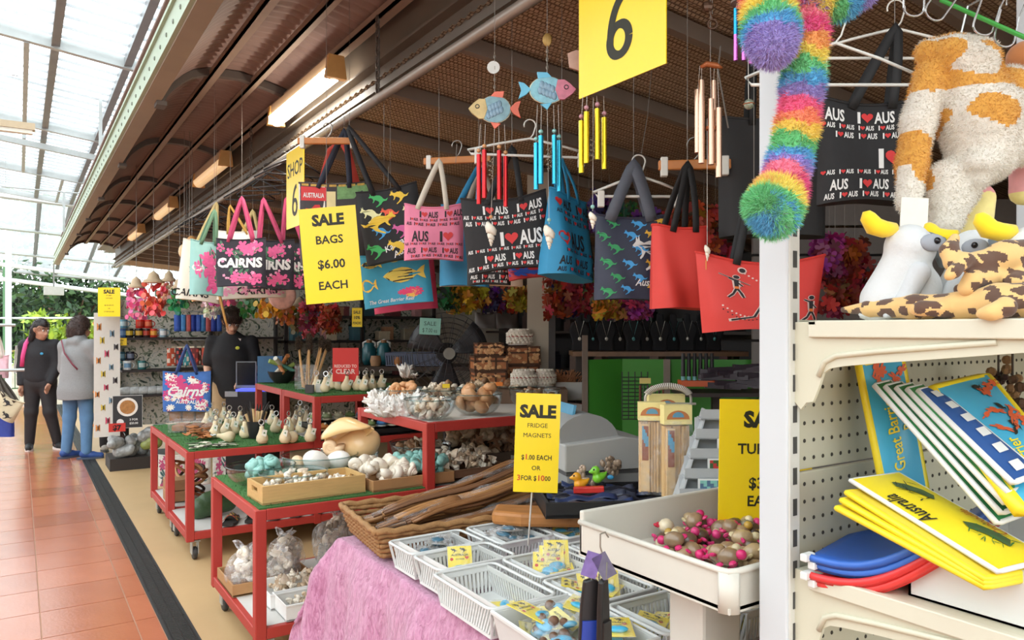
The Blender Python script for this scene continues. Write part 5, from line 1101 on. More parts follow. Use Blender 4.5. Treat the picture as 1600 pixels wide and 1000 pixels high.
# black flipper keyrings hanging from the tray rim on a hook
hk = P(938, 838, 1.42); t = thing('hook', 'thin wire hook over the rim of the white tray', 'hook', hk); g = MB(); g.tube([(.02, .0, -.005), (.012, 0, .006), (0, 0, .004), (0, 0, -.02), (.012, -.004, -.06), (.02, -.004, -.07), (.022, -.006, -.06)], .0018, 6); ob('wire', g, M((170, 168, 160), .3, .8), t)
def flipper(label, p, rz, w, h, c1, c2):
 t = thing('toy_fin', label, 'keyring', p, rz, 'hanging black toy fins'); pl = [(-w*.30, 0), (-w*.34, -h*.12), (-w*.42, -h*.35), (-w*.5, -h*.9), (-w*.42, -h), (w*.42, -h), (w*.5, -h*.9), (w*.42, -h*.35), (w*.34, -h*.12), (w*.3, 0), (0, h*.03)]
 R = Matrix.Rotation(math.pi/2, 4, 'X'); g = MB(); g.prism(pl, -.012, .0, R); ob('foot_pocket', g, M(c1, .35, 0, .1), t, bevel=.005)
 g = MB(); g.prism([(-w*.36, -h*.56), (-w*.42, -h*.95), (w*.42, -h*.95), (w*.36, -h*.56)], .0, .004, R); ob('blade', g, M(c2, .35), t); g = MB(); g.tube([(0, 0, h*.02), (.0, -.002, .035)], .0015, 5); ob('cord', g, M((120, 118, 112)), t)
flipper('wide black toy fin hanging from the tray hook', P(924, 908, 1.38), FACE+.1, S(40, 1.38), S(110, 1.38), (22, 22, 24), (32, 60, 150)); flipper('narrow black toy fin, right of the wide fin', P(947, 908, 1.36), FACE+.9, S(30, 1.36), S(112, 1.36), (26, 24, 24), (30, 28, 28))
flipper('blue toy fin glimpsed between the two black fins', P(936, 925, 1.42), FACE, S(20, 1.42), S(80, 1.42), (40, 64, 160), (40, 64, 160))
for i, (px, py, rr) in enumerate(((925, 890, .3), (943, 892, -.5))):
 o = ob('keyring_card', MB().b2((-.014, -.001, -.026), (.014, .001, .02)), M((112, 92, 150), .3, 0, .5, 60) if i == 0 else M((92, 88, 110), .3, 0, .5, 60), loc=P(px, py-10, 1.36), rot=(0, rr, FACE)); tag(o, ['purple printed card above the black fins', 'grey printed card right above the black fins'][i], 'card')
# ---- goods on the middle shelf
def slab(name, label, cat, q, th, edge, face, bulge=.012, prints=None, parts=None, group=None):
 """flexible pouch between four corner points tl,tr,br,bl; prints drawn in (0..1, 0..1) from bottom-left"""
 tl, tr, br, bl = [Vector(p) for p in q]; c = (tl+tr+br+bl)/4; n = (tr-tl).cross(bl-tl).normalized()
 if n.dot(c-Vector((0, 0, CAMH))) > 0: n = -n
 def F(u, v, off=0): p = (bl*(1-u)+br*u)*(1-v)+(tl*(1-u)+tr*u)*v; return p-c+n*(bulge*math.sin(math.pi*u)*math.sin(math.pi*min(1, max(0, v)))+off)
 t = thing(name, label, cat, c, 0, group); g = MB(); g.grid(lambda u, v: F(u, v), 12, 12)
 g.grid(lambda u, v: F(1-u, v, -th), 12, 12); ob('cover', g, face, t, smooth=True)
 g = MB(); pts = [F(u, 0, -th/2) for u in np.linspace(0, 1, 10)]+[F(1, v, -th/2) for v in np.linspace(0, 1, 10)][1:]+[F(u, 1, -th/2) for u in np.linspace(1, 0, 10)][1:]+[F(0, v, -th/2) for v in np.linspace(1, 0, 10)][1:-1]
 g.tube(pts, max(th*.62, .003), 7, closed=True); ob('edging', g, edge, t, smooth=True)
 for draw, mat, nm in (prints or []):
  g = MB(); draw(g, lambda u, v: F(u, v, .0016)); ob(nm, g, mat, t, stuff=nm != 'lettering')
 return t
SKY = M((70, 170, 206), .35, 0, .15, 12); YP = M((240, 214, 40), .4, 0, .05); BKP = M((34, 36, 30), .6); ORG = M((214, 92, 50), .5, 0, .4, 30); GRN = M((44, 120, 66), .5, 0, .2); WH = M((218, 218, 214), .45, 0, .03)
def letters(lines, sz, vertical=True):
 def d(g, fn):
  for s, u, v in lines:
   f2 = (lambda x, y: fn(u-y, v+x)) if vertical else (lambda x, y: fn(u+x, v+y))
   put_text(g, s, lambda x, y: f2(x*lines_w, y*1.0), 0, 0, sz, .01)
 return d
def vtext(s, u, v, h, asp, bold=.012):       # runs upward, asp = width/height of the slab face
 return lambda g, fn: put_text(g, s, lambda x, y: fn(u-y, v+x*asp), 0, 0, h, bold)
def htext(s, u, v, h, asp, bold=.012, shear=.2): return lambda g, fn: put_text(g, s, lambda x, y: fn(u+x, v+y*asp), 0, 0, h, bold, shear)
def blobs(n, seed, su, sv, u0=0, u1=1, v0=0, v1=1, poly=None):
 def d(g, fn):
  r = random.Random(seed)
  for k in range(n): g.flat(shp(poly or FLOWER, u0+(u1-u0)*r.random(), v0+(v1-v0)*r.random(), su*r.uniform(.6, 1.2), sv*r.uniform(.6, 1.2), r.uniform(-.6, .6)), fn)
 return d
slab('reef_pouch', 'blue reef pouch with yellow spine leaning on the perforated panel', 'pouch', (P(1345, 570, 1.26), P(1410, 560, 1.27), P(1450, 770, 1.24), P(1392, 800, 1.22)), .012, YP, SKY, .01,
 [(vtext('Great Barrier', .50, .50, .26, .27), YP, 'lettering'), (vtext('Reef', .86, .58, .26, .27), YP, 'lettering'), (blobs(6, 3, .3, .08, .3, .9, .86, .98), ORG, 'coral_print')])
for i in range(5):
 a = P(1368+i*17, 600+i*2, 1.20-.012*i); b = P(1392+i*17, 594+i*2, 1.22-.012*i); c2 = P(1600+i*6, 800-i*16, 1.02-.01*i); d2 = P(1560+i*6, 815-i*16, 1.0-.01*i)
 slab('green_folder', 'green and white striped pouch, %s in the fanned row' % ['first', 'second', 'third', 'fourth', 'fifth'][i], 'pouch', (a, b, c2, d2), .007, WH, [GRN, M((40, 96, 60), .5), GRN, M((60, 140, 80), .5), M((40, 80, 140), .5)][i], .008, [(lambda g, fn: [g.flat([(.3, .05+.16*k), (.7, .05+.16*k), (.7, .13+.16*k), (.3, .13+.16*k)], fn) for k in range(6)], WH, 'stripe')], group='fanned pouches')
slab('reef_pouch', 'blue reef pouch with coral picture lying at the right', 'pouch', (P(1460, 605, 1.16), P(1545, 585, 1.22), P(1690, 760, .98), P(1600, 790, .95)), .018, YP, SKY, .01,
 [(vtext('Barrier', .52, .30, .20, .3), YP, 'lettering'), (blobs(14, 5, .28, .07, .35, .95, .5, .97), ORG, 'coral_print'), (blobs(5, 8, .2, .07, .5, .9, .45, .9, [(x-.5, y-.5) for x, y in FISH]), BKP, 'fish_print')])
slab('croc_pouch', 'bright yellow pouch with crocodile pictures on top of the pile', 'pouch', (P(1330, 748, 1.14), P(1405, 738, 1.2), P(1640, 870, .98), P(1560, 890, .93)), .006, WH, YP, .006,
 [(lambda g, fn: put_text(g, 'Australia', lambda x, y: fn(.22-y, .60+x*.26), 0, 0, .24, .015, .2), BKP, 'lettering'), (lambda g, fn: put_text(g, 'Crocodile', lambda x, y: fn(.95-y, .36+x*.26), 0, 0, .2, .01, .3), M((196, 110, 40)), 'lettering'),
 (lambda g, fn: [g.flat([(.62+.16*math.sin(k)*.3, v0+.0), (.8, v0+.05), (.78, v0+.13), (.66, v0+.22), (.5, v0+.26), (.44, v0+.2), (.55, v0+.12)], fn) for k, v0 in enumerate((.12, .62))], M((70, 92, 52), .6, 0, .6, 60), 'crocodile_print'), (blobs(24, 9, .14, .03, .4, .85, .12, .36, LEAF), M((54, 110, 48), .6), 'leaf_print'), (blobs(16, 4, .14, .03, .4, .85, .62, .88, LEAF), BKP, 'scale_print')])
for i in range(3): slab('yellow_folder', 'plain yellow pouch, %s below the crocodile pouch' % ['first', 'second', 'third'][i], 'pouch', (P(1325-i*8, 766+i*12, 1.12), P(1398-i*6, 762+i*10, 1.2), P(1620, 885+i*6, .98), P(1540, 900+i*6, .93)), .008, YP, M((232, 206, 60), .5), .006, group='plain yellow pouches')
for i, (col, py) in enumerate((((40, 90, 176), 872), ((46, 100, 190), 884), ((206, 44, 44), 900), ((214, 52, 48), 912))):
 a = P(1262+(i % 2)*12, py-2, 1.17); t = thing('zip_folder', ['blue', 'bright blue', 'dark red', 'red'][i]+' curved zip pouch, %s of the low pile' % ['top', 'second', 'third', 'bottom'][i], 'pouch', a, 0, 'curved zip pouches')
 dirv = (P(1500, 852+i*12, 1.02)-a); back = Vector((.25, .06, 0))
 fn = lambda u, v: dirv*u+back*v+Vector((0, 0, -.022*math.sin(math.pi*min(1, u*1.15))+.02*u*u))
 g = MB(); g.grid(fn, 16, 6, thick=.008); ob('cover', g, M(col, .4, 0, .1), t, smooth=True); g = MB(); g.tube([fn(u, 0) for u in np.linspace(0, 1, 14)], .006, 7); ob('piping', g, M([min(255, v+12) for v in col], .4), t, smooth=True)
 ob('zip_end', MB().b2((-.012, -.006, -.006), (.012, .006, .006)), WH, t, bevel=.002)
bx = PZ(1465, 905, 1.139); t = thing('card_box', 'white cardboard display box at the shelf edge', 'box', (1.075, .38, 1.136)); ob('front', MB().b2((0, 0, 0), (.004, .21, .075)), WH, t); ob('side', MB().b2((0, .206, 0), (.3, .21, .075)), WH, t); ob('back', MB().b2((.3, 0, 0), (.304, .21, .19)), WH, t); ob('base', MB().b2((0, 0, 0), (.3, .21, .003)), WH, t)
g = MB(); g.prism([(0, 0), (.3, 0), (.3, .19), (.0, .075)], 0, .004, Matrix.Translation((0, .004, 0)) @ Matrix.Rotation(math.pi/2, 4, 'X')); ob('side', g, WH, t)
for i in range(3):
 t = thing('net_bag', '%s net bag of trinkets hanging at the right end of the shelf' % ['dark brown', 'tan', 'mid brown'][i], 'bag', P(1560+i*22, 600+i*10, 1.4-.08*i)); g = MB()
 for k in range(40): g.ell((random.gauss(0, .018), random.gauss(0, .018), random.gauss(-.02, .03)), random.uniform(.005, .01), 6, 4)
 ob('trinkets', g, M([(60, 40, 34), (150, 116, 80), (90, 66, 50)][i], .4, .2, .4, 60), t, stuff=True); g = MB(); g.tube([(0, 0, .02), (0, .0, .1)], .002, 5); ob('string', g, M((70, 60, 50)), t)
g = MB()
for k in range(30): g.tube([(random.uniform(0, .3), random.uniform(0, .3), random.uniform(0, .02)), (random.uniform(0, .3), random.uniform(0, .3), random.uniform(.0, .03))], .008, 5)
o = ob('dark_goods', g, M((40, 44, 70), .5, 0, .4, 20), loc=(1.08, .4, .74)); tag(o, 'heap of dark blue pouches on the lowest visible shelf', 'pouches'); o['kind'] = 'stuff'
# ================================================================== HANGING BAGS
def bag(label, px, py, wpx, hpx, d, mat, yaw=0, roll=0, hang=None, strap=(30, 30, 30), straps=(.28, .72), gus=.07, prints=(), flare=.0, sag=.012, seed=1, group=None, parts=None, strap_w=.012, name='tote_bag', pitch=0, thick_top=.25, crease=.006):
 w, h = S(wpx, d), S(hpx, d); top = P(px, py, d)
 R = Euler((pitch, roll, FACE+yaw)); t = thing(name, label, 'bag', top, group=group, rot=tuple(R)); rm = T(top, tuple(R)).inverted()
 rr = random.Random(seed); ph = [rr.uniform(0, 6) for _ in range(6)]
 def prof(v): return gus/2*(thick_top+(1-thick_top)*min(1, v*1.3)**.8)
 def Y(u, v, s): return s*prof(v)*max(0, 1-abs(2*u-1)**5)**.5+crease*math.sin(5*u+ph[0])*math.sin(3*v+ph[1])+crease*.7*math.sin(11*u+ph[2]-4*v)*v+.008*math.sin(2.4*u+ph[3])*(1-v)
 def XZ(u, v):
  ww = w*(1+flare*v)
  return (u-.5)*ww, -h*v-sag*math.sin(math.pi*u)*(1-v)+sag*.5*math.sin(math.pi*u)*v
 def F(u, v, s=-1, off=0):
  x, z = XZ(u, v); return Vector((x, Y(u, v, s)+s*off, z))
 nu, nv = 20, 14; g = MB(); f0 = [[F(i/nu, j/nv, -1) for i in range(nu+1)] for j in range(nv+1)]; b0 = [[F(i/nu, j/nv, 1) for i in range(nu+1)] for j in range(nv+1)]
 W = nu+1; vs = [p for r in f0 for p in r]+[p for r in b0 for p in r]; o = W*(nv+1); fs = []
 for j in range(nv):
  for i in range(nu): a = j*W+i; fs.append((a, a+W, a+W+1, a+1)); fs.append((o+a, o+a+1, o+a+W+1, o+a+W))
  a = j*W; fs.append((a, o+a, o+a+W, a+W)); a = j*W+nu; fs.append((a, a+W, o+a+W, o+a))
 for i in range(nu): a = nv*W+i; fs.append((a, o+a, o+a+1, a+1))
 g.add(vs, fs); ob('body', g, mat, t, smooth=50)
 g = MB()
 for s in (-1, 1): g.tube([F(i/nu, .004, s, .0012) for i in range(nu+1)], .0035, 5)
 ob('hem', g, mat, t)
 if hang:
  wp = P(hang[0], hang[1], hang[2] if len(hang) > 2 else d); hp = rm @ wp; sm = M(strap, .7, 0, .1, 40)
  for s in (-1, 1):
   a, b = F(straps[0], .06, s, .003), F(straps[1], .06, s, .003); c1 = hp+Vector((-.006, s*.006, -.01)); c2 = hp+Vector((.006, s*.006, -.01)); m0 = hp+Vector((0, s*.006, .004))
   pts = []
   for q in np.linspace(0, 1, 7): pts.append(a.lerp(c1, q)+Vector((-.002*math.sin(math.pi*q), s*.008*math.sin(math.pi*q), 0)))
   pts.append(m0)
   for q in np.linspace(0, 1, 7): pts.append(c2.lerp(b, q)+Vector((.002*math.sin(math.pi*q), s*.008*math.sin(math.pi*q), 0)))
   g = MB(); g.tube(pts, strap_w, 6, flat=.14, up=(0, s, 0)); ob('strap', g, sm, t, smooth=True)
 if hang and px > 60: hang_cord(t, wp)
 asp = h/w
 def fn(x, y): return F(x, 1-y, -1, .0022)          # x 0..1 across, y 0..1 upward
 for draw, m, nm in prints:
  g = MB(); draw(g, fn, asp); 
  if g.f: ob(nm, g, m, t, stuff=nm not in ('lettering', 'band'))
 return t
PWH = M((228, 226, 222), .6, 0, .05); PRED = M((206, 46, 46), .6, 0, .06); PBK = M((34, 28, 30), .7, 0, .1); BLK = M((31, 29, 30), .75, 0, .15, 60)
def aus_pat(which, seed, big=True):
 """rows of I-heart-AUS in mixed sizes"""
 def d(g, fn, asp):
  r = random.Random(seed); rows = []; y = .03
  sizes = [.055, .10, .045, .20 if big else .07, .06, .05, .12, .055, .045, .09]
  k = 0
  while y < .95:
   hh = sizes[k % len(sizes)]*(1 if asp > .8 else 1.25); k += 1
   if y+hh > .98: break
   wd = hh*asp*2.9; x = r.uniform(-.5, .0)*wd
   while x < 1:
    one(g, fn, asp, x, y, hh); x += wd*(1.18 if hh < .1 else 1.25)
   y += hh*1.5
 def one(g, fn, asp, x, y, hh):
  k = hh*asp
  cl = lambda a, b: fn(min(.985, max(.015, a)), b)
  if which == 'text':
   if 0 < x < .94: put_text(g, 'I', lambda a, b: cl(a*asp+0, b), (x+.15*k)/asp, y, hh, .03)
   if -1.0*k < x < .99-k*2.3: put_text(g, 'AUS', lambda a, b: cl(a*asp, b), (x+1.97*k)/asp, y, hh, .03, width=1.45*hh)
  elif 0 < x+.3*k < .99-.9*k: g.flat(shp(HEART, x+.75*k, y+hh*.52, .85*k, .9*hh), cl)
 return d
def kang_pat(cols, pick, seed, rows=5, per=3, sc=1.0, rot=.2):
 def d(g, fn, asp):
  r = random.Random(seed); n = 0
  for j in range(rows):
   for i in range(per):
    n += 1; c = (n*3+j) % cols; x = (i+.12+.4*(j % 2))/per+r.uniform(-.03, .03); y = (j+.15)/rows+r.uniform(-.02, .02); s = .85/per*sc*r.uniform(.85, 1.05)
    if c == pick and x+s < 1.2 and x > 0: g.flat(shp(KANG, x, min(y, 1-s/asp*.9), s, s/asp*.9), lambda a, b: fn(min(.988, a), b))
 return d
def flowers(seed, n, s, poly=FLOWER, lo=(0, 0), hi=(1, 1)):
 def d(g, fn, asp):
  r = random.Random(seed)
  for k in range(n):
   q = s*r.uniform(.7, 1.2); x = lo[0]+q/2+(hi[0]-lo[0]-q)*r.random(); y = lo[1]+q/asp/2+(hi[1]-lo[1]-q/asp)*r.random(); g.flat(shp(poly, x, y, q, q/asp, r.uniform(0, 6)), lambda a, b: fn(min(.99, max(.01, a)), min(.99, max(.01, b))))
 return d
def txt(s, x, y, h, bold=.03, shear=0, width=None, rot=0):
 return lambda g, fn, asp: put_text(g, s, lambda a, b: fn(x+a*asp, y+b), 0, 0, h, bold, shear, width=(width/asp if width else None), rot=rot)
KC = [M((230, 190, 50), .6), M((60, 150, 206), .6), M((226, 86, 56), .6), M((60, 170, 90), .6), M((206, 90, 150), .6), M((232, 226, 170), .6)]
# --- left floral cluster at the pipe
PINKF = M((226, 92, 146), .6, 0, .3, 60); PINKL = M((240, 160, 190), .6); GRNL = M((70, 112, 84), .6, 0, .3, 60); NAVY = M((42, 38, 48), .7, 0, .15, 50); CREAMB = M((232, 224, 208), .7, 0, .06, 30)
def cairns(label, px, py, w, h, d, yaw, roll, hang, seed):
 bag(label, px, py, w, h, d, NAVY, yaw, roll, hang, (196, 70, 110), (.25, .75), .06, [(flowers(seed+5, 14, .2, LEAF), GRNL, 'leaf_print'), (flowers(seed, 9, .24, FLOWER, (0, .62), (1, 1)), PINKF, 'hibiscus_print'), (flowers(seed+1, 8, .24, FLOWER, (0, 0), (1, .34)), PINKF, 'hibiscus_print'), (flowers(seed+2, 16, .07), PINKL, 'petal_print'),
  (lambda g, fn, asp: g.flat([(.02, .36), (.98, .36), (.98, .64), (.02, .64)], lambda x, y: fn(x, y)+Vector((0, .0005, 0))), NAVY, 'band'), (txt('CAIRNS', .5, .40, .2, .045, width=.9), PWH, 'lettering')], seed=seed, group='floral name bags')
bag('cream tote with black palm sketch behind the floral bags', 322, 378, 66, 94, 5.3, CREAMB, .5, .12, (338, 318, 5.3), (214, 190, 130), gus=.1, prints=[(txt("CAIRNS", .3, .06, .12, .02, .2), PBK, 'lettering'), (flowers(4, 10, .3, LEAF, (.1, .3), (.9, .9)), PBK, 'palm_print')], seed=3)
bag('cream floral tote hanging below the black floral bags', 388, 395, 108, 72, 5.35, CREAMB, .1, -.05, (395, 330, 5.3), (214, 190, 130), gus=.1, prints=[(txt('CAIRNS', .62, .08, .18, .03), PBK, 'lettering'), (flowers(8, 7, .16, FLOWER, (0, 0), (1, .35)), PINKL, 'hibiscus_print')], seed=4)
bag('white bag with rope handles behind the first floral bag', 372, 360, 70, 80, 5.1, M((238, 234, 224), .6), .1, 0, (360, 322, 5.1), (196, 150, 70), gus=.09, strap_w=.007, seed=6)
bag('green and pink hibiscus bag turned sideways at the left of the cluster', 325, 376, 52, 86, 4.85, M((150, 196, 190), .6, 0, .1), .75, .03, (335, 330, 4.85), (110, 150, 120), gus=.07, prints=[(flowers(2, 7, .5), PINKF, 'hibiscus_print'), (txt('CAIRNS', .5, .44, .12, .03), PWH, 'lettering'), (flowers(6, 8, .3, LEAF), GRNL, 'leaf_print')], seed=7)
cairns('black hibiscus bag lettered in white, at the far right of the cluster', 458, 378, 66, 76, 5.15, .0, 0, (448, 310, 5.15), 31)
cairns('black hibiscus bag lettered in white, middle of the cluster', 424, 374, 76, 78, 4.95, -.1, .02, (412, 312, 4.95), 21)
cairns('black hibiscus bag lettered in white, front of the cluster', 377, 372, 80, 76, 4.7, -.05, .0, (378, 310, 4.7), 11)
# --- middle group
t = bag('tote with red and white map prints half hidden by the bags sign', 522, 284, 110, 130, 3.62, M((60, 52, 54), .7, 0, .2), 0, -.02, (538, 205, 3.6), (34, 38, 54), gus=.06, seed=9, prints=[
 (lambda g, fn, asp: g.flat([(.0, .55), (.38, .55), (.38, .98), (.0, .98)], fn), M((226, 220, 210), .6), 'white_patch'), (lambda g, fn, asp: g.flat([(.04, .78), (.40, .78), (.40, .95), (.04, .95)], lambda x, y: fn(x, y)+Vector((0, -.001, 0))), PRED, 'red_patch'),
 (txt('AUSTRALIA', .22, .82, .06, .02, width=.3), PWH, 'lettering'), (flowers(3, 1, .3, [(-.5, -.2), (-.45, .2), (-.2, .4), (0, .25), (.1, .45), (.3, .2), (.5, -.1), (.3, -.45), (.05, -.25), (-.25, -.35)], (.02, .5), (.4, .8)), PRED, 'map_print'),
 (lambda g, fn, asp: g.flat([(.55, .8), (.98, .8), (.98, .97), (.55, .97)], fn), M((110, 150, 90), .6, 0, .5, 60), 'green_patch'), (lambda g, fn, asp: g.flat([(.4, .6), (.53, .6), (.53, .9), (.4, .9)], fn), M((226, 206, 150), .6), 'cream_patch'), (lambda g, fn, asp: [g.flat([(.05+.13*k, .96), (.15+.13*k, .96), (.15+.13*k, 1.0), (.05+.13*k, 1.0)], fn) for k in range(7)], M((190, 150, 60), .6, 0, .6, 90), 'border_print')])
g = MB(); r0 = [P(503, 285, 3.66), P(517, 235, 3.68), P(532, 222, 3.68), P(543, 236, 3.68), P(558, 290, 3.66)]; o = r0[0].copy(); g.tube([p-o for p in r0], .02, 6, flat=.15, up=(0, -1, 0)); tag(ob('bag_strap', g, M((206, 70, 54), .7), loc=o, smooth=True), 'red orange bag strap behind the black straps', 'strap')
bag('black tote with bright coloured kangaroos, beside the bags sign', 603, 292, 98, 118, 3.42, BLK, -.05, -.16, (546, 200, 3.45), (28, 26, 28), gus=.07, seed=12, prints=[(kang_pat(6, k, 5, 4, 3, 1.25), KC[k], 'kangaroo_print') for k in range(6)]+[(lambda g, fn, asp: g.flat(shp(KANG, .0, .38, .6, .36, 0, True), lambda x, y: fn(max(.01, x), y)+Vector((0, -.001, 0))), KC[0], 'kangaroo_print'), (txt('Kangaroo', .62, .2, .085, .015, .3, rot=.4), PWH, 'lettering'), (txt('Australia', .72, .1, .085, .015, .3, rot=.4), PWH, 'lettering')])
REEF = M((58, 158, 190), .6, 0, .1, 30)
bag('crimson tote mostly behind the blue reef tote', 626, 395, 100, 92, 3.75, M((196, 58, 92), .65), 0, -.1, (610, 300, 3.7), (150, 40, 70), seed=14)
def fishes(kind):
 def d(g, fn, asp):
  L = [(.32, .36, .62, .42, False), (.02, .72, .3, .2, True), (.38, .82, .28, .16, False)]
  for x, y, s, hh, fl in L:
   if kind == 'body': g.flat(shp(FISH, x, y, s, hh, 0, False), fn)
   elif kind == 'stripe':
    for k in range(4): g.flat(shp([(.22, .22+.15*k), (.70, .26+.13*k), (.70, .31+.13*k), (.22, .29+.15*k)], x, y, s, hh), lambda a, b: fn(a, b)+Vector((0, -.001, 0)))
    g.flat(shp([(.06, .45), (.16, .74), (.24, .78), (.2, .4), (.14, .3)], x, y, s, hh), lambda a, b: fn(a, b)+Vector((0, -.001, 0)))
 return d
bag('blue tote with striped reef fish, below the kangaroo tote', 614, 394, 108, 84, 3.55, REEF, 0, -.12, (600, 330, 3.5), (58, 150, 180), gus=.06, seed=15, prints=[(fishes('body'), M((232, 206, 90), .6), 'fish_print'), (fishes('stripe'), PBK, 'stripe_print'), (flowers(6, 9, .16, DAISY, (.45, .1), (.92, .34)), M((226, 60, 110), .6), 'coral_print'), (flowers(9, 4, .14, DAISY, (.55, .1), (.9, .28)), M((240, 190, 80), .6), 'coral_print'),
 (lambda g, fn, asp: g.flat(shp([(x-.5, y-.5) for x, y in FISH], .1, .42, .26, .34, .1), fn), M((240, 196, 70), .6), 'fish_print'), (txt('The Great Barrier Reef', .42, .06, .075, .01, .25, width=.66), PWH, 'lettering')])
bag('cream tote with blue panel hanging behind the black printed tote', 752, 330, 130, 118, 3.5, M((226, 196, 170), .7), 0, 0, (752, 262, 3.5), (200, 180, 160), seed=18)
bag('plain blue tote behind the pink printed tote', 728, 320, 78, 128, 3.38, M((54, 140, 182), .65), 0, .02, (748, 260, 3.4), (50, 140, 185), seed=17)
bag('pink tote with small black lettering and hearts, cream straps', 678, 318, 92, 90, 3.2, M((226, 128, 156), .7, 0, .06), .05, .0, (686, 252, 3.2), (216, 206, 188), (.22, .72), gus=.06, seed=19, sag=.02, prints=[(aus_pat('text', 3), PBK, 'lettering'), (aus_pat('heart', 3), PRED, 'heart_print')])
bag('small black lettered bag peeking below the big black tote', 764, 372, 68, 74, 3.0, BLK, 0, 0, None, seed=20, prints=[(aus_pat('text', 13, False), PWH, 'lettering'), (aus_pat('heart', 13, False), PRED, 'heart_print')])
bag('big black tote with white lettering and red hearts, centre of the row', 786, 303, 134, 122, 2.72, BLK, -.05, -.10, (800, 232, 2.8), (28, 27, 28), (.3, .7), gus=.06, seed=21, sag=.025, prints=[(aus_pat('text', 7), PWH, 'lettering'), (aus_pat('heart', 7), PRED, 'heart_print')])
bag('red and blue folded bag behind the turned blue tote', 828, 412, 70, 24, 2.95, M((190, 44, 48), .6), 0, -.1, None, seed=22, prints=[(flowers(3, 6, .3), M((50, 90, 180), .6), 'flower_print')])
bag('blue lettered tote turned away beside the black tote', 890, 305, 104, 132, 2.72, M((42, 140, 184), .6, 0, .06), .95, .10, (878, 252, 2.72), (42, 140, 184), (.35, .65), gus=.13, seed=23, flare=.0, prints=[(aus_pat('text', 9), PBK, 'lettering'), (aus_pat('heart', 9), PRED, 'heart_print')])
bag('navy bag with rows of coloured kangaroos and wrapped handles', 985, 335, 108, 135, 2.5, M((42, 46, 66), .55, 0, .1), .0, .02, (990, 258, 2.5), (92, 96, 106), (.2, .8), gus=.08, seed=25, strap_w=.022, prints=[(kang_pat(5, k, 15, 6, 3, .84), [M((226, 110, 50), .6), M((70, 160, 220), .6), M((206, 60, 110), .6), M((50, 150, 90), .6), M((230, 180, 60), .6)][k], 'kangaroo_print') for k in range(5)]+[(lambda g, fn, asp: g.flat(shp(KANG, .52, .34, .58, .5), lambda x, y: fn(min(.99, x), y)+Vector((0, -.001, 0))), PWH, 'kangaroo_print'), (txt('Australia', .78, .16, .09, .02, .3, width=.44), PWH, 'lettering')])
bag('plain red tote between the navy bag and the figure tote', 1062, 352, 88, 132, 2.3, M((214, 58, 48), .6, 0, .05), .25, .02, (1074, 258, 2.3), (30, 28, 28), (.3, .7), gus=.12, seed=27, thick_top=.5)
def figure(kind):
 """dancing figure, dots, roundel and kangaroo outline"""
 def d(g, fn, asp):
  def L(pts, w): 
   for (x0, y0), (x1, y1) in zip(pts, pts[1:]):
    dx, dy = x1-x0, (y1-y0); l = math.hypot(dx, dy)+1e-6; nx, ny = -dy/l*w, dx/l*w; g.flat([(x0-nx, y0-ny), (x1-nx*.8, y1-ny*.8), (x1+nx*.8, y1+ny*.8), (x0+nx, y0+ny)], fn)
  if kind == 'pale': w = .016
  else: w = .009
  for ox, oy, s in ((.26, .44, .34), (.86, .14, .36)):
   q = lambda x, y: (ox+x*s*.8, oy+y*s)
   if kind in ('pale', 'dark'):
    L([q(.1, .8), q(.1, .45)], w*2.2); L([q(.1, .45), q(-.02, .2), q(-.18, .05)], w*1.3); L([q(.1, .45), q(.22, .25), q(.3, .05)], w*1.3); L([q(.1, .75), q(-.12, .85)], w); L([q(.1, .72), q(.28, .55)], w); g.flat(shp(CIRC, *q(.11, .92), (.05 if kind == 'dark' else .065)), fn)
    L([q(-.4, .98), q(.5, .62)], w*.5) if ox < .5 else None
   elif kind == 'orange': L([q(.1, .52), q(.1, .42)], .02)
  if kind == 'pale':
   for k in range(11): g.flat(shp(CIRC, .16+.035*k, .34-.10*math.sin(k*.3)-.01*k, .018, .024), fn)
   for k in range(6): g.flat(shp(CIRC, .36+.03*k, .82-.03*k, .018, .024), fn)
   g.flat(shp(CIRC, .34, .86, .075, .1), fn); L([(.2, .14), (.42, .18), (.48, .34), (.56, .5), (.7, .56)], .02)
  if kind == 'dark':
   for k in range(9): g.flat(shp(CIRC, .16+.035*k, .29-.10*math.sin(k*.3)-.01*k, .013, .018), fn)
   L([(.22, .142), (.42, .18), (.48, .34), (.56, .5), (.7, .56)], .012)
   g.flat(shp(CIRC, .34, .86, .05, .066), lambda x, y: fn(x, y)+Vector((0, -.001, 0)))
 return lambda g, fn, asp: d(g, (lambda x, y: fn(x, y)+Vector((0, {'pale': 0, 'dark': -.001, 'orange': -.002}[kind], 0))), asp)
bag('red tote with dancing figure and dot pattern, behind the white upright', 1188, 395, 200, 128, 2.02, M((208, 56, 48), .6, 0, .05), -.02, .03, (1178, 290, 2.05), (28, 26, 26), (.3, .62), gus=.10, seed=29, flare=-.14, sag=.03, prints=[(figure('pale'), M((222, 190, 180), .6), 'figure_outline'), (figure('dark'), PBK, 'figure_print'), (figure('orange'), M((216, 110, 40)), 'figure_print'), (txt('Australia', .62, .06, .08, .01, .35), M((222, 190, 180), .6), 'lettering')])
bag('large plain black bag above the red figure tote', 1206, 182, 168, 190, 2.35, M((44, 42, 42), .7, 0, .1), .05, 0, (1180, 60, 2.35), (26, 25, 25), (.3, .7), gus=.12, seed=33)
bag('black tote with white lettering and hearts at the right, behind the plush', 1362, 152, 156, 170, 1.82, BLK, -.12, .03, (1398, 45, 1.8), (28, 27, 28), (.3, .68), gus=.07, seed=35, sag=.02, prints=[(aus_pat('text', 27), PWH, 'lettering'), (aus_pat('heart', 27), PRED, 'heart_print')])
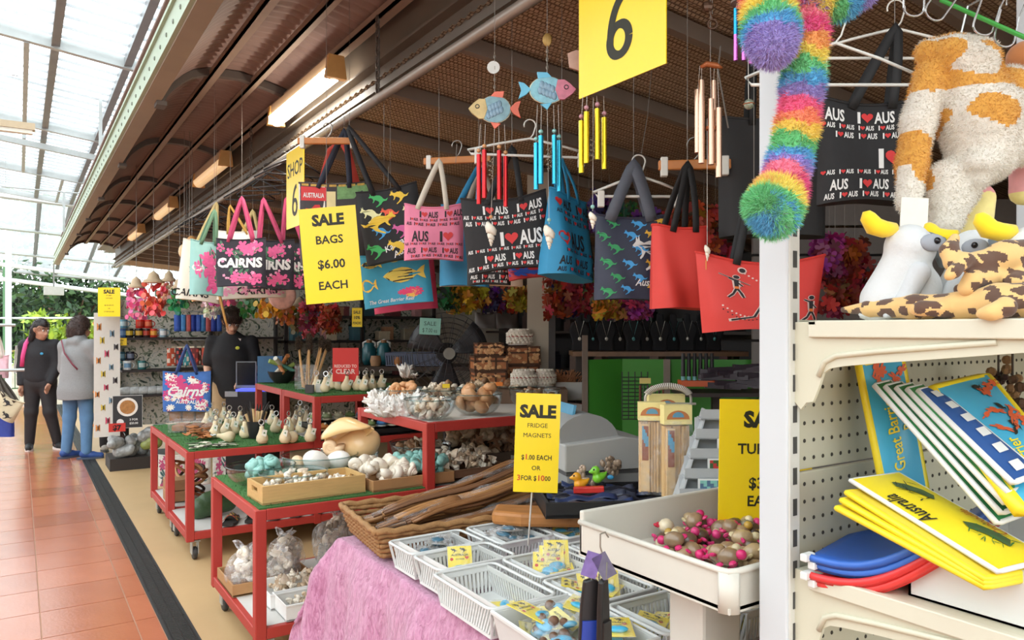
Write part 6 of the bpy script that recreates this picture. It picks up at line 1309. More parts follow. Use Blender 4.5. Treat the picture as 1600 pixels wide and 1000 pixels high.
# --- hangers
HB = M((34, 32, 33), .4, 0, .1)
def hanger(label, p, yaw, w=.38, mat=HB, r=.005, hook=True, wood=False, drop=.10, clips=False):
 t = thing('hanger', label, 'hanger', p, yaw, 'hangers')
 g = MB()
 if hook: g.tube([(0+.022*math.cos(a), 0, -.022+.022*math.sin(a)) for a in [math.pi*1.1-math.pi*1.25*i/10 for i in range(11)]]+[(.012, 0, -.055), (0, 0, -.07)], r*.55, 6); ob('hook', g, M((150, 146, 140), .3, .7) if wood else mat, t, smooth=True)
 z = -.07
 if wood: ob('bar', MB().b2((-w/2, -.01, z-.03), (w/2, .01, z)), M((198, 126, 64), .5, 0, .15, 20), t, bevel=.004)
 else: g = MB(); g.tube([(0, 0, z), (-w*.25, 0, z-drop*.45), (-w/2, 0, z-drop), (-w/2+.012, 0, z-drop-.014), (w/2-.012, 0, z-drop-.014), (w/2, 0, z-drop), (w*.25, 0, z-drop*.45)], r, 6, closed=True); ob('frame', g, mat, t, smooth=True)
 if clips:
  for s in (-1, 1): ob('clip', MB().b2((s*w*.42-.011, -.012, z-(.05 if wood else drop+.05)), (s*w*.42+.011, .012, z-(-.01 if wood else drop-.005))), M((222, 220, 210), .4), t, bevel=.003)
ords = ['first', 'second', 'third', 'fourth', 'fifth', 'sixth', 'seventh', 'eighth', 'ninth', 'tenth', 'eleventh', 'twelfth']
for i, y in enumerate([4.55, 4.75, 4.95, 5.15, 5.35, 5.6, 6.6, 6.8, 7.0, 7.2, 7.45, 7.7]):
 hanger('black plastic hanger on the pipe, %s from the near end' % ords[i], (1.4, y, 2.645), FACE+random.uniform(-.5, .6), .36)
WHT = M((226, 224, 216), .4)
hanger('white plastic clip hanger above the navy kangaroo bag', P(998, 242, 2.5), FACE, .30, WHT, .005, clips=True, drop=.055)
hanger('white clip hanger above the black lettered tote', P(828, 225, 2.76)+Vector((0, 0, .09)), FACE+.15, .46, WHT, .005, clips=True, drop=.05)
hanger('wooden hanger bar above the pink tote', P(714, 252, 3.25)+Vector((0, 0, .09)), FACE-.2, .30, wood=True, clips=True)
hanger('wooden hanger bar above the red tote', P(1085, 255, 2.32)+Vector((0, 0, .08)), FACE-.1, .22, wood=True, clips=True)
hanger('wooden hanger bar over the kangaroo tote', P(512, 222, 3.5)+Vector((0, 0, .09)), FACE, .28, wood=True, clips=True)
hanger('white wire hanger over the right black tote', P(1400, 38, 1.85)+Vector((0, 0, .06)), FACE, .44, WHT, .004, clips=True, drop=.06)
hanger('white wire hanger behind the rainbow plush', P(1305, 75, 1.5)+Vector((0, 0, .08)), FACE, .36, WHT, .0035, drop=.07)
def wire(label, pts, r=.0012, mat=None):
 o = Vector(pts[0]); g = MB(); g.tube([Vector(p)-o for p in pts], r, 5); tag(ob('hanging_wire', g, mat or M((120, 112, 104), .4, .5), loc=o), label, 'wire', 'thin hanging wires')
wire('thin wire above the navy kangaroo bag', [P(1018, 110, 2.55), P(1012, 180, 2.52), P(1002, 240, 2.5)]); wire('bent wire behind the copper chimes', [P(1126, 72, 2.3), P(1122, 110, 2.3), P(1138, 200, 2.32)], .0025)
wire('thin wire above the kangaroo tote', [P(607, 260, 3.4), P(606, 290, 3.4)]); wire('thin wire above the pink tote', [P(714, 225, 3.2), P(712, 255, 3.2)])
# --- bags at the left edge of the walkway
rk = thing('bag_rack', 'bag rack at the left edge of the walkway', 'rack', (-.42, 6.0, 0)); ob('pole', MB().tube([(0, 0, 0), (0, 0, 2.0)], .02, 8), GALV, rk); ob('arm', MB().tube([(0, 0, 1.25), (.45, 0, 1.25)], .01, 8), GALV, rk); ob('arm', MB().tube([(0, 0, 1.55), (.40, 0, 1.55)], .01, 8), GALV, rk); ob('base', MB().lathe([(.001, 0), (.25, 0), (.25, .03), (.001, .03)], 20), BLACKP, rk)
bag('pink and white knitted bag at the left edge of the view', -4, 555, 30, 36, 5.0, M((232, 176, 186), .8, 0, .4, 40), .2, 0, (-6, 520, 5.0), (220, 210, 200), seed=41)
bag('royal blue bag at the left edge of the view', 0, 625, 40, 58, 5.0, M((40, 60, 150), .6, 0, .25, 30), .2, 0, (-10, 590, 5.0), (40, 40, 60), seed=42)
bag('tan printed bag tilted at the left edge of the view', 20, 620, 40, 36, 4.9, M((190, 176, 146), .7), .1, .5, (0, 588, 4.95), (60, 50, 40), seed=43, prints=[(kang_pat(2, 0, 4, 2, 2, 1.0), PBK, 'print')])
# ================================================================== SIGNS
SY = M((250, 216, 20), .35, 0, .02, 4, coat=.2); INK = M((40, 38, 20), .6, 0, .02); REDINK = M((214, 70, 40), .6)
def sign(label, c, w, h, yaw, lines, roll=0, name='sale_sign', mat=SY, pitch=0, both=False):
 t = thing(name, label, 'sign', c, rot=(pitch, roll, yaw)); ob('panel', MB().b2((-w/2, -.0015, -h/2), (w/2, .0015, h/2)), mat, t)
 for s, y, hh, bold, ink, wid in lines:
  for side in ((-1, 1) if both else (-1,)):
   g = MB(); put_text(g, s, lambda x, z: (x*(-side), side*.0021, z), 0, (y-.5)*h, hh*h, bold, 0, width=(wid*w if wid else None)); ob('lettering', g, ink, t)
 return t
def tilt(p, q): return 0
sign('yellow sale sign for bags hung among the totes', P(517, 398, 3.3), .252, .42, FACE, [('SALE', .815, .115, .05, INK, .86), ('BAGS', .62, .088, .022, INK, None), ('$6.00', .36, .094, .025, INK, None), ('EACH', .14, .088, .022, INK, None)], roll=-.085)
hang_cord(bpy.data.objects['sale_sign'], P(510, 335, 3.3))
sg = [('SHOP', .66, .19, .012, INK, .86)]
def shop_sign(label, y0, y1, zb, X=1.3, h=.44):
 t = sign(label, (X, (y0+y1)/2, zb+h/2), y1-y0, h, -math.pi/2, sg, name='shop_sign', both=True)
 for sd in (-1, 1): g = MB(); six(g, lambda x, z: (x*(-sd), sd*.0021, z), 0, -.36*h, .40*h, lambda x, z: (x*(-sd), sd*.0024, z)); ob('lettering', g, INK, t)
 for s in (-.1, .1): hang_cord(t, Vector((X, (y0+y1)/2+s, zb+h)))
shop_sign('yellow shop sign, large 6, hanging at the top of the view', 1.30, 1.635, 2.16); shop_sign('yellow shop sign lettered SHOP beside the sale sign for bags', 4.04, 4.36, 2.10)
t = sign('yellow sale sign for fridge magnets on a stick', P(839, 692, 2.27), .135, .30, FACE, [('SALE', .76, .125, .05, INK, .84), ('FRIDGE', .655, .046, 0, INK, None), ('MAGNETS', .555, .046, 0, INK, None), ('$  .00 EACH', .33, .05, .015, INK, .68), ('OR', .225, .046, .01, INK, None), ('FOR $     00', .12, .05, .015, INK, .66)], roll=.035)
ob('stick', MB().tube([(-.01, .004, -.15), (-.015, .03, -.32)], .0025, 6), M((206, 200, 190)), t)
g = MB(); fn = lambda x, z: (x, -.0026, z); put_text(g, '1', fn, -.031, -.05, .016, .03); put_text(g, '3', fn, -.052, -.114, .017, .02); put_text(g, '10', fn, .017, -.114, .017, .02); ob('handwriting', g, REDINK, t)
sign('yellow sale sign for turtles standing in the white tray', P(1196, 730, 1.66), .21, .30, FACE+.05, [('SALE', .80, .115, .055, INK, .84), ('TURTLES', .60, .078, .022, INK, .88), ('$3.00', .345, .082, .025, INK, None), ('EACH', .215, .078, .022, INK, None)], roll=.015)
sign('small yellow sale sign hanging over the mug shelf', P(170.5, 472, 7.9), .235, .305, FACE, [('SALE', .80, .13, .05, INK, .78), ('STUBBY', .71, .04, .01, INK, None), ('COOLERS', .62, .04, .01, INK, None), ('$6.50 EACH', .37, .045, .01, INK, .55), ('OR', .26, .04, .01, INK, None), ('2 FOR $12.00', .15, .045, .01, INK, .62)])
hang_cord(bpy.data.objects['sale_sign.003'], P(170.5, 450, 7.9))
sign('red reduced to clear card among the bottle openers', P(540, 570, 5.75), .20, .26, FACE, [('REDUCED TO', .42, .09, .02, M((235, 200, 190)), .86), ('CLEAR', .24, .14, .03, M((235, 200, 190)), .8)], name='red_sign', mat=M((206, 40, 34), .4, 0, .03))
# ================================================================== WIND CHIMES
STR = M((196, 190, 180), .5); 
def bead(g, c, r, col): g.ell(c, r, 8, 6, None, col)
def chime(label, d, px, py, tubes, tcol, strike, name='wind_chime', top=None, bcol=(206, 150, 100), tr=.0074, up=None, tc2=None):
 """origin at ornament bottom (px,py); tubes = [(px, top, bottom)] in pixels"""
 o = P(px, py, d); t = thing(name, label, 'wind chime', o, FACE); k = d/FPX; hang_cord(t, o+Vector((0, 0, .02)), .0008)
 for i, (x, a, b) in enumerate(tubes):
  X = (x-px)*k; yy = .012*math.cos(i*2.1); g = MB()
  m_ = M(tcol, .25, .75, .05, 8)
  if tc2:
   mid = (a+b)/2; g.tube([(X, yy, (py-a)*k), (X, yy, (py-mid)*k)], tr, 10); ob('tube', g, m_, t, smooth=40); g = MB(); g.tube([(X, yy, (py-mid)*k), (X, yy, (py-b)*k)], tr, 10); ob('tube', g, M(tc2, .25, .75, .05, 8), t, smooth=40)
  else: g.tube([(X, yy, (py-a)*k), (X, yy, (py-b)*k)], tr, 10); ob('tube', g, m_, t, smooth=40)
  g = MB(); g.tube([(X*.9, 0, .004), (X, yy, (py-a)*k)], .0007, 4); ob('string', g, STR, t)
  if bcol: g = MB(); g.ell((X, yy, (py-a)*k+.012), .0068, 10, 8); ob('bead', g, M(bcol, .35, .2), t, smooth=True)
 if strike:
  x, y1, y2 = strike; X = (x-px)*k; g = MB(); g.tube([(0, 0, 0), (X, .0, (py-y1)*k)], .0007, 4); ob('string', g, STR, t)
  g = MB()
  for q in range(26): a = q*1.1; g.ell((X+.006*math.cos(a), .006*math.sin(a), (py-y1)*k*.35-.0025*q), .0026, 5, 4)
  ob('beaded_coil', g, M((150, 140, 120), .2, .6), t); sm = SH['whelk_pale']; link('shell_pendant', sm, t, (X, 0, (py-(y1+y2)/2)*k), (0, math.pi, 0), ((y2-y1)*k*.55, (y2-y1)*k*.55, (y2-y1)*k*1.0)); g = MB(); g.ell((X, 0, (py-y1)*k+.012), .006, 8, 6); ob('bead', g, M((140, 190, 184) if bcol != (206, 150, 100) else (206, 150, 100), .3), t)
 return t
def fish_top(t, k, wpx, hpx, flip, cb, cf, ch, chain_px):
 """flat framed fish ornament with glass body, tail and fins"""
 w, h = wpx*k, hpx*k; R = Matrix.Rotation(math.pi/2, 4, 'X'); s = -1 if flip else 1
 def pl(pts, th, m, nm): 
  g = MB(); pp = [(s*(x-.5)*w, y*h) for x, y in pts]; g.prism(pp if s > 0 else pp[::-1], -th, th, R); return ob(nm, g, m, t, bevel=.0012)
 body = [(.5+.30*math.cos(a), .5+.42*math.sin(a)) for a in [2*math.pi*i/22 for i in range(22)]]
 pl(body, .004, cb, 'body'); head = [(0, .52), (.1, .7), (.2, .82), (.32, .82), (.36, .5), (.30, .2), (.2, .2), (.06, .38)]; pl(head, .0055, ch, 'head'); pl([(.78, .52), (.9, .72), (1.0, .76), (.95, .5), (1.0, .22), (.86, .36)], .004, cf, 'tail')
 pl([(.42, .9), (.5, 1.05), (.68, 1.06), (.66, .85)], .0045, cf, 'dorsal_fin'); pl([(.42, .1), (.5, -.12), (.62, .05)], .0045, cf, 'belly_fin')
 g = MB(); g.tube([Vector((s*(x-.5)*w*1.02, 0, y*h)) for x, y in body], .002, 6, closed=True); ob('metal_frame', g, M((206, 198, 170), .3, .6), t, smooth=True); g = MB()
 for q in range(9): g.ell((s*(-.12+.03*q)*w, -.0048, (.3+.4*((q*5) % 9)/9)*h), (.008, .002, .012), 8, 5)
 ob('glass_inlay', g, M((120, 150, 170), .2, 0, .5, 60), t, smooth=True); g = MB(); g.tube([(s*(.17-.5)*w+.006*math.cos(a), -.0062, .58*h+.006*math.sin(a)) for a in [2*math.pi*i/10 for i in range(10)]], .0014, 5, closed=True); ob('eye', g, M((40, 44, 50)), t)
 g = MB(); n = int(chain_px*k/.012)
 for q in range(n): g.tube([(.003*math.cos(a)*(q % 2), .003*math.cos(a)*((q+1) % 2), h+.008+q*.012+.007*math.sin(a)) for a in [2*math.pi*i/8 for i in range(8)]], .0009, 4, closed=True)
 ob('chain', g, M((150, 140, 126), .3, .7), t)
dd = 2.35; t = chime('fish wind chime with red tubes', dd, 773, 196, [(748, 240, 318), (757, 235, 310), (780, 236, 312), (790, 243, 322)], (190, 40, 44), (767, 345, 385)); fish_top(t, dd/FPX, 82, 50, False, M((118, 156, 166), .25, 0, .5, 50), M((226, 110, 84), .4, 0, .15), M((196, 170, 110), .35, 0, .4, 40), 70)
ob('brand_disc', MB().lathe([(.001, -.002), (.02, -.002), (.02, .002), (.001, .002)], 16, T((-.004, 0, .182), (math.pi/2, 0, 0))), WHITE, t)
dd = 2.2; t = chime('fish wind chime with turquoise tubes', dd, 855, 166, [(838, 222, 295), (845, 213, 288), (866, 212, 288), (874, 218, 298)], (50, 160, 190), (858, 350, 390), bcol=(140, 190, 184)); fish_top(t, dd/FPX, 90, 50, True, M((120, 176, 190), .25, 0, .5, 50), M((96, 176, 206), .35, 0, .1), M((196, 110, 130), .35, 0, .4, 50), 60)
ob('brass_disc', MB().ell((.0, 0, .195), (.014, .004, .02), 10, 8), M((150, 116, 60), .4, .5), t)
dd = 2.05; chime('yellow tube wind chime below the shop sign', dd, 927, 152, [(909, 187, 269), (916, 176, 256), (933, 171, 250), (945, 182, 263)], (214, 186, 40), (926, 330, 358), bcol=(190, 140, 150))
g = MB(); g.prism([(-.03, -.02), (-.035, .02), (-.01, .03), (.03, .015), (.03, -.02), (0, -.03)], -.004, .004, Matrix.Rotation(math.pi/2, 4, 'X')); tag(ob('star_ornament', g, M((190, 150, 130), .4, 0, .3, 40), loc=P(906, 95, 2.15), rot=(0, 0, FACE)), 'pinkish flat ornament peeking left of the shop sign', 'ornament')
dd = 1.9; t = chime('pale copper tube wind chime', dd, 1110, 105, [(1092, 138, 237), (1095, 127, 256), (1110, 156, 258), (1117, 124, 252), (1122, 170, 278)], (216, 176, 150), None, bcol=None, tr=.0082)
g = MB(); g.tube([(-.025, 0, 0), (-.01, 0, .008), (.015, 0, .004), (.03, 0, -.002)], [.004, .008, .008, .003], 8); ob('lizard', g, M((176, 100, 56), .4, .3), t, smooth=True); ob('string', MB().tube([(0, 0, 0), (0, 0, .09)], .0008, 4), STR, t); ob('clapper', MB().lathe([(.001, -.004), (.012, -.004), (.012, .004), (.001, .004)], 12, T((-.0, 0, -.155))), M((176, 100, 56), .4), t)
g = MB(); g.tube([(.012*math.cos(a), 0, .012*math.sin(a)) for a in [2*math.pi*i/10 for i in range(10)]], .003, 6, closed=True); g.ell((-.012, 0, .045), (.016, .01, .014), 8, 6); g.tube([(0, 0, .012), (-.008, 0, .035)], .002, 5); tag(ob('metal_ornament', g, M((92, 66, 50), .4, .5), loc=P(1113, 38, 1.9), rot=(0, 0, FACE)), 'dark bronze ornament at the top above the copper chime', 'ornament')
dd = 1.7; t = chime('blue and purple tube wind chime beside the rainbow plush', dd, 1160, 5, [(1152, 10, 92), (1161, 12, 96), (1165, 6, 90), (1176, 18, 97), (1186, 14, 92)], (40, 150, 196), None, bcol=None, tr=.0052, tc2=(200, 110, 190)); ob('disc', MB().lathe([(.001, 0), (.026, 0), (.026, .004), (.001, .004)], 16), M((120, 100, 90)), t); ob('string', MB().tube([(.012, 0, 0), (.014, 0, -S(150, dd))], .0008, 4), STR, t)
g = MB(); g.ell((.015, 0, -S(158, dd)), .012, 14, 10); ob('glass_ball', g, M((140, 150, 130), .1, .3, .4, 90, coat=1), t, smooth=True); g = MB(); g.tube([(.015+.0125*math.cos(a), .0125*math.sin(a), -S(158, dd)) for a in [2*math.pi*i/16 for i in range(16)]], .0014, 5, closed=True); ob('copper_band', g, M((176, 100, 60), .3, .7), t)
g = MB(); tp = P(1105, 395, 2.0); t = thing('shell_pendant', 'white shell striker hanging before the red figure tote', 'pendant', tp, FACE); link('shell', SH['whelk_pale'], t, (0, 0, 0), (0, math.pi, 0), (.02, .02, .045)); ob('string', MB().tube([(0, 0, .02), (0, 0, S(210, 2.0))], .0007, 4), STR, t); ob('pin', MB().tube([(-.003, 0, -.02), (-.003, 0, -.045)], .001, 4), M((206, 170, 60)), t)

for n in ('star_ornament', 'metal_ornament'): hang_cord(bpy.data.objects[n], bpy.data.objects[n].location+Vector((0, 0, .025)), .0008)
# ================================================================== PLUSH TOYS
RB = [(236, 104, 150), (240, 150, 110), (240, 212, 96), (110, 198, 128), (96, 176, 220), (160, 146, 212), (236, 132, 158), (222, 76, 134), (240, 176, 104), (238, 218, 100), (116, 202, 136), (96, 180, 220), (164, 148, 208)]
def rainbow(label, pts, d, scale, foot=None, seed=0, flip=0):
 w = [P(x, y, d-dz) for x, y, dz, r in pts]; o = w[0].copy(); rs = [S(r, d) for *_, r in pts]
 seg = [(tuple(w[i]-o), tuple(w[i+1]-o), rs[i], rs[i+1]) for i in range(len(w)-1)]
 L = [0]
 for a, b in zip(w, w[1:]): L.append(L[-1]+(b-a).length)
 loc = [p-o for p in w]
 def col(x, y, z):
  p = Vector((x, y, z)); best = (9, 0)
  for i in range(len(loc)-1):
   ab = loc[i+1]-loc[i]; q = max(0, min(1, (p-loc[i]).dot(ab)/max(1e-9, ab.length_squared))); dist = (p-loc[i]-ab*q).length
   if dist < best[0]: best = (dist, L[i]+q*ab.length+.004*math.sin(x*160+z*90))
  return RB[int(best[1]/scale+seed) % len(RB)]
 b = blob(seg, .006, .012); colour_faces(b, col); return o, b, col
t = None
o1, b1, c1 = rainbow('', [(1265, -60, .0, 22), (1262, 0, 0, 25), (1260, 60, 0, 27), (1254, 130, 0, 27), (1245, 200, 0, 27), (1232, 255, .0, 28), (1222, 300, .02, 30), (1212, 318, .045, 34), (1210, 335, .055, 33)], 1.12, .019, seed=2)
t = thing('rainbow_plush', 'fluffy rainbow striped plush toy dangling from the top, in front of the white upright', 'plush toy', o1)
ob('leg', b1, VC(.9, .15, 60, sheen=.4), t, smooth=True); ob('fur', fur(b1, 26000, .011, .0009, .9, .25), VC(.9, .1, 60, sheen=.4), t, stuff=True)
for nm, pts, sd, sc in (('paw', [(1196, -40, 0, 26), (1200, 10, 0.01, 34), (1204, 50, .03, 36), (1208, 72, .045, 30)], 6, .02), ('arm', [(1230, -12, 0, 30), (1270, 0, 0, 28), (1310, 0, 0, 26), (1345, -14, 0, 22)], 7, .02), ('sole', [(1204, 300, .045, 22), (1196, 322, .06, 24), (1206, 340, .06, 22)], 9, .016)):
 o2, b2, c2 = rainbow('', pts, 1.12, sc, seed=sd)
 b2.v = [tuple(Vector(p)+o2-o1) for p in b2.v]; ob(nm, b2, VC(.9, .15, 60, sheen=.4), t, smooth=True); ob('fur', fur(b2, 13000, .011, .0009, .9, .15), VC(.9, .1, 60, sheen=.4), t, stuff=True)
# cow-patched plush hung up by its neck
D = 1.24; o = P(1500, 200, D)
def q(px, py, dz=0): return tuple(P(px, py, D-dz)-o)
r_ = lambda v: S(v, D)
body = [(q(1490, 85, .02), q(1530, 92, .02), r_(30), r_(30)), (q(1450, 82), q(1490, 80), r_(20), r_(24)), (q(1505, 112), q(1530, 180), r_(46), r_(58)), (q(1530, 180), q(1535, 238), r_(60), r_(50)), (q(1575, 140), q(1590, 220), r_(36), r_(40)),
  (q(1455, 120), q(1435, 190), r_(26), r_(24)), (q(1435, 190), q(1425, 255), r_(24), r_(22)), (q(1425, 255), q(1420, 318, .01), r_(21), r_(18)), (q(1480, 280), q(1478, 345), r_(30), r_(24)), (q(1500, 300), q(1472, 350), r_(28), r_(20)), (q(1532, 262, .03), q(1530, 278, .03), r_(30), r_(16))]
b = blob(body, .0055, .011)
def cowcol(x, y, z):
 n = math.sin(x*34+1.3)*math.sin(z*31+.6)+.6*math.sin(x*61+z*47+2)+.25*math.sin(z*120)
 px = x*CS-y*SN
 if z > .055: n += .75
 if px < -.055 and -.06 < z < .06: n += .9
 if z < -.02 and px > -.05: n -= .9
 return (214, 158, 70) if n > .55 else (222, 216, 204)
colour_faces(b, cowcol); t = thing('patched_plush', 'white and mustard patched plush toy hanging by a hook', 'plush toy', o)
ob('body', b, VC(.95, .12, 80, .3, sheen=.3), t, smooth=True); ob('fur', fur(b, 34000, .0055, .0006, .9, .3), VC(.95, .1, 60, sheen=.3), t, stuff=True)
ob('tag', MB().b2((-.022, -.001, -.03), (.022, .001, .03)), M((232, 228, 214), .5), t, loc=q(1428, 338, .03), rot=(0, .05, FACE))
hk = MB(); hk.tube([q(1500, 60), q(1512, 10), q(1530, 0)], .002, 6); ob('hook', hk, M((190, 190, 186), .25, .8), t)
b = blob([(q(1600, 90, -.04), q(1640, 110, -.04), r_(26), r_(30)), (q(1640, 110, -.04), q(1650, 260, -.04), r_(50), r_(60)), (q(1530, 310, -.05), q(1520, 380, -.05), r_(24), r_(26)), (q(1610, 250, -.05), q(1600, 300, -.05), r_(24), r_(22))], .007, .02)
colour_faces(b, lambda x, y, z: (178, 110, 60) if z > .07 else ((150, 200, 226) if z > .04 else ((240, 226, 150) if z < -.10 else (236, 168, 170)))); t = thing('pastel_plush', 'pastel plush toy hanging behind the patched plush at the right edge', 'plush toy', o); ob('body', b, VC(.9, .15, 60, sheen=.3), t, smooth=True)
# green rod with hooks
g = MB(); g.tube([P(1470, 0, 1.2), P(1600, 58, 1.12), P(1680, 90, 1.08)], .0035, 8); tag(ob('green_rod', g, M((60, 150, 60), .4)), 'green plastic coated rod at the top right', 'rod')
for i, (px, py, rr) in enumerate(((1428, 0, .0), (1468, 8, .6), (1540, 30, .3), (1572, 48, .2))):
 p = P(px, py, 1.15); g = MB(); k = .026
 g.tube([(-k*.55, 0, .03), (-k*.6, 0, 0)]+[(k*.6*math.cos(a)-0, 0, -.012+k*.5*math.sin(a)) for a in [math.pi+math.pi*j/8 for j in range(9)]]+[(k*.62, 0, .01), (k*.62, 0, .025), (k*.75, 0, .045), (k*.95, 0, .03)], .0016, 6); tag(ob('wire_hook', g, M((200, 200, 198), .2, .85), loc=p, rot=(0, rr, FACE)), 'chrome wire hook, %s from the left at the top right' % ords[i], 'hook', 'chrome hooks')
# cockatoos
def cockatoo(label, hx, hy, d, s=1.0, turn=0, look=0):
 o = P(hx, hy, d); k = s*S(100, 1.15)/100*1.0
 t = thing('cockatoo_plush', label, 'plush toy', o, FACE+turn, 'white cockatoo plush toys'); u = lambda x, y, z: (x*k, y*k, z*k)
 b = blob([(u(0, 0, 0), u(6, 0, -3), 34*k, 32*k), (u(-8, 5, -40), u(-22, 8, -80), 36*k, 44*k), (u(-30, 8, -88), u(-62, 12, -98), 30*k, 9*k), (u(12, 0, -60), u(5, 0, -95), 34*k, 36*k)], .004, .012)
 ob('body', b, M((216, 218, 218), .9, 0, .03, 40, .15, 200, sheen=.2), t, smooth=True)
 g = MB(); g.tube([u(-22, 0, 26), u(-40, 0, 26), u(-56, -2, 30), u(-66, -2, 44), u(-68, -2, 52)], [10*k, 13*k, 14*k, 11*k, 5*k], 12); ob('crest', g, M((248, 214, 30), .85, 0, .05, sheen=.3), t, smooth=True)
 for sg_ in (-1, 1): g = MB(); g.ell(u(15, sg_*33, 3), (20*k, 7*k, 13*k), 14, 8); pch = ob('eye_patch', g, M((160, 164, 172), .8), t, smooth=True); g = MB(); g.ell(u(17, sg_*40, 5), (5*k, 4*k, 5*k), 10, 8); ob('eye', g, M((22, 22, 26), .12), pch, smooth=True)
 g = MB(); g.tube([u(26, 0, 4), u(44, 0, 0), u(56, 0, -14), u(52, 0, -30)], [20*k, 18*k, 12*k, 4*k], 12); ob('beak', g, M((126, 134, 138), .7), t, smooth=True)
 for sg_ in (-1, 1): b2 = blob([(u(-4, sg_*30, -40), u(-34, sg_*36, -88), 16*k, 12*k), (u(-34, sg_*36, -88), u(-56, sg_*30, -104), 12*k, 5*k)], .005, .01); ob('wing', b2, M((208, 210, 212), .9, 0, .03, 40, .15, 200), t, smooth=True)
cockatoo('white cockatoo plush at the left end of the top shelf', 1420, 386, 1.14, 1.04, .1); cockatoo('white cockatoo plush in the middle, half hidden by spotted plush', 1520, 392, 1.13, .95, -.9); cockatoo('white cockatoo plush at the right edge of the top shelf', 1612, 392, 1.05, 1.05, -.1)
# spotted lizards
def spotted(label, chain, limbs, d, seed, along=None):
 o = P(chain[0][0], chain[0][1], d); q = lambda px, py, dz: tuple((PX(px, py, along-dz) if along else P(px, py, d-dz))-o); pr = []
 for a, b in zip(chain, chain[1:]): pr.append((q(*a[:3]), q(*b[:3]), S(a[3], d), S(b[3], d)))
 for lb in limbs:
  for a, b in zip(lb, lb[1:]): pr.append((q(*a[:3]), q(*b[:3]), S(a[3], d), S(b[3], d)))
 b = blob(pr, .0026, .008); rr = random.Random(seed); V = b.v; sp = [(Vector(V[rr.randrange(len(V))]), rr.uniform(.007, .013)) for _ in range(60)]
 def col(x, y, z):
  p = Vector((x, y, z))
  if z < -.012+min(0, 0) and rr.random() < 0: return (0, 0, 0)
  for c, r in sp:
   e = (p-c); e.z *= 1.3
   if e.length < r*(1+.25*math.sin(x*400+z*300)): return (96, 70, 56)
  return (224, 184, 120)
 colour_faces(b, col); t = thing('spotted_plush', label, 'plush toy', o); ob('body', b, VC(.9, .08, 60, .1, sheen=.25), t, smooth=True); return t
spotted('tan spotted lizard plush lying along the shelf edge', [(1318, 484, .02, 5), (1360, 482, .02, 13), (1430, 480, .03, 19), (1500, 478, .03, 20), (1560, 470, .03, 24), (1650, 468, .02, 26)], [[(1470, 482, .05, 14), (1440, 482, .06, 10), (1430, 484, .06, 8)], [(1570, 480, .06, 15), (1550, 488, .07, 10), (1535, 490, .07, 8)], [(1530, 458, .0, 14), (1500, 452, .0, 9)]], 1.06, 3, 1.10)
spotted('tan spotted lizard plush draped over the cockatoos', [(1492, 372, .03, 7), (1483, 392, .04, 12), (1490, 410, .05, 12), (1530, 410, .05, 15), (1570, 400, .05, 22), (1650, 396, .05, 26)], [[(1510, 405, .06, 10), (1490, 425, .07, 8), (1482, 432, .07, 6)], [(1560, 430, .05, 14), (1520, 438, .06, 12), (1510, 450, .06, 12)], [(1600, 432, .06, 14), (1585, 440, .07, 12)]], 1.06, 8)
# ================================================================== GOODS ON THE MIDDLE AND FAR STANDS
LEATH = M((222, 202, 164), .6, 0, .2, 12, rnd=.08); CHR = M((190, 190, 188), .25, .9)
def opener():
 t = bpy.data.objects.new('pouch_opener', None); COL.objects.link(t)
 g = MB(); g.lathe([(.001, 0), (.024, .002), (.034, .02), (.032, .04), (.02, .065), (.013, .085), (.012, .1), (.001, .102)], 14); ob('pouch', g, LEATH, t, smooth=True)
 g = MB(); g.tube([(.014*math.cos(a), 0, .122+.016*math.sin(a)) for a in [2*math.pi*i/12 for i in range(12)]], .0035, 6, closed=True); g.b2((-.005, -.003, .095), (.005, .003, .11)); ob('opener', g, CHR, t, smooth=40)
 o = ob('tag', MB().b2((-.013, -.0005, -.02), (.013, .0005, .02)), M((236, 234, 222), .6), t, loc=(.018, -.03, .062), rot=(.3, .25, .1)); g = MB(); g.flat(shp([(0, .5), (-.5, -.4), (.5, -.4)], 0, .002, .013, .013), lambda x, y: (x, -.0009, y)); ob('emblem', g, M((60, 120, 60)), o)
 return t
OPN = opener(); fst = [True]
def put_opener(px, py, Z, label, lying=False, s=1.0):
 p = PZ(px, py, Z); rot = (math.pi/2*.93, 0, random.uniform(0, 6)) if lying else (random.uniform(-.08, .08), random.uniform(-.08, .08), FACE+random.uniform(-.6, .6))
 if fst[0]: fst[0] = False; o = OPN; o.location = p; o.rotation_euler = rot
 else: o = dup(OPN, p, rot)
 if lying: o.location.z += .03
 s *= 1.2; o.scale = (s, s, s); tag(o, label, 'bottle opener', 'pouch bottle openers')
ZB = .732
for i, (px, py, ly) in enumerate(((410, 693, 0), (445, 692, 0), (485, 690, 0), (458, 691, 1), (335, 684, 0), (352, 680, 0), (366, 690, 1), (383, 684, 0), (367, 678, 0), (430, 676, 0), (452, 676, 0), (470, 676, 0), (486, 678, 0), (322, 668, 0), (340, 672, 0), (358, 665, 0), (374, 666, 0), (425, 664, 0), (445, 662, 0), (462, 664, 0), (480, 664, 0), (330, 660, 0), (350, 658, 0), (470, 655, 0))):
 put_opener(px, py, ZB, 'cream pouch bottle opener lying on its side on the turf' if ly else ('cream pouch bottle opener in the front row on the lower turf' if py > 688 else 'cream pouch bottle opener among the rows on the lower turf'), ly)
for i, (px, py) in enumerate(((494, 612), (507, 613), (540, 611), (530, 609), (548, 606), (558, 610), (568, 611), (582, 609), (596, 608), (520, 608), (572, 606), (515, 603))): put_opener(px, py, 1.052, 'cream pouch bottle opener on the raised turf step', False, .95)
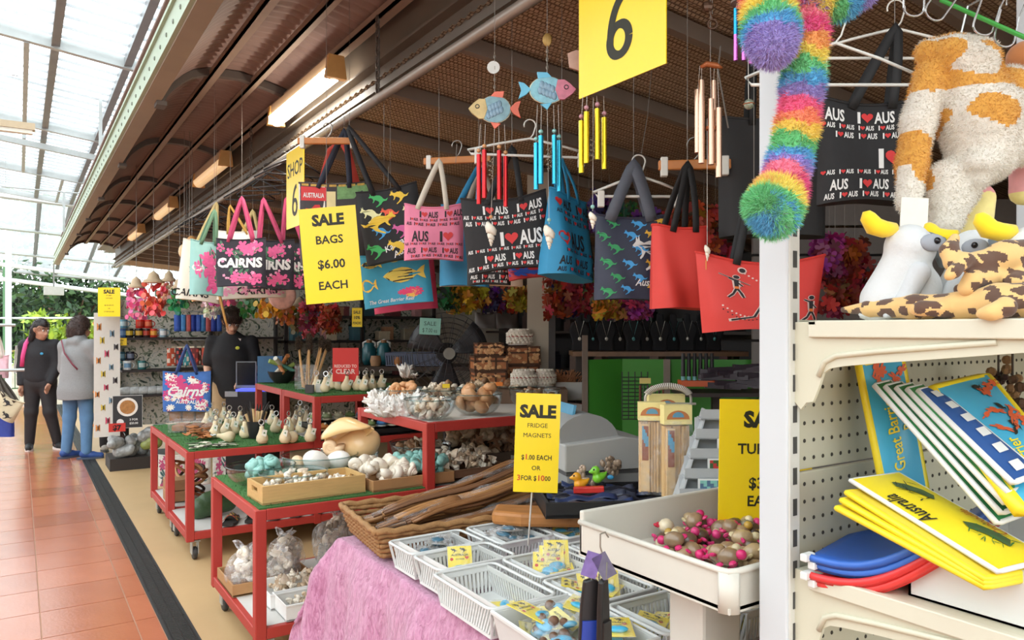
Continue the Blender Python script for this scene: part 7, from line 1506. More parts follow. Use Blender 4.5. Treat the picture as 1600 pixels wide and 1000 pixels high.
p = PZ(400, 684, ZB); t = thing('black_pot', 'black pot of wooden handled brushes on the lower turf', 'pot', p); g = MB(); g.lathe([(.001, 0), (.045, 0), (.056, .05), (.062, .12), (.058, .122), (.05, .05), (.001, .01)], 20); ob('pot', g, BLACKP, t, smooth=40)
for i in range(11):
 a = i*.6; tt = thing('brush', 'wooden handled brush standing in the black pot', 'brush', (p.x+.02*math.cos(a), p.y+.02*math.sin(a), ZB+.03), group='brushes in the black pot'); L_ = random.uniform(.14, .2); dx, dy = .05*math.cos(a), .05*math.sin(a); g = MB(); g.tube([(0, 0, 0), (dx, dy, L_)], [.007, .011], 7); ob('handle', g, M((216, 180, 130) if i % 3 else (60, 50, 44), .6), tt); g = MB(); g.tube([(dx, dy, L_), (dx*1.5, dy*1.5, L_+.05)], [.009, .003], 6); ob('bristles', g, M((44, 38, 34), .8), tt)
for i, (px, py, w, col) in enumerate(((294, 662, .34, 'brown'), (300, 655, .34, 'tan'))):
 p = PZ(285, 676, ZB) if i == 0 else PZ(283, 662, ZB); t = thing('clear_box', ['clear plastic box of brown bundles nearest the turf edge', 'clear plastic box of brown bundles behind the first'][i], 'box', (p.x+.1, p.y+.05+.1*i, ZB+.002), FACE+.1); w, d, h = .34, .2, .085+.07*i
 ob('shell', MB().b2((-w/2, -d/2, 0), (w/2, d/2, h)), FILM(.12), t)
 for k in range(3): g = MB(); g.b2((-w/2+.02+k*w*.32, -d/2+.02, .006), (-w/2+.02+k*w*.32+w*.28, d/2-.02, h*.62)); ob('bundle', g, M((150, 100, 62), .7, 0, .25, 30), t, bevel=.008)
for i in range(14):
 p = PZ(285+random.uniform(0, 50), 682+random.uniform(-6, 6), ZB); p.x = max(p.x, 1.0); g = MB(); g.grid(lambda u, v: ((u-.5)*.09, (v-.5)*.05, .01*math.sin(u*5+i)*math.sin(v*4)), 6, 4, thick=.004); tag(ob('leather_piece', g, M((170, 106, 58), .7, 0, .25, 20, rnd=.2), loc=(p.x, p.y, ZB+.015+.003*i), rot=(0, 0, random.uniform(0, 6)), smooth=True), 'tan leather offcut in the heap on the turf edge', 'leather', 'leather pieces')
for i in range(22):
 p = PZ(290+random.uniform(0, 85), 698+random.uniform(-5, 7), ZB); p.x = max(p.x, .97); p.y = max(p.y, 5.30); o = ob('keyring_card', MB().b2((-.03, -.018, 0), (.03, .018, .003)), [M((226, 222, 200), .5), M((70, 68, 60), .5), M((150, 150, 130), .5)][i % 3], loc=(p.x, p.y, ZB+.006+.002*(i % 5)), rot=(random.uniform(-.1, .15), random.uniform(-.1, .1), random.uniform(0, 3))); tag(o, ['cream', 'dark', 'grey'][i % 3]+' keyring card scattered on the front of the turf', 'keyring', 'keyring cards')
# Cairns floral panel bag on the clear boxes
p = P(292, 581, 6.35); bag('blue and pink daisy bag lettered in white, standing on clear boxes', 292, 580, 74, 63, 6.35, M((52, 104, 176), .6, 0, .3, 14), 0, 0, (292, 540, 6.35), (40, 60, 110), gus=.06, seed=51, prints=[(flowers(2, 22, .22, FLOWER), M((206, 60, 120), .6), 'flower_print'), (flowers(5, 18, .17, DAISY), M((240, 232, 220), .6), 'daisy_print'), (flowers(5, 18, .06, CIRC), M((180, 60, 50), .6), 'daisy_centre'),
 (lambda g, fn, asp: put_text(g, 'Cairns', lambda x, y: fn(.52+x*asp, .40+y)+Vector((0, -.002, 0)), 0, 0, .25, .03, .35), PWH, 'lettering'), (lambda g, fn, asp: put_text(g, 'AUSTRALIA', lambda x, y: fn(.55+x*asp, .20+y)+Vector((0, -.002, 0)), 0, 0, .09, .03, width=.5/asp), PWH, 'lettering')])
# jar of back scratchers
p = PZ(482, 607, 1.052); t = thing('plastic_jar', 'clear square jar of wooden back scratchers on raised turf', 'jar', p, FACE); g = MB(); g.b2((-.09, -.07, 0), (.09, .07, .19)); ob('wall', g, FILM(.16), t)
for i in range(16):
 a = i*.9; tt = thing('back_scratcher', 'wooden back scratcher with dark furry head in the clear jar', 'back scratcher', p+Vector((.045*math.cos(a), .04*math.sin(a), .01)), FACE, 'back scratchers in the jar'); dx, dy, L_ = .07*math.cos(a)+.03, .05*math.sin(a), random.uniform(.26, .36); g = MB(); g.tube([(0, 0, 0), (dx, dy, L_)], .008, 7); ob('handle', g, M((206, 160, 104), .6, 0, .15), tt); g = MB(); g.ell((dx*1.1, dy*1.1, L_+.03), (.02, .018, .035), 8, 6); f_ = ob('furry_head', g, M((72, 58, 46), .9, 0, .4, 80), tt); ob('fur', fur(g, 500, .02, .0015, .9, 0, lambda *a: random.choice([(80, 64, 50), (50, 40, 34), (110, 90, 70)])), VC(.9), f_, stuff=True)
for i, (px, py) in enumerate(((484, 608), (500, 607))): p = PZ(px, py+6, 1.052); tag(ob('small_box', MB().b2((-.03, -.02, 0), (.03, .02, .06)), M((60, 58, 60) if i == 0 else (200, 198, 190), .5), loc=p, rot=(0, 0, FACE), bevel=.003), ['small dark box before the clear jar', 'small white box beside the dark box'][i], 'box')
# far upper step: bowl of rolls, blue box
p = PZ(440, 598, 1.052); t = thing('black_bowl', 'black bowl of painted clap sticks on the far raised step', 'bowl', p); g = MB(); g.lathe([(.001, 0), (.06, 0), (.1, .05), (.12, .1), (.115, .102), (.05, .01), (.001, .01)], 20); ob('bowl', g, BLACKP, t, smooth=40)
for i in range(7): tt = ob('clap_stick', MB().tube([(-.1, 0, -.03), (.1, 0, .05)], [.017, .02], 10), [M((150, 170, 90), .5), M((226, 222, 206), .5), M((176, 110, 60), .5), M((60, 110, 90), .5)][i % 4], loc=p+Vector((.02*math.cos(i*2), .02*math.sin(i*2), .10+.012*i)), rot=(0, random.uniform(-.3, .1), i*.8)); tag(tt, ['green', 'white', 'brown', 'teal'][i % 4]+' painted clap stick sticking out of the black bowl', 'clap stick', 'clap sticks')
p = PY(424, 585, 6.72); tag(ob('blue_box', MB().b2((-.11, -.04, -.1), (.11, .04, .13)), M((46, 92, 130), .5, 0, .3, 12), loc=(p.x, p.y, 1.155), rot=(0, 0, FACE)), 'blue printed box behind the clap sticks', 'box')
# frogs under the raised step
def frog(c1, c2):
 t = bpy.data.objects.new('clapper_frog', None); COL.objects.link(t)
 g = MB(); g.lathe([(.001, .0), (.03, .004), (.036, .014), (.001, .016)], 12); ob('lower_jaw', g, M(c2, .6), t, smooth=True); g = MB(); g.lathe([(.001, .019), (.036, .02), (.034, .036), (.02, .05), (.001, .054)], 12); ob('upper_jaw', g, M(c1, .6, 0, .2, 30), t, smooth=True)
 g = MB(); g.ell((-.016, -.016, .05), .008, 8, 6); g.ell((.016, -.016, .05), .008, 8, 6); ob('eye', g, M((230, 226, 200), .4), t); return t
FC = [((206, 130, 60), (226, 196, 150)), ((120, 140, 86), (214, 206, 170)), ((196, 190, 160), (226, 220, 196)), ((140, 150, 110), (220, 210, 180)), ((70, 130, 190), (200, 210, 214))]; FR = [frog(*c) for c in FC]; fu = set(); n_ = 0
for row, (yy, zz) in enumerate(((5.34, .775), (5.52, .83))):
 for k in range(9):
  i = [0, 1, 3, 2, 1, 4, 2, 4, 3][(k+row) % 9]; loc = (1.86+k*.092, yy, zz); lab = ['orange', 'green', 'cream', 'olive', 'blue'][i]+' wooden clapper frog in the %s tray row under the raised step' % ['front', 'rear'][row]
  if i in fu: o = dup(FR[i], loc, (0, 0, FACE))
  else: fu.add(i); o = FR[i]; o.location = loc; o.rotation_euler = (0, 0, FACE)
  o.scale = (1.15,)*3; tag(o, lab, 'toy', 'clapper frogs')
 tray('black_tray', ['black tray under the front row of frogs', 'black tray under the rear row of frogs'][row], 'tray', (2.24, yy, zz-.045), 0, .92, .15, .04, BLACKP)
# lower shelves
for i in range(9):
 t = thing('sandal', 'dark patterned sandal on the white lower shelf, %s from the left' % ords[i], 'sandal', (1.22+.15*i, 5.36, .20), FACE+.2, 'sandals on the lower shelf'); g = MB(); pl = [(-.045, -.12), (.03, -.125), (.05, -.05), (.045, .06), (.03, .12), (-.03, .125), (-.05, .05), (-.04, -.04)]; g.prism(pl, 0, .018); ob('sole', g, M((40, 38, 36), .6), t); g = MB(); g.grid(lambda u, v: (-.05+.1*u, -.06+.08*v, .02+.04*math.sin(math.pi*u)), 10, 4, thick=.004, colfn=lambda u, v: [(150, 60, 40), (50, 46, 44), (196, 170, 90), (60, 80, 70)][int(u*10+v*6+i) % 4]); ob('strap', g, VC(.6), t, smooth=True)
b = blob([((0, 0, .06), (.2, .02, .07), .075, .06), ((.05, 0, .12), (.1, 0, .13), .05, .05)], .012, .03); tag(ob('green_bag', b, M((58, 84, 50), .4, 0, .5, 14, .5, 30), loc=(1.06, 5.62, .20), smooth=True), 'shiny green crumpled bag on the white lower shelf', 'bag')
for i in range(7):
 g = MB(); g.tube([(.14*math.cos(a), .1*math.sin(a), 0) for a in [2*math.pi*k/20 for k in range(20)]], .012, 6, closed=True); tag(ob('coiled_belt', g, M([(150, 92, 56), (70, 50, 40), (186, 140, 92)][i % 3], .6), loc=(1.14, 6.4, .25+.026*i), rot=(.1, .5, i)), 'coiled leather belt stacked on the far lower shelf', 'belt', 'coiled belts')
for i in range(2): tag(ob('wooden_block', MB().b2((-.06, -.1, 0), (.1, .1, .08)), M((170, 128, 88), .6, 0, .2), loc=(1.0, 6.3+.0*i, .2+.085*i), bevel=.004), ['lower brown block at the far stand foot', 'upper brown block at the far stand foot'][i], 'block')
for i in range(3): bag('white floral bag standing behind the far stand, %s' % ['left', 'middle', 'right'][i], 268+i*42, 710, 40, 60, 7.3, M((214, 206, 196), .7, 0, .5, 30), 0, 0, None, seed=60+i, prints=[(flowers(3+i, 14, .3), M((180, 70, 110), .6), 'flower_print'), (flowers(9+i, 14, .3, LEAF), M((60, 90, 90), .6), 'leaf_print')])
# kiosk and monitor behind
p = P(380, 640, 7.35); t = thing('kiosk', 'black cabinet with small screen and blue light behind the stands', 'cabinet', (p.x, p.y, 0), FACE); ob('body', MB().b2((-.1, -.2, 0), (.3, .2, .93)), M((30, 30, 33), .4), t, bevel=.01); ob('light_strip', MB().b2((.0, -.205, .93), (.3, .0, .95)), M((70, 80, 230), .3, emit=1.2), t); ob('latch', MB().b2((-.1, -.21, .88), (.02, -.2, .93)), M((176, 178, 182), .3, .5), t)
t2 = thing('screen', 'framed black screen on the kiosk', 'screen', t.matrix_basis @ Vector((.05, -.05, .95)), FACE); ob('frame', MB().b2((-.1, -.01, 0), (.1, .01, .26)), M((120, 122, 126), .4), t2); ob('display', MB().b2((-.088, -.013, .03), (.088, -.009, .25)), M((22, 22, 24), .2), t2)
# ================================================================== FAR MUG DISPLAY
YS = 9.3; X0, X1 = .93, 2.72
def botanical():
 m = bpy.data.materials.new('mat_butterfly_print'); m.use_nodes = True; N = m.node_tree.nodes; L = m.node_tree.links; b = N['Principled BSDF']; b.inputs['Roughness'].default_value = .7; tc = N.new('ShaderNodeTexCoord')
 n = N.new('ShaderNodeTexNoise'); n.inputs['Scale'].default_value = 9; n.inputs['Detail'].default_value = 3; n.inputs['Distortion'].default_value = 2.5; v = N.new('ShaderNodeTexVoronoi'); v.inputs['Scale'].default_value = 14; cr = N.new('ShaderNodeValToRGB'); e = cr.color_ramp.elements
 e[0].position = .34; e[0].color = lin((62, 74, 66)); e[1].position = .42; e[1].color = lin((150, 158, 130)); q = e.new(.48); q.color = lin((222, 216, 200)); q = e.new(.62); q.color = lin((226, 220, 206)); q = e.new(.70); q.color = lin((120, 140, 136)); q = e.new(.78); q.color = lin((190, 150, 90))
 L.new(tc.outputs['Object'], n.inputs['Vector']); L.new(n.outputs[0], cr.inputs[0]); L.new(cr.outputs[0], b.inputs['Base Color']); return m
BOT = botanical()
t = thing('mug_display', 'black shelved display of mugs and pouches with leafy back board', 'display stand', (X0, YS, 0)); W = X1-X0
ob('back_board', MB().b2((0, .28, .42), (W, .30, 1.86)), BOT, t)
for z in (1.43, 1.07, .79): ob('shelf_board', MB().b2((.02, -.04, z-.025), (W, .28, z)), M((44, 36, 34), .5), t)
for x in (0, W*.55, W-.03): ob('post', MB().b2((x, .2, 0), (x+.03, .28, 1.9)), M((150, 140, 120) if x == 0 else (60, 56, 54), .5), t)
ob('plinth', MB().b2((-.12, -.25, 0), (.5, .25, .13)), M((48, 40, 36), .6), t); ob('top_sheet', MB().b2((.1, .1, 1.86), (W, .3, 1.88)), M((220, 214, 204)), t)
g = MB(); end = thing('butterfly_board', 'white panel with butterflies at the end of the mug display', 'panel', (X0-.26, YS-.12, 0), .0); ob('board', MB().b2((0, 0, .36), (.25, .012, 1.7)), M((228, 224, 214), .6, 0, .05), end)
WING = [(0, 0), (.12, .3), (.4, .48), (.5, .3), (.36, .05), (.42, -.2), (.25, -.42), (.08, -.2)]
for i in range(16):
 x, z = .04+.17*((i*7) % 5)/4+random.uniform(-.01, .01), .46+1.16*i/16; t2 = thing('butterfly', ['orange', 'pink', 'black spotted', 'yellow', 'blue grey'][i % 5]+' butterfly ornament on the white panel, %s from the bottom' % (ords+['thirteenth', 'fourteenth', 'fifteenth', 'sixteenth'])[i], 'butterfly', (X0-.26+x, YS-.128, z), group='butterflies on the panel'); c = [(206, 130, 60), (190, 60, 90), (60, 56, 60), (206, 180, 60), (110, 140, 160)][i % 5]; s = random.uniform(.09, .13)
 for sg_ in (-1, 1): g = MB(); pp = [(sg_*a*s, b_*s) for a, b_ in WING]; g.prism(pp if sg_ > 0 else pp[::-1], -.001, .001, Matrix.Rotation(math.pi/2, 4, 'X')); ob('wing', g, M(c, .5, 0, .5, 60), t2, rot=(0, 0, sg_*.4))
 g = MB(); g.tube([(0, -.003, -.25*s), (0, -.003, .25*s)], .004, 6); ob('body', g, M((40, 34, 32)), t2)
MUGP = MB().lathe([(.001, 0), (.04, 0), (.043, .004), (.043, .098), (.039, .098), (.039, .008), (.001, .006)], 16)
def mug(x, y, z, c, label, band=None):
 t = thing('mug', label, 'mug', (x, y, z), group='souvenir mugs'); g = MB(); g.add(MUGP.v, MUGP.f); ob('cup', g, M(c, .25, 0, .2, 20), t, smooth=40); g = MB(); g.tube([(.042+.028*math.sin(a), 0, .05+.03*math.cos(a)) for a in [math.pi*k/8 for k in range(9)]], .005, 6); ob('handle', g, M(c, .25), t, smooth=True)
 g = MB(); g.grid(lambda u, v: (.0435*math.sin(-.9+1.8*u), -.0435*math.cos(-.9+1.8*u), .025+.05*v), 8, 2, colfn=lambda u, v: band or (230, 230, 226)); ob('print', g, VC(.3, .4, 120), t)
def Xpx(px, y=YS): return PY(px, 515, y).x
for i, (px, z, c, bnd, lab) in enumerate(((178, 1.432, (60, 130, 140), None, 'teal mug at the left end of the upper shelf'), (191, 1.432, (60, 104, 170), (110, 150, 200), 'blue mug on the upper shelf'), (202, 1.432, (40, 38, 40), (206, 180, 60), 'black mug with gold print, left of two on the upper shelf'), (217, 1.432, (40, 36, 38), (200, 160, 60), 'black mug with gold print, right of two on the upper shelf'), (240, 1.432, (214, 62, 44), (226, 160, 60), 'red mug standing on the upper shelf'), (255, 1.432, (150, 180, 196), (220, 224, 226), 'pale blue mug on the upper shelf'), (229, 1.432, (60, 40, 40), (180, 60, 40), 'dark red mug on the upper shelf'),
 (194, 1.535, (110, 160, 180), (190, 210, 214), 'pale teal mug stacked on top'), (220, 1.535, (206, 50, 40), (190, 70, 50), 'red mug stacked on top, left one'), (233, 1.535, (210, 56, 46), (226, 120, 80), 'red mug stacked on top, right one'), (184, 1.072, (90, 160, 170), (220, 226, 226), 'teal mug on the middle shelf'), (199, 1.072, (226, 228, 226), (110, 150, 180), 'white mug on the middle shelf'), (222, 1.072, (50, 110, 110), (170, 190, 186), 'dark teal mug on the middle shelf'), (190, 1.175, (50, 90, 110), (120, 160, 180), 'blue grey mug stacked on the middle shelf'), (205, 1.175, (36, 40, 52), (110, 120, 140), 'navy mug stacked on the middle shelf'))):
 mug(Xpx(px)-.0, YS+.02+(.06 if z in (1.535, 1.175) else 0), z, c, lab, bnd)
for i in range(9):
 x = Xpx(276+i*8); c = [(40, 84, 176), (70, 140, 206), (190, 90, 90), (30, 60, 160)][i % 4]; g = MB(); g.grid(lambda u, v: ((u-.5)*.06, -.012*math.sin(math.pi*u), -.19*v), 6, 6, thick=.012); t2 = thing('hanging_pouch', ['blue', 'light blue', 'red', 'navy'][i % 4]+' small pouch on the upper pegs, %s from the left' % ords[i], 'pouch', (x, YS-.06, 1.69), random.uniform(-.5, .5), 'pouches on the upper pegs'); ob('body', g, M(c, .5, 0, .3, 30), t2, smooth=True); ob('loop', MB().tube([(-.015, 0, 0), (0, 0, .03), (.015, 0, 0)], .003, 5), M((200, 196, 190)), t2)
g = MB(); g.tube([(Xpx(270), YS-.06, 1.73), (Xpx(345), YS-.06, 1.73)], .006, 6); g.tube([(Xpx(270), YS-.06, 1.40), (Xpx(345), YS-.06, 1.40)], .006, 6); tag(ob('peg_rails', g, GALV), 'pair of chrome peg rails across the mug display', 'rail')
for i in range(8):
 x = Xpx(268+i*10); cs = [(206, 90, 60), (60, 46, 50), (64, 150, 160), (120, 50, 50), (90, 70, 60)][i % 5]; t2 = thing('mini_bag', ['orange', 'dark', 'teal', 'maroon', 'brown'][i % 5]+' floral mini bag on the lower pegs, %s from the left' % ords[i], 'bag', (x, YS-.08, 1.36), random.uniform(-.4, .4), 'floral mini bags'); g = MB(); g.grid(lambda u, v: ((u-.5)*(.09 if i % 3 else .14), -.015*math.sin(math.pi*u), -.05-.2*v), 10, 12, thick=.015, colfn=lambda u, v: cs if math.sin(u*13+i)*math.sin(v*11+i*2) < .3 else [(236, 226, 210), (206, 80, 70)][i % 2]); ob('body', g, VC(.6, .2, 60), t2, smooth=True); ob('tag', MB().b2((-.025, -.02, -.12), (.025, -.017, -.03)), M((236, 226, 196), .6), t2)
for i in range(5): b = blob([((0, 0, .03), (.05, 0, .035), .05, .05)], .012, .02); t2 = thing('wrapped_set', 'clear wrapped gift set on the bottom shelf, %s from the left' % ords[i], 'gift set', (Xpx(192+i*14), YS+.02, .80), group='wrapped gift sets'); ob('wrap', b, M((176, 178, 176), .2, 0, .5, 30, .5, 40), t2, smooth=True)
p = PY(199, 643, YS-.3); t2 = thing('poster_board', 'black poster with round tan picture on the display foot', 'poster', (p.x, YS-.32, p.z), FACE*.3); ob('board', MB().b2((-.14, -.004, -.17), (.14, .004, .17)), M((26, 26, 27), .4), t2); ob('border', MB().b2((-.145, -.002, -.175), (.145, .006, .175)), M((206, 204, 198)), t2); g = MB(); g.flat(shp(circle(24), 0, .05, .2), lambda x, y: (x, -.005, y)); ob('plate', g, M((236, 230, 220)), t2); g = MB(); g.flat(shp(circle(20), 0, .05, .15), lambda x, y: (x, -.006, y)); ob('picture', g, M((176, 120, 60), .6, 0, .6, 30), t2); g = MB(); g.flat(shp(circle(16), -.07, -.11, .07), lambda x, y: (x, -.005, y)); ob('badge', g, M((230, 230, 226)), t2); g = MB(); put_text(g, '3 FOR', lambda x, y: (x, -.005, y), .06, -.095, .022, .02); put_text(g, '$20.00', lambda x, y: (x, -.005, y), .06, -.135, .022, .02); ob('lettering', g, M((226, 226, 222)), t2)
t2 = sign('red price tag below the poster', PY(183, 668, YS-.33), .16, .09, 0, [('$7', .2, .6, .05, M((40, 20, 20)), None)], name='price_tag', mat=M((214, 60, 50), .5))
t2 = sign('yellow price strip on the upper mug shelf', PY(183, 534, YS-.06), .19, .08, 0, [('$6.50 EACH', .58, .22, .02, INK, .8), ('2 FOR $12', .2, .22, .02, INK, .8)], name='price_tag')
g = MB()
for k in range(9):
 b = blob([((0, 0, 0), (random.uniform(.06, .16), random.uniform(-.05, .05), .02), .07, .05), ((.05, .03, .05), (.1, -.04, .06), .05, .04)], .014, .03); t2 = tag(ob('wrapped_toy', b, [M((158, 160, 158), .12, 0, .8, 22, .9, 30), M((90, 60, 56), .25, 0, .4, 18, .8, 30), M((150, 160, 90), .25, 0, .4, 18, .8, 30)][0 if k not in (3, 8) else (1 if k == 8 else 2)], loc=(X0-.02+.12*(k % 4), YS-.16+.06*(k % 3), .19+.075*(k//3)), rot=(random.uniform(-.4, .4), random.uniform(-.4, .4), k), smooth=True), ['grey plastic wrapped toy in the heap on the plinth', 'red brown wrapped toy on top of the heap', 'green wrapped toy in the heap on the plinth'][0 if k not in (3, 8) else (1 if k == 8 else 2)], 'wrapped toy', 'wrapped toys on the plinth')
g = MB()
# hanging capiz shell chimes
def capiz(label, px, py, d, w, h, col, top='cone', n=70, ccol=(196, 172, 140)):
 o = P(px, py, d); t = thing('shell_chime', label, 'wind chime', o, group='hanging shell chimes'); w, h = S(w, d), S(h, d); g = MB(); rr = random.Random(px)
 for i in range(n):
  a = i*2.399; r = w/2*(.35+.65*rr.random()); z = -h*rr.random(); g.lathe([(.001, -.0015), (w*.13, -.0015), (w*.13, .0015), (.001, .0015)], 8, T((r*math.cos(a), r*math.sin(a), z), (math.pi/2+rr.uniform(-.4, .4), 0, rr.uniform(0, 6))), [max(0, min(255, v+rr.randint(-22, 22))) for v in col])
 ob('shell_discs', g, VC(.35, .2, 30), t, stuff=True); g = MB(); g.lathe([(.004, .11), (w*.2, .08), (w*.26, .04), (w*.42, .015), (w*.42, .0), (.001, .0)], 14); ob('woven_cap', g, M(ccol, .7, 0, .2, 40), t, smooth=40); hang_cord(t, o+Vector((0, 0, .1)), .0025)
for a in ((213, 450, 7.2, 30, 48, (226, 110, 150), 'pink shell chime at the left end over the mugs'), (240, 442, 6.9, 36, 52, (226, 96, 84), 'coral shell chime over the mugs'), (264, 440, 7.4, 26, 30, (230, 190, 160), 'peach shell chime between coral and green ones'), (281, 452, 6.9, 32, 38, (50, 140, 84), 'green shell chime over the mugs'), (296, 428, 6.6, 30, 40, (230, 150, 100), 'orange shell chime by the cream tote'), (346, 444, 7.4, 40, 32, (226, 100, 156), 'magenta shell chime below the floral bags'), (388, 455, 7.5, 30, 40, (60, 130, 70), 'dark green shell chime below the floral bags'), (420, 455, 7.4, 40, 40, (226, 170, 60), 'golden shell chime right of the green one'), (446, 470, 7.6, 30, 36, (206, 120, 60), 'amber shell chime beside the bags sign'), (330, 462, 7.8, 26, 36, (236, 226, 210), 'white shell chime over the shop assistant'), (468, 480, 7.8, 30, 40, (120, 110, 60), 'olive shell chime behind the bags sign')):
 capiz(a[6], *a[:6])
t2 = thing('round_cushion', 'round pink rose patterned disc hanging below the floral bags', 'ornament', P(441, 462, 5.6), FACE); g = MB(); g.lathe([(.001, -.03), (.09, -.025), (.105, 0), (.09, .025), (.001, .03)], 24, T((0, 0, 0), (math.pi/2, 0, 0))); ob('disc', g, M((214, 170, 160), .7, 0, .5, 26), t2, smooth=True); hang_cord(t2, t2.location+Vector((0, 0, .1)), .002)
for i, (px, py) in enumerate(((288, 393), (300, 380), (296, 402))): t2 = thing('gourd_shell', ['cream', 'amber', 'orange'][i]+' round shell hanging by the cream tote', 'ornament', P(px, py, 6.0), group='hanging round shells'); g = MB(); g.ell((0, 0, 0), (.045, .04, .06), 12, 8); ob('body', g, M([(226, 196, 150), (206, 150, 90), (214, 130, 80)][i], .5, 0, .3, 20), t2, smooth=True); hang_cord(t2, t2.location+Vector((0, 0, .05)), .002)
g = MB(); pts = [P(338, 440, 5.2), P(345, 470, 5.2), P(352, 500, 5.2), P(357, 517, 5.2)]; o = pts[0].copy(); g.tube([p-o for p in pts], [.022, .022, .018, .004], 8, flat=.4); tag(ob('hanging_strap', g, M((176, 128, 60), .6, 0, .15), loc=o, smooth=True), 'mustard coloured strap hanging in front of the assistant', 'strap')
# ================================================================== INSIDE THE SHOP
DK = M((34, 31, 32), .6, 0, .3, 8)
# flower garlands
def lei(label, px, py, d, hpx, col, wid=.09, n=60):
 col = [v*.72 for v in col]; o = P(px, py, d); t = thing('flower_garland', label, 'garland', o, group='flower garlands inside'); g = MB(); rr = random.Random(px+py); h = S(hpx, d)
 fl = [(x, y, 0) for x, y in FLOWER]; fs = [tuple(range(len(fl)))]
 for i in range(n): g.add(fl, fs, T((rr.uniform(-wid, wid), rr.uniform(-.04, .04), -h*rr.random()), (rr.uniform(0, 3), rr.uniform(0, 3), rr.uniform(0, 3)), .075), [max(0, min(255, v+rr.randint(-30, 30))) for v in col])
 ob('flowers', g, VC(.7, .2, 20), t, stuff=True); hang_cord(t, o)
GC = [((230, 180, 40), 'yellow'), ((90, 50, 130), 'purple'), ((206, 84, 40), 'orange'), ((60, 120, 60), 'green'), ((190, 50, 60), 'red'), ((206, 70, 140), 'pink'), ((226, 210, 180), 'cream')]
for i, (px, py, d, h, c) in enumerate(((486, 470, 6.6, 55, 4), (515, 478, 6.4, 40, 2), (698, 448, 5.2, 34, 3), (722, 448, 5.3, 38, 0), (744, 450, 5.2, 36, 0), (768, 452, 5.3, 32, 1), (795, 452, 5.4, 34, 2), (812, 452, 5.2, 30, 0), (868, 425, 4.6, 70, 2), (886, 425, 4.7, 64, 1), (904, 420, 4.6, 70, 4), (920, 420, 4.8, 60, 6), (952, 470, 4.5, 24, 0), (975, 470, 4.6, 24, 5), (1000, 475, 4.5, 18, 5), (940, 300, 4.6, 60, 1), (972, 320, 4.8, 60, 3), (1010, 330, 4.6, 50, 1), (1100, 320, 4.2, 80, 2), (1118, 335, 4.3, 80, 4), (1060, 330, 4.5, 50, 2), (1296, 368, 3.6, 60, 5), (1320, 372, 3.7, 110, 2), (1336, 375, 3.8, 100, 4), (1305, 430, 3.7, 60, 4))):
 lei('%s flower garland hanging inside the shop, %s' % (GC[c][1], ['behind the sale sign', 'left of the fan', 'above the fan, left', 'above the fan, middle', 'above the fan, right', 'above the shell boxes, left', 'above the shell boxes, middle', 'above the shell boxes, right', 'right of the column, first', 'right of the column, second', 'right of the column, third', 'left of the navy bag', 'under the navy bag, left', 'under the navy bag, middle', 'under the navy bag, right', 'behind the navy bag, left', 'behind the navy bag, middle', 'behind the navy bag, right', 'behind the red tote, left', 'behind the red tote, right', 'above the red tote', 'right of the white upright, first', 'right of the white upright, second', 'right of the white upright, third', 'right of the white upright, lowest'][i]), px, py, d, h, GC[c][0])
# green counter
p = P(918, 562, 4.3); t = thing('green_counter', 'bright green panelled counter deep in the shop', 'counter', (p.x, p.y, 0), FACE); GP = M((62, 140, 44), .5, 0, .08, 4); h = 1.52-S(47, 4.3)
def panel(a, b, nm='panel'):
 (x0, y0), (x1, y1) = a, b; n = Vector((y1-y0, x0-x1, 0)).normalized()*.015; g = MB(); g.add([(x0, y0, 0), (x1, y1, 0), (x1, y1, h), (x0, y0, h), (x0+n.x, y0+n.y, 0), (x1+n.x, y1+n.y, 0), (x1+n.x, y1+n.y, h), (x0+n.x, y0+n.y, h)], [(0, 1, 2, 3), (7, 6, 5, 4), (0, 4, 5, 1), (1, 5, 6, 2), (2, 6, 7, 3), (3, 7, 4, 0)]); ob(nm, g, GP, t)
panel((0, 0), (S(58, 4.3), .12)); panel((S(58, 4.3), .12), (S(122, 4.3), .06)); panel((S(130, 4.3), .06), (S(290, 4.3), .0)); ob('divider', MB().b2((S(121, 4.3), .03, 0), (S(131, 4.3), .07, h+.0)), M((150, 140, 128)), t); ob('edge', MB().b2((-.03, -.02, 0), (0, .02, h+.14)), M((110, 96, 84)), t)
t = thing('jewellery_shelf', 'brown shelf carrying dark necklace busts', 'shelf', P(905, 549, 5.0), FACE); ob('board', MB().b2((-.05, -.1, -.03), (1.1, .25, 0)), M((134, 100, 74), .5, 0, .2), t)
for k in (0, 1.05): ob('leg', MB().b2((k-.02, 0, -1.34), (k+.02, .05, -.03)), M((60, 50, 44)), t)
VEL = M((30, 29, 32), .9, 0, .2, 20)
for i in range(11):
 p = P(905+i*21, 548, 5.02+.06*(i % 2)); t = thing('necklace_bust', 'black velvet necklace bust on the brown shelf, %s from the left' % ords[i], 'necklace stand', p, FACE, 'necklace busts'); g = MB(); pl = [(-.05, 0), (.05, 0), (.045, .06), (.07, .14), (.05, .19), (.022, .2), (.02, .25), (-.02, .25), (-.022, .2), (-.05, .19), (-.07, .14), (-.045, .06)]; g.prism(pl, -.02, .02, Matrix.Rotation(math.pi/2, 4, 'X')); ob('bust', g, VEL, t, bevel=.01)
 g = MB(); g.tube([(-.03, -.022, .2), (0, -.026, .09), (.03, -.022, .2)], .0014, 4); g.ell((0, -.028, .08), (.011, .004, .014), 8, 6); ob('necklace', g, M([(196, 190, 176), (90, 150, 150), (176, 170, 160)][i % 3], .3, .5), t)
p = P(1062, 603, 3.9); t = thing('tube_tray', 'orange tray of black and teal tubes at the green counter', 'tray', (p.x, p.y, p.z), FACE); ob('tray', MB().b2((0, -.05, 0), (S(54, 3.9), .05, .03)), M((206, 90, 40), .5), t)
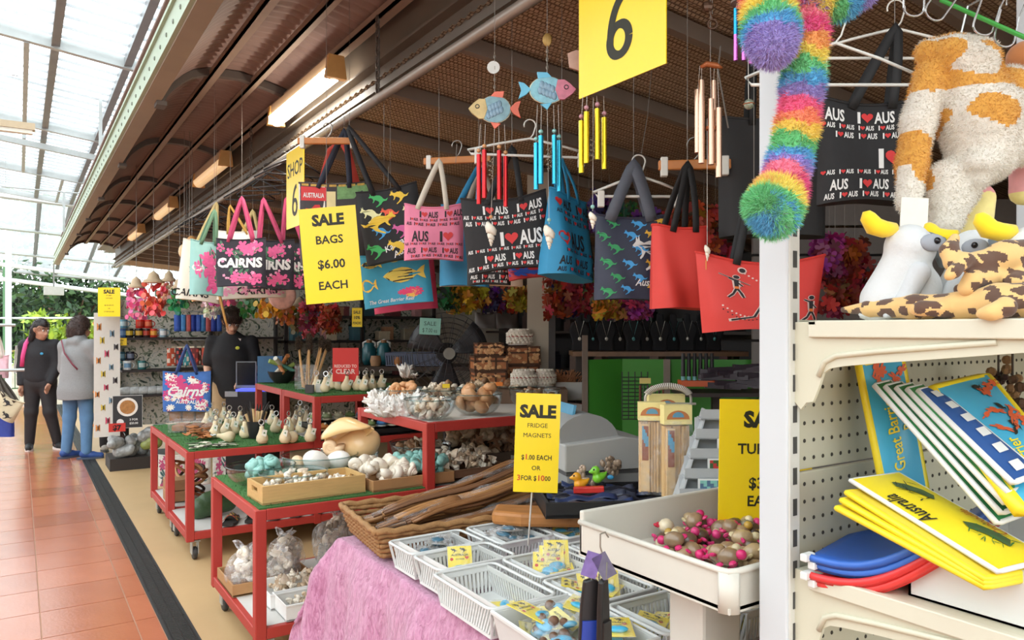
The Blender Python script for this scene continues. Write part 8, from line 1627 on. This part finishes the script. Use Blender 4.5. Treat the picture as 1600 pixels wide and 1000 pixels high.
for i in range(6): tt = thing('cream_tube', 'black tube with teal cap in the orange tray, %s from the left' % ords[i], 'tube', t.matrix_basis @ Vector((.018+.03*i, 0, .03)), FACE, 'tubes in the orange tray'); g = MB(); g.tube([(0, 0, .02), (0, 0, .14)], [.012, .009], 8); ob('tube', g, M((34, 32, 36), .4), tt); g = MB(); g.tube([(0, 0, 0), (0, 0, .03)], .011, 8); ob('cap', g, M((120, 180, 186), .4), tt)
for i in range(26): p = P(1108+random.uniform(0, 75), 572+random.uniform(0, 32), 3.85); tag(ob('dark_packet', MB().b2((-.09, -.012, -.012), (.09, .012, .012)), M((56, 44, 54), .4, 0, .4, 30), loc=p, rot=(0, random.uniform(-.15, .1), FACE+random.uniform(-.3, .3))), 'dark wrapped packet in the pile right of the tubes', 'packet', 'dark packets')
p = P(1062, 612, 3.9); t = thing('wall_shelf', 'dark shelf under the packets on the green counter', 'shelf', p, FACE); ob('board', MB().b2((0, -.1, -.02), (.5, .2, 0)), M((52, 40, 36)), t); ob('bracket', MB().b2((.2, .1, -1.18), (.24, .14, -.02)), M((52, 40, 36)), t)
g = MB()
for k in range(12): g.tube([(0, 0, .25*k/12), (.14, 0, .25*k/12)], .003, 5)
for k in range(5): g.tube([(.035*k, 0, 0), (.035*k, 0, .26)], .003, 5)
tag(ob('wire_rack', g, M((40, 40, 40), .5), loc=P(972, 655, 4.1), rot=(0, 0, FACE)), 'dark wire rack against the green counter', 'rack')
for i in range(7): tag(ob('bead_string', MB().tube([(0, 0, 0), (0, 0, -.3)], .006, 6), M([(110, 60, 40), (60, 90, 60), (70, 50, 60)][i % 3], .4, 0, .5, 90), loc=P(1000+i*6, 602, 4.05)), ['brown', 'green', 'plum'][i % 3]+' bead string on the wire rack', 'beads', 'bead strings')
tag(ob('price_card', MB().b2((-.03, -.001, -.015), (.03, .001, .015)), M((226, 206, 120), .5), loc=P(1008, 595, 4.02), rot=(0, 0, FACE)), 'small cream price card on the green counter', 'card')
# fan
p = P(700, 552, 5.1); t = thing('pedestal_fan', 'large black pedestal fan in the shadow behind the shells', 'fan', p, FACE+.2); FB = M((34, 34, 36), .4, .2); R_ = S(64, 5.1); g = MB()
for y in (-.06, .06):
 for k in range(1, 9): g.tube([(R_*k/8*math.cos(a), y*(1-(k/8)**4), R_*k/8*math.sin(a)) for a in [2*math.pi*i/28 for i in range(28)]], .0016, 4, closed=True)
 for k in range(18): a = 2*math.pi*k/18; g.tube([(.03*math.cos(a), y, .03*math.sin(a)), (R_*.7*math.cos(a), y*.8, R_*.7*math.sin(a)), (R_*math.cos(a), 0, R_*math.sin(a))], .0016, 4)
ob('grille', g, M((58, 58, 60), .4, .3), t); g = MB()
for k in range(3): g.grid(lambda u, v: ((.04+v*R_*.85)*math.cos(k*2.094+u*.9), .03*(u-.5), (.04+v*R_*.85)*math.sin(k*2.094+u*.9)), 6, 4, thick=.003)
ob('blade', g, M((44, 44, 48), .4), t, smooth=True); ob('hub', MB().lathe([(.001, -.01), (.04, -.005), (.04, .02), (.001, .02)], 16, T((0, -.06, 0), (math.pi/2, 0, 0))), M((120, 116, 106), .4), t); ob('motor', MB().lathe([(.001, 0), (.07, .02), (.07, .14), (.001, .16)], 14, T((0, .05, 0), (-math.pi/2, 0, 0))), FB, t); ob('pole', MB().tube([(0, .12, 0), (0, .12, -p.z+.04)], .02, 10), FB, t); ob('base', MB().lathe([(.001, 0), (.22, 0), (.2, .04), (.001, .05)], 20, T((0, .12, -p.z))), FB, t)
sign('green handwritten sale paper on the fan', P(672, 510, 4.98), .14, .11, FACE, [('SALE', .55, .26, .0, M((40, 60, 56)), .6), ('$ 7.00 ea', .14, .26, .0, M((40, 60, 56)), .7)], name='paper_sign', mat=M((120, 170, 156), .7), roll=.05)
sign('small yellow sale card behind the bags sign', P(558, 496, 6.3), .085, .16, FACE, [('SALE', .7, .16, .03, INK, .7), ('10%', .42, .16, .03, INK, .6), ('PONCHO', .14, .14, .02, INK, .8)], name='paper_sign')
# shaded shop goods between the sale sign and the fan
for i, (px, d) in enumerate(((577, 7.5), (600, 7.5))):
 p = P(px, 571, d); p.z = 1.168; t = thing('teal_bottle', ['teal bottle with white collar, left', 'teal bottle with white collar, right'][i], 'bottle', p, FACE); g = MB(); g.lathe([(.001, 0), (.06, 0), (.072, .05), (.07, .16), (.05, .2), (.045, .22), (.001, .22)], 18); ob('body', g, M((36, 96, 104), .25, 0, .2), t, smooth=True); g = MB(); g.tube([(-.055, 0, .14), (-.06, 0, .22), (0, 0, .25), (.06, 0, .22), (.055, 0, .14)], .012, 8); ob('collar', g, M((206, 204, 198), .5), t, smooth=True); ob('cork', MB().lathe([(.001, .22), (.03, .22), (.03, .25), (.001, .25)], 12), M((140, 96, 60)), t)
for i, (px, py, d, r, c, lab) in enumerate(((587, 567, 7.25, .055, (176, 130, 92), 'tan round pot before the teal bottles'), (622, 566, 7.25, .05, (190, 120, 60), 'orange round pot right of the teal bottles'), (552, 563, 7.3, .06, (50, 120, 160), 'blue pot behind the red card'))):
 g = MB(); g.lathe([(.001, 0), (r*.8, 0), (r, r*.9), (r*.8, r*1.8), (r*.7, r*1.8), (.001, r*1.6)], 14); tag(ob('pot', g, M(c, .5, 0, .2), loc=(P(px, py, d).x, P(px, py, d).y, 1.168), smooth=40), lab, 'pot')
p = P(570, 571, 7.4); t = thing('display_table', 'dark table behind the raised steps', 'table', (p.x, p.y, 0), FACE); ob('top', MB().b2((-.15, -.25, p.z-.04), (1.5, .5, p.z-.001)), M((74, 54, 42), .6), t)
for x in (-.1, 1.4): ob('leg', MB().b2((x, 0, 0), (x+.05, .05, p.z-.04)), M((60, 46, 38)), t)
p = P(650, 582, 7.35); p.z = 1.17; basket('grey_crate', 'grey blue plastic crate below the fan', p, FACE, S(90, 7.3), .28, S(20, 7.3), M((110, 116, 140), .5), 24, .97)
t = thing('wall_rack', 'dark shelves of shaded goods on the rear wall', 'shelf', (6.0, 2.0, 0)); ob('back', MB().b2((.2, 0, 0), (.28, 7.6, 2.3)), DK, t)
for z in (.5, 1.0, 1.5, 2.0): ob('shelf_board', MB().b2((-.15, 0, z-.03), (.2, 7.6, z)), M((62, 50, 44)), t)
for i in range(60):
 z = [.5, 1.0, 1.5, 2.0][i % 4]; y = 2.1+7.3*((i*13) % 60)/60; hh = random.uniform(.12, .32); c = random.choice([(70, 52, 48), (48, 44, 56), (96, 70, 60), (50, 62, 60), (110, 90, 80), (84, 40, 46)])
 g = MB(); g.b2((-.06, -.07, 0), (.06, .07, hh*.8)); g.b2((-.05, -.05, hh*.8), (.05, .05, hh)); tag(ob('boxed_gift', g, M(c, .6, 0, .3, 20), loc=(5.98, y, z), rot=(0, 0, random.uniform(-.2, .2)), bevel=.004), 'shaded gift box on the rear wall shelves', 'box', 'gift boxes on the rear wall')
# shelf behind the assistant
t = thing('back_shelf', 'dark wall shelves behind the shop assistant', 'shelf', (2.45, 9.0, 0)); 
for z in (.9, 1.38, 1.7): ob('shelf_board', MB().b2((.3, .3, z-.03), (2.4, .8, z)), M((50, 42, 40)), t)
ob('back', MB().b2((.3, .8, 0), (2.4, .84, 2.3)), BOT, t)
for x in (.3, 1.3, 2.36): ob('post', MB().b2((x, .3, 0), (x+.04, .34, 2.3)), M((50, 42, 40)), t)
for i in range(26):
 z = [.9, 1.38, 1.7][i % 3]; x = 2.8+1.9*((i*7) % 26)/26; w = random.uniform(.05, .09); hh = random.uniform(.08, .2); c = random.choice([(206, 190, 160), (176, 130, 96), (206, 150, 150), (150, 140, 120), (120, 60, 60), (70, 110, 120)]); g = MB(); g.b2((-w, -w, 0), (w, w, hh)); g.b2((-w*1.05, -w*1.05, hh*.75), (w*1.05, w*1.05, hh)); tag(ob('gift_box', g, M(c, .6, 0, .25, 20), loc=(x, 9.45, z), bevel=.005), 'small gift box on the shelves behind the assistant', 'box', 'gift boxes behind the assistant')
# shelving seen right of the white upright
t = thing('grey_display', 'grey slatted display wall right of the white upright', 'display stand', P(1330, 480, 4.2), FACE)
for k in range(12): ob('slat', MB().b2((-.55, 0, -1.3+.16*k), (1.3, .03, -1.3+.16*k+.145)), M((128, 122, 118), .6, 0, .1), t)
for i in range(10): p = P(1345+(i % 5)*14, 420+(i//5)*26, 4.1); tag(ob('small_charm', MB().b2((-.02, -.006, -.02), (.02, .006, .02)).b2((-.004, -.003, .02), (.004, .003, .04)), M([(150, 40, 50), (60, 50, 50)][i % 2], .5), loc=p, rot=(0, 0, FACE)), ['red', 'dark'][i % 2]+' charm hanging on the grey display wall', 'charm', 'charms on the display wall')
# handbags in shadow above the shell boxes
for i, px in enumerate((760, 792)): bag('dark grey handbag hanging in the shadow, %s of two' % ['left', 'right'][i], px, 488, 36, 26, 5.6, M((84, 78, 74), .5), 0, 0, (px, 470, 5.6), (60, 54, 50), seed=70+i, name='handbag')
# ================================================================== PEOPLE
SKIN = M((206, 160, 132), .55, 0, .06, 20); SKIN2 = M((190, 140, 114), .55, 0, .06, 20)
def hand(w, d, side, s, up=Vector((0, 0, 1))):
 """palm, four bent fingers and a thumb, from wrist w along direction d"""
 d = Vector(d).normalized(); sd = Vector(side).normalized(); n = d.cross(sd); pr = []; w = Vector(w)
 pr.append((tuple(w), tuple(w+d*.075*s), .024*s, .03*s, (1, 1, 1)))
 for i, (o, L) in enumerate(((-.028, .062), (-.010, .074), (.010, .07), (.027, .055))):
  a = w+d*.078*s+sd*o*s; b = a+d*L*.5*s; c = b+(d*.75+n*.6)*L*.5*s; pr += [(tuple(a), tuple(b), .0095*s, .009*s), (tuple(b), tuple(c), .009*s, .0075*s)]
 a = w+d*.025*s-sd*.024*s; b = a+(d*.6-sd*.7)*.04*s; c = b+(d*.9-sd*.1)*.035*s; pr += [(tuple(a), tuple(b), .012*s, .0105*s), (tuple(b), tuple(c), .0105*s, .0085*s)]
 return pr
def person(label, loc, rz, H, J, skin, clothes, hair, shoes, extra=None, vox=.011):
 """J: joints in metres, facing -Y"""
 t = thing('person', label, 'person', loc, rz); hd = Vector(J['head']); f = Vector(J.get('face', (0, -1, 0))).normalized(); sd = f.cross(Vector((0, 0, 1))).normalized(); up = sd.cross(f)
 def hp(x, y, z): return tuple(hd+sd*x-f*y+up*z)          # head frame: x right, y back, z up
 pr = [(hp(0, .01, .035), hp(0, .015, .02), .084, .082), (hp(0, -.03, -.04), hp(0, -.035, -.075), .062, .045), (hp(0, -.088, -.005), hp(0, -.105, -.022), .012, .015), (hp(0, -.082, -.052), hp(0, -.084, -.052), .02, .02)]
 for s in (-1, 1): pr.append((hp(s*.08, .01, -.01), hp(s*.084, .012, .015), .014, .018))
 pr.append((tuple(Vector(J['neck'])+Vector((0, 0, -.03))), hp(0, .02, -.05), .055, .052))
 pr += [(J['chest'], J['neck'], .12, .07, (1.1, .8, 1)), (J['pelvis'], J['chest'], .125, .13, (1.15, .8, 1))]
 for k in 'lr':
  pr += [(J['sh_'+k], J['el_'+k], .052, .04), (J['el_'+k], J['wr_'+k], .04, .027), (J['chest'], J['sh_'+k], .09, .058), (J['hip_'+k], J['kn_'+k], .088, .056), (J['kn_'+k], J['an_'+k], .054, .036), (J['an_'+k], tuple(Vector(J['an_'+k])+Vector((0, -.02, -.035))), .036, .03)]
  w = Vector(J['wr_'+k]); d = (w-Vector(J['el_'+k])).normalized(); pr += hand(w+d*.01, d, J.get('side_'+k, (0, 1, 0)), 1.0)
 ob('body', blob(pr, vox, .018), skin, t, smooth=True)
 g = MB()
 for s in (-1, 1): g.ell(hp(s*.032, -.079, .012), .0115, 10, 8)
 ob('eye', g, M((236, 232, 226), .3), t); g = MB()
 for s in (-1, 1): g.ell(hp(s*.032, -.088, .012), .006, 8, 6)
 ob('pupil', g, M((36, 26, 22), .2), t); g = MB(); g.tube([hp(-.022, -.093, -.046), hp(0, -.1, -.048), hp(.022, -.093, -.046)], .005, 6); ob('mouth', g, M((160, 86, 80), .5), t, smooth=True); g = MB()
 for s in (-1, 1): g.tube([hp(s*.016, -.09, .034), hp(s*.034, -.09, .04), hp(s*.05, -.078, .034)], .0045, 6)
 ob('eyebrow', g, M((40, 30, 26), .8), t)
 for nm, prims, mat, vx, kk in clothes:
  b = blob(prims, vx, kk); zc = {'hoodie': .70, 'jacket': .82, 'polo_shirt': .80}.get(nm, -9); b.v = [(x, y, max(z, zc+.05*abs(x) if nm == 'hoodie' else zc)) for x, y, z in b.v]; ob(nm, b, mat, t, smooth=True)
 hb = blob([(hp(*a), hp(*b), r0, r1) for a, b, r0, r1 in hair[0]], .009, .02); h_ = ob('hair', hb, hair[1], t, smooth=True); fr_ = fur(hb, 2500, hair[2], .002, .8, .5, lambda *a: random.choice(hair[3])); ob('hair_strands', fr_, VC(.6), h_, stuff=True)
 for k in 'lr':
  a = Vector(J['an_'+k]); fd = Vector(J.get('foot_'+k, (0, -1, 0))).normalized(); b = blob([(tuple(a+Vector((0, 0, -.03))-fd*.03), tuple(a+Vector((0, 0, -.045))+fd*.06), .045, .042), (tuple(a+Vector((0, 0, -.05))+fd*.06), tuple(a+Vector((0, 0, -.055))+fd*.15), .042, .034)], .009, .02); b.v = [(x, y, max(z, a.z-.083)) for x, y, z in b.v]; s_ = ob('shoe', b, shoes[0], t, smooth=True)
  g = MB(); q = Vector((-fd.y, fd.x, 0)); pts = [a+fd*.04+(fd*math.cos(an)*.142+q*math.sin(an)*.047)+Vector((0, 0, 0)) for an in [2*math.pi*i/16 for i in range(16)]]; g.add([(p.x, p.y, a.z-.09) for p in pts]+[(p.x, p.y, a.z-.068) for p in pts], [tuple(range(16))[::-1], tuple(range(16, 32))]+[(i, (i+1) % 16, 16+(i+1) % 16, 16+i) for i in range(16)]); ob('sole', g, shoes[1], s_)
 if extra: extra(t, J)
 return t
def limb(J, k, r, which='arm'):
 if which == 'arm': return [(J['sh_'+k], J['el_'+k], r[0], r[1]), (J['el_'+k], tuple(Vector(J['el_'+k]).lerp(Vector(J['wr_'+k]), .95)), r[1], r[2])]
 return [(J['hip_'+k], J['kn_'+k], r[0], r[1]), (J['kn_'+k], J['an_'+k], r[1], r[2])]
# --- woman in black with pink backpack, turned to the right
J = dict(head=(.05, -.06, 1.51), face=(.85, -.5, -.2), neck=(.0, .0, 1.37), chest=(0, .01, 1.2), pelvis=(0, .02, .9), sh_l=(-.175, .01, 1.32), el_l=(-.215, .03, 1.05), wr_l=(-.2, -.03, .83), sh_r=(.175, .01, 1.32), el_r=(.21, -.0, 1.06), wr_r=(.17, -.10, .86), hip_l=(-.085, .02, .86), kn_l=(-.1, .0, .48), an_l=(-.13, .02, .09), hip_r=(.085, .02, .86), kn_r=(.13, -.02, .48), an_r=(.19, .05, .09), foot_r=(.75, -.65, 0), foot_l=(.35, -.9, 0))
BLKC = M((34, 33, 36), .8, 0, .15, 30, .2, 60); BLKL = M((40, 38, 40), .75, 0, .12, 30)
cl = [('jacket', [(J['chest'], (0, 0, 1.31), .155, .12, (1.15, .85, 1)), ((0, .02, .93), J['chest'], .165, .16, (1.15, .85, 1)), ((-.12, .01, 1.31), J['sh_l'], .085, .075), ((.12, .01, 1.31), J['sh_r'], .085, .075), ((0, 0, 1.34), (0, -.005, 1.39), .085, .075)]+limb(J, 'l', (.074, .064, .05))+limb(J, 'r', (.074, .064, .05)), BLKC, .013, .03),
 ('trousers', [((0, .02, .93), (0, .02, .86), .15, .15, (1.15, .85, 1))]+limb(J, 'l', (.108, .074, .055), 'leg')+limb(J, 'r', (.108, .074, .055), 'leg'), BLKL, .012, .03)]
def ex1(t, J):
 for i in range(3): 
  g = MB(); a, b, c = Vector(J['sh_l']), Vector(J['el_l']), Vector(J['wr_l']); off = Vector((-.07, -.058+.024*i, 0)); pts = [a+off*1.12, a.lerp(b, .5)+off*1.08, b+off*1.0, b.lerp(c, .35)+off*.97]; g.tube(pts, .008, 6, flat=.5, up=(-1, 0, 0)); ob('sleeve_stripe', g, M((232, 232, 230), .7), t)
 g = MB(); g.ell((.09, -.142, 1.22), (.02, .006, .016), 10, 6); ob('logo', g, M((60, 150, 190)), t)
 g = MB(); g.tube([tuple(Vector(J['head'])+Vector((.02+.018*math.cos(a), -.1+.0, .012+.018*math.sin(a)))) for a in [2*math.pi*i/12 for i in range(12)]], .0015, 5, closed=True); ob('glasses', g, M((60, 50, 44), .3), t)
HB1 = [(44, 36, 34), (60, 50, 46), (34, 28, 28)]
p = PZ(62, 703, 0); person('woman in black tracksuit with pink backpack, leaning to look', (p.x, p.y, 0), FACE+.12, 1.6, J, SKIN2, cl, ([((0, .03, .05), (0, .045, .02), .092, .088), ((0, -.03, .085), (0, .02, .1), .05, .05), ((-.06, .05, 0), (-.075, .05, -.14), .045, .05), ((.06, .06, 0), (.06, .07, -.12), .04, .04), ((0, .09, .0), (0, .1, -.15), .065, .06)], M((40, 33, 32), .5, 0, .25, 60), .03, HB1), (M((30, 30, 32), .7), M((214, 206, 200), .6)), ex1)
Z1 = p
t = thing('backpack', 'hot pink backpack on the woman in black', 'backpack', (p.x, p.y, 0), FACE+.12); b = blob([((-.12, .19, 1.2), (-.12, .2, .96), .11, .13), ((-.1, .25, 1.0), (-.1, .25, .92), .09, .09)], .014, .04); ob('pack', b, M((226, 60, 122), .6, 0, .1, 20, .2), t, smooth=True)
g = MB(); g.tube([(-.13, .12, 1.38), (-.115, .0, 1.42), (-.11, -.11, 1.34), (-.12, -.155, 1.2), (-.14, -.14, 1.06)], .024, 8, flat=.3, up=(0, -1, 0)); ob('strap', g, M((232, 76, 140), .6), t, smooth=True)
# --- woman in grey, seen from behind
J = dict(head=(.02, -.04, 1.52), face=(-.35, -.9, -.1), neck=(0, .0, 1.38), chest=(0, .01, 1.2), pelvis=(0, .02, .92), sh_l=(-.18, .01, 1.32), el_l=(-.30, -.05, 1.10), wr_l=(-.2, -.25, 1.12), sh_r=(.18, .01, 1.32), el_r=(.22, -.02, 1.06), wr_r=(.10, -.22, 1.04), hip_l=(-.09, .02, .88), kn_l=(-.105, .0, .48), an_l=(-.12, .02, .09), hip_r=(.09, .02, .88), kn_r=(.14, .0, .48), an_r=(.16, .03, .09), foot_l=(-.75, -.6, 0), foot_r=(-.25, -.9, 0))
GRYC = M((140, 140, 140), .9, 0, .12, 60, .3, 150)
cl = [('hoodie', [(J['chest'], (0, 0, 1.31), .165, .125, (1.15, .85, 1)), ((0, .02, .80), J['chest'], .205, .17, (1.15, .85, 1)), ((0, .03, .78), (0, .035, .70), .20, .20, (1.15, .85, 1)), ((-.12, .01, 1.31), J['sh_l'], .09, .082), ((.12, .01, 1.31), J['sh_r'], .09, .082), ((-.05, .07, 1.38), (.05, .07, 1.38), .055, .055), ((0, 0, 1.37), (0, 0, 1.41), .09, .082)]+limb(J, 'l', (.086, .076, .05))+limb(J, 'r', (.086, .076, .05)), GRYC, .013, .03),
 ('jeans', [((0, .02, .93), (0, .02, .86), .145, .145, (1.15, .85, 1))]+limb(J, 'l', (.098, .07, .056), 'leg')+limb(J, 'r', (.098, .07, .056), 'leg'), M((92, 132, 172), .8, 0, .18, 14, .2, 90), .012, .03)]
def ex2(t, J): g = MB(); g.tube([(.14, .12, 1.40), (.04, .175, 1.25), (-.10, .20, 1.12), (-.17, .2, 1.06)], .012, 6, flat=.3, up=(0, 1, 0)); ob('bag_strap', g, M((110, 34, 52), .6), t, smooth=True)
p = PZ(124, 716, 0); person('woman in grey hooded top and blue jeans, seen from behind', (p.x, p.y, 0), FACE+math.pi-.25, 1.62, J, SKIN, cl, ([((0, .02, .06), (0, .035, .03), .105, .1), ((0, -.03, .09), (0, .0, .11), .06, .06), ((-.06, .03, .0), (-.06, .04, -.05), .055, .05), ((.06, .03, 0), (.06, .04, -.05), .055, .05), ((0, .08, .0), (0, .08, -.07), .075, .065)], M((62, 44, 38), .6, 0, .3, 50), .03, [(66, 46, 38), (84, 60, 50), (48, 34, 30)]), (M((44, 76, 140), .6), M((70, 80, 100), .6)), ex2)
# --- shop assistant in black polo looking down
J = dict(head=(.02, -.07, 1.59), face=(.35, -.8, -.45), neck=(0, .0, 1.44), chest=(0, .01, 1.27), pelvis=(0, .02, .97), sh_l=(-.2, .01, 1.39), el_l=(-.25, .02, 1.12), wr_l=(-.2, -.16, 1.0), sh_r=(.2, .01, 1.39), el_r=(.25, .02, 1.12), wr_r=(.16, -.18, 1.0), hip_l=(-.09, .02, .93), kn_l=(-.1, -.01, .51), an_l=(-.11, .02, .09), hip_r=(.09, .02, .93), kn_r=(.1, -.01, .51), an_r=(.12, .03, .09))
cl = [('polo_shirt', [(J['chest'], (0, 0, 1.38), .175, .13, (1.15, .85, 1)), ((0, .02, .88), J['chest'], .165, .175, (1.15, .85, 1)), ((-.11, .01, 1.37), J['sh_l'], .08, .064), ((.11, .01, 1.37), J['sh_r'], .08, .064), (J['sh_l'], tuple(Vector(J['sh_l']).lerp(Vector(J['el_l']), .75)), .066, .068), (J['sh_r'], tuple(Vector(J['sh_r']).lerp(Vector(J['el_r']), .75)), .066, .068), ((0, -.01, 1.43), (0, -.015, 1.45), .075, .07)], M((27, 27, 30), .8, 0, .15, 30), .013, .03),
 ('shorts', [((0, .02, .98), (0, .02, .9), .15, .15, (1.15, .85, 1)), (J['hip_l'], J['kn_l'], .11, .1), (J['hip_r'], J['kn_r'], .11, .1)], M((176, 148, 110), .8, 0, .1), .013, .03)]
def ex3(t, J):
 g = MB(); g.ell((.1, -.158, 1.33), (.022, .006, .018), 12, 6); ob('badge', g, M((190, 196, 60)), t); ob('shoulder_panel', MB().b2((-.21, -.08, 1.40), (-.1, -.06, 1.425)), M((214, 206, 200)), t, rot=(0, .15, 0))
p = P(362, 515, 7.9); person('shop assistant in black polo shirt looking down behind the stands', (p.x, p.y, 0), FACE+.1, 1.72, J, SKIN, cl, ([((0, .02, .06), (0, .03, .03), .098, .094), ((-.03, -.05, .09), (.03, -.04, .1), .055, .055), ((0, .04, .11), (0, .0, .12), .055, .055), ((.05, -.02, .1), (-.05, .0, .11), .05, .05)], M((58, 44, 34), .7, 0, .35, 60), .035, [(62, 46, 36), (82, 62, 46), (44, 34, 28)]), (M((28, 28, 30), .6), M((30, 30, 30), .6)), ex3)
# --- person mostly hidden behind the butterfly panel: dark trousers
J = dict(head=(.0, -.03, 1.55), face=(.2, -.9, 0), neck=(0, .0, 1.41), chest=(0, .01, 1.24), pelvis=(0, .02, .94), sh_l=(-.18, .01, 1.35), el_l=(-.22, .03, 1.08), wr_l=(-.2, -.05, .86), sh_r=(.18, .01, 1.35), el_r=(.22, .02, 1.08), wr_r=(.2, -.05, .86), hip_l=(-.09, .02, .9), kn_l=(-.09, .0, .49), an_l=(-.1, .02, .09), hip_r=(.09, .02, .9), kn_r=(.1, .0, .49), an_r=(.11, .03, .09))
cl = [('red_top', [(J['chest'], (0, 0, 1.34), .16, .12, (1.15, .85, 1)), ((0, .02, .9), J['chest'], .16, .16, (1.15, .85, 1))]+limb(J, 'l', (.08, .07, .05))+limb(J, 'r', (.08, .07, .05)), M((150, 50, 56), .8), .014, .03), ('trousers', [((0, .02, .94), (0, .02, .88), .15, .15, (1.15, .85, 1))]+limb(J, 'l', (.1, .075, .06), 'leg')+limb(J, 'r', (.1, .075, .06), 'leg'), BLKL, .013, .03)]
p = PY(172, 690, 10.6); person('person in dark trousers mostly hidden behind the butterfly panel', (p.x+.05, 10.6, 0), math.pi, 1.65, J, SKIN, cl, ([((0, .02, .06), (0, .035, .03), .1, .096)], M((40, 32, 30), .6), .03, HB1), (M((200, 196, 190), .6), M((90, 90, 90), .6)))
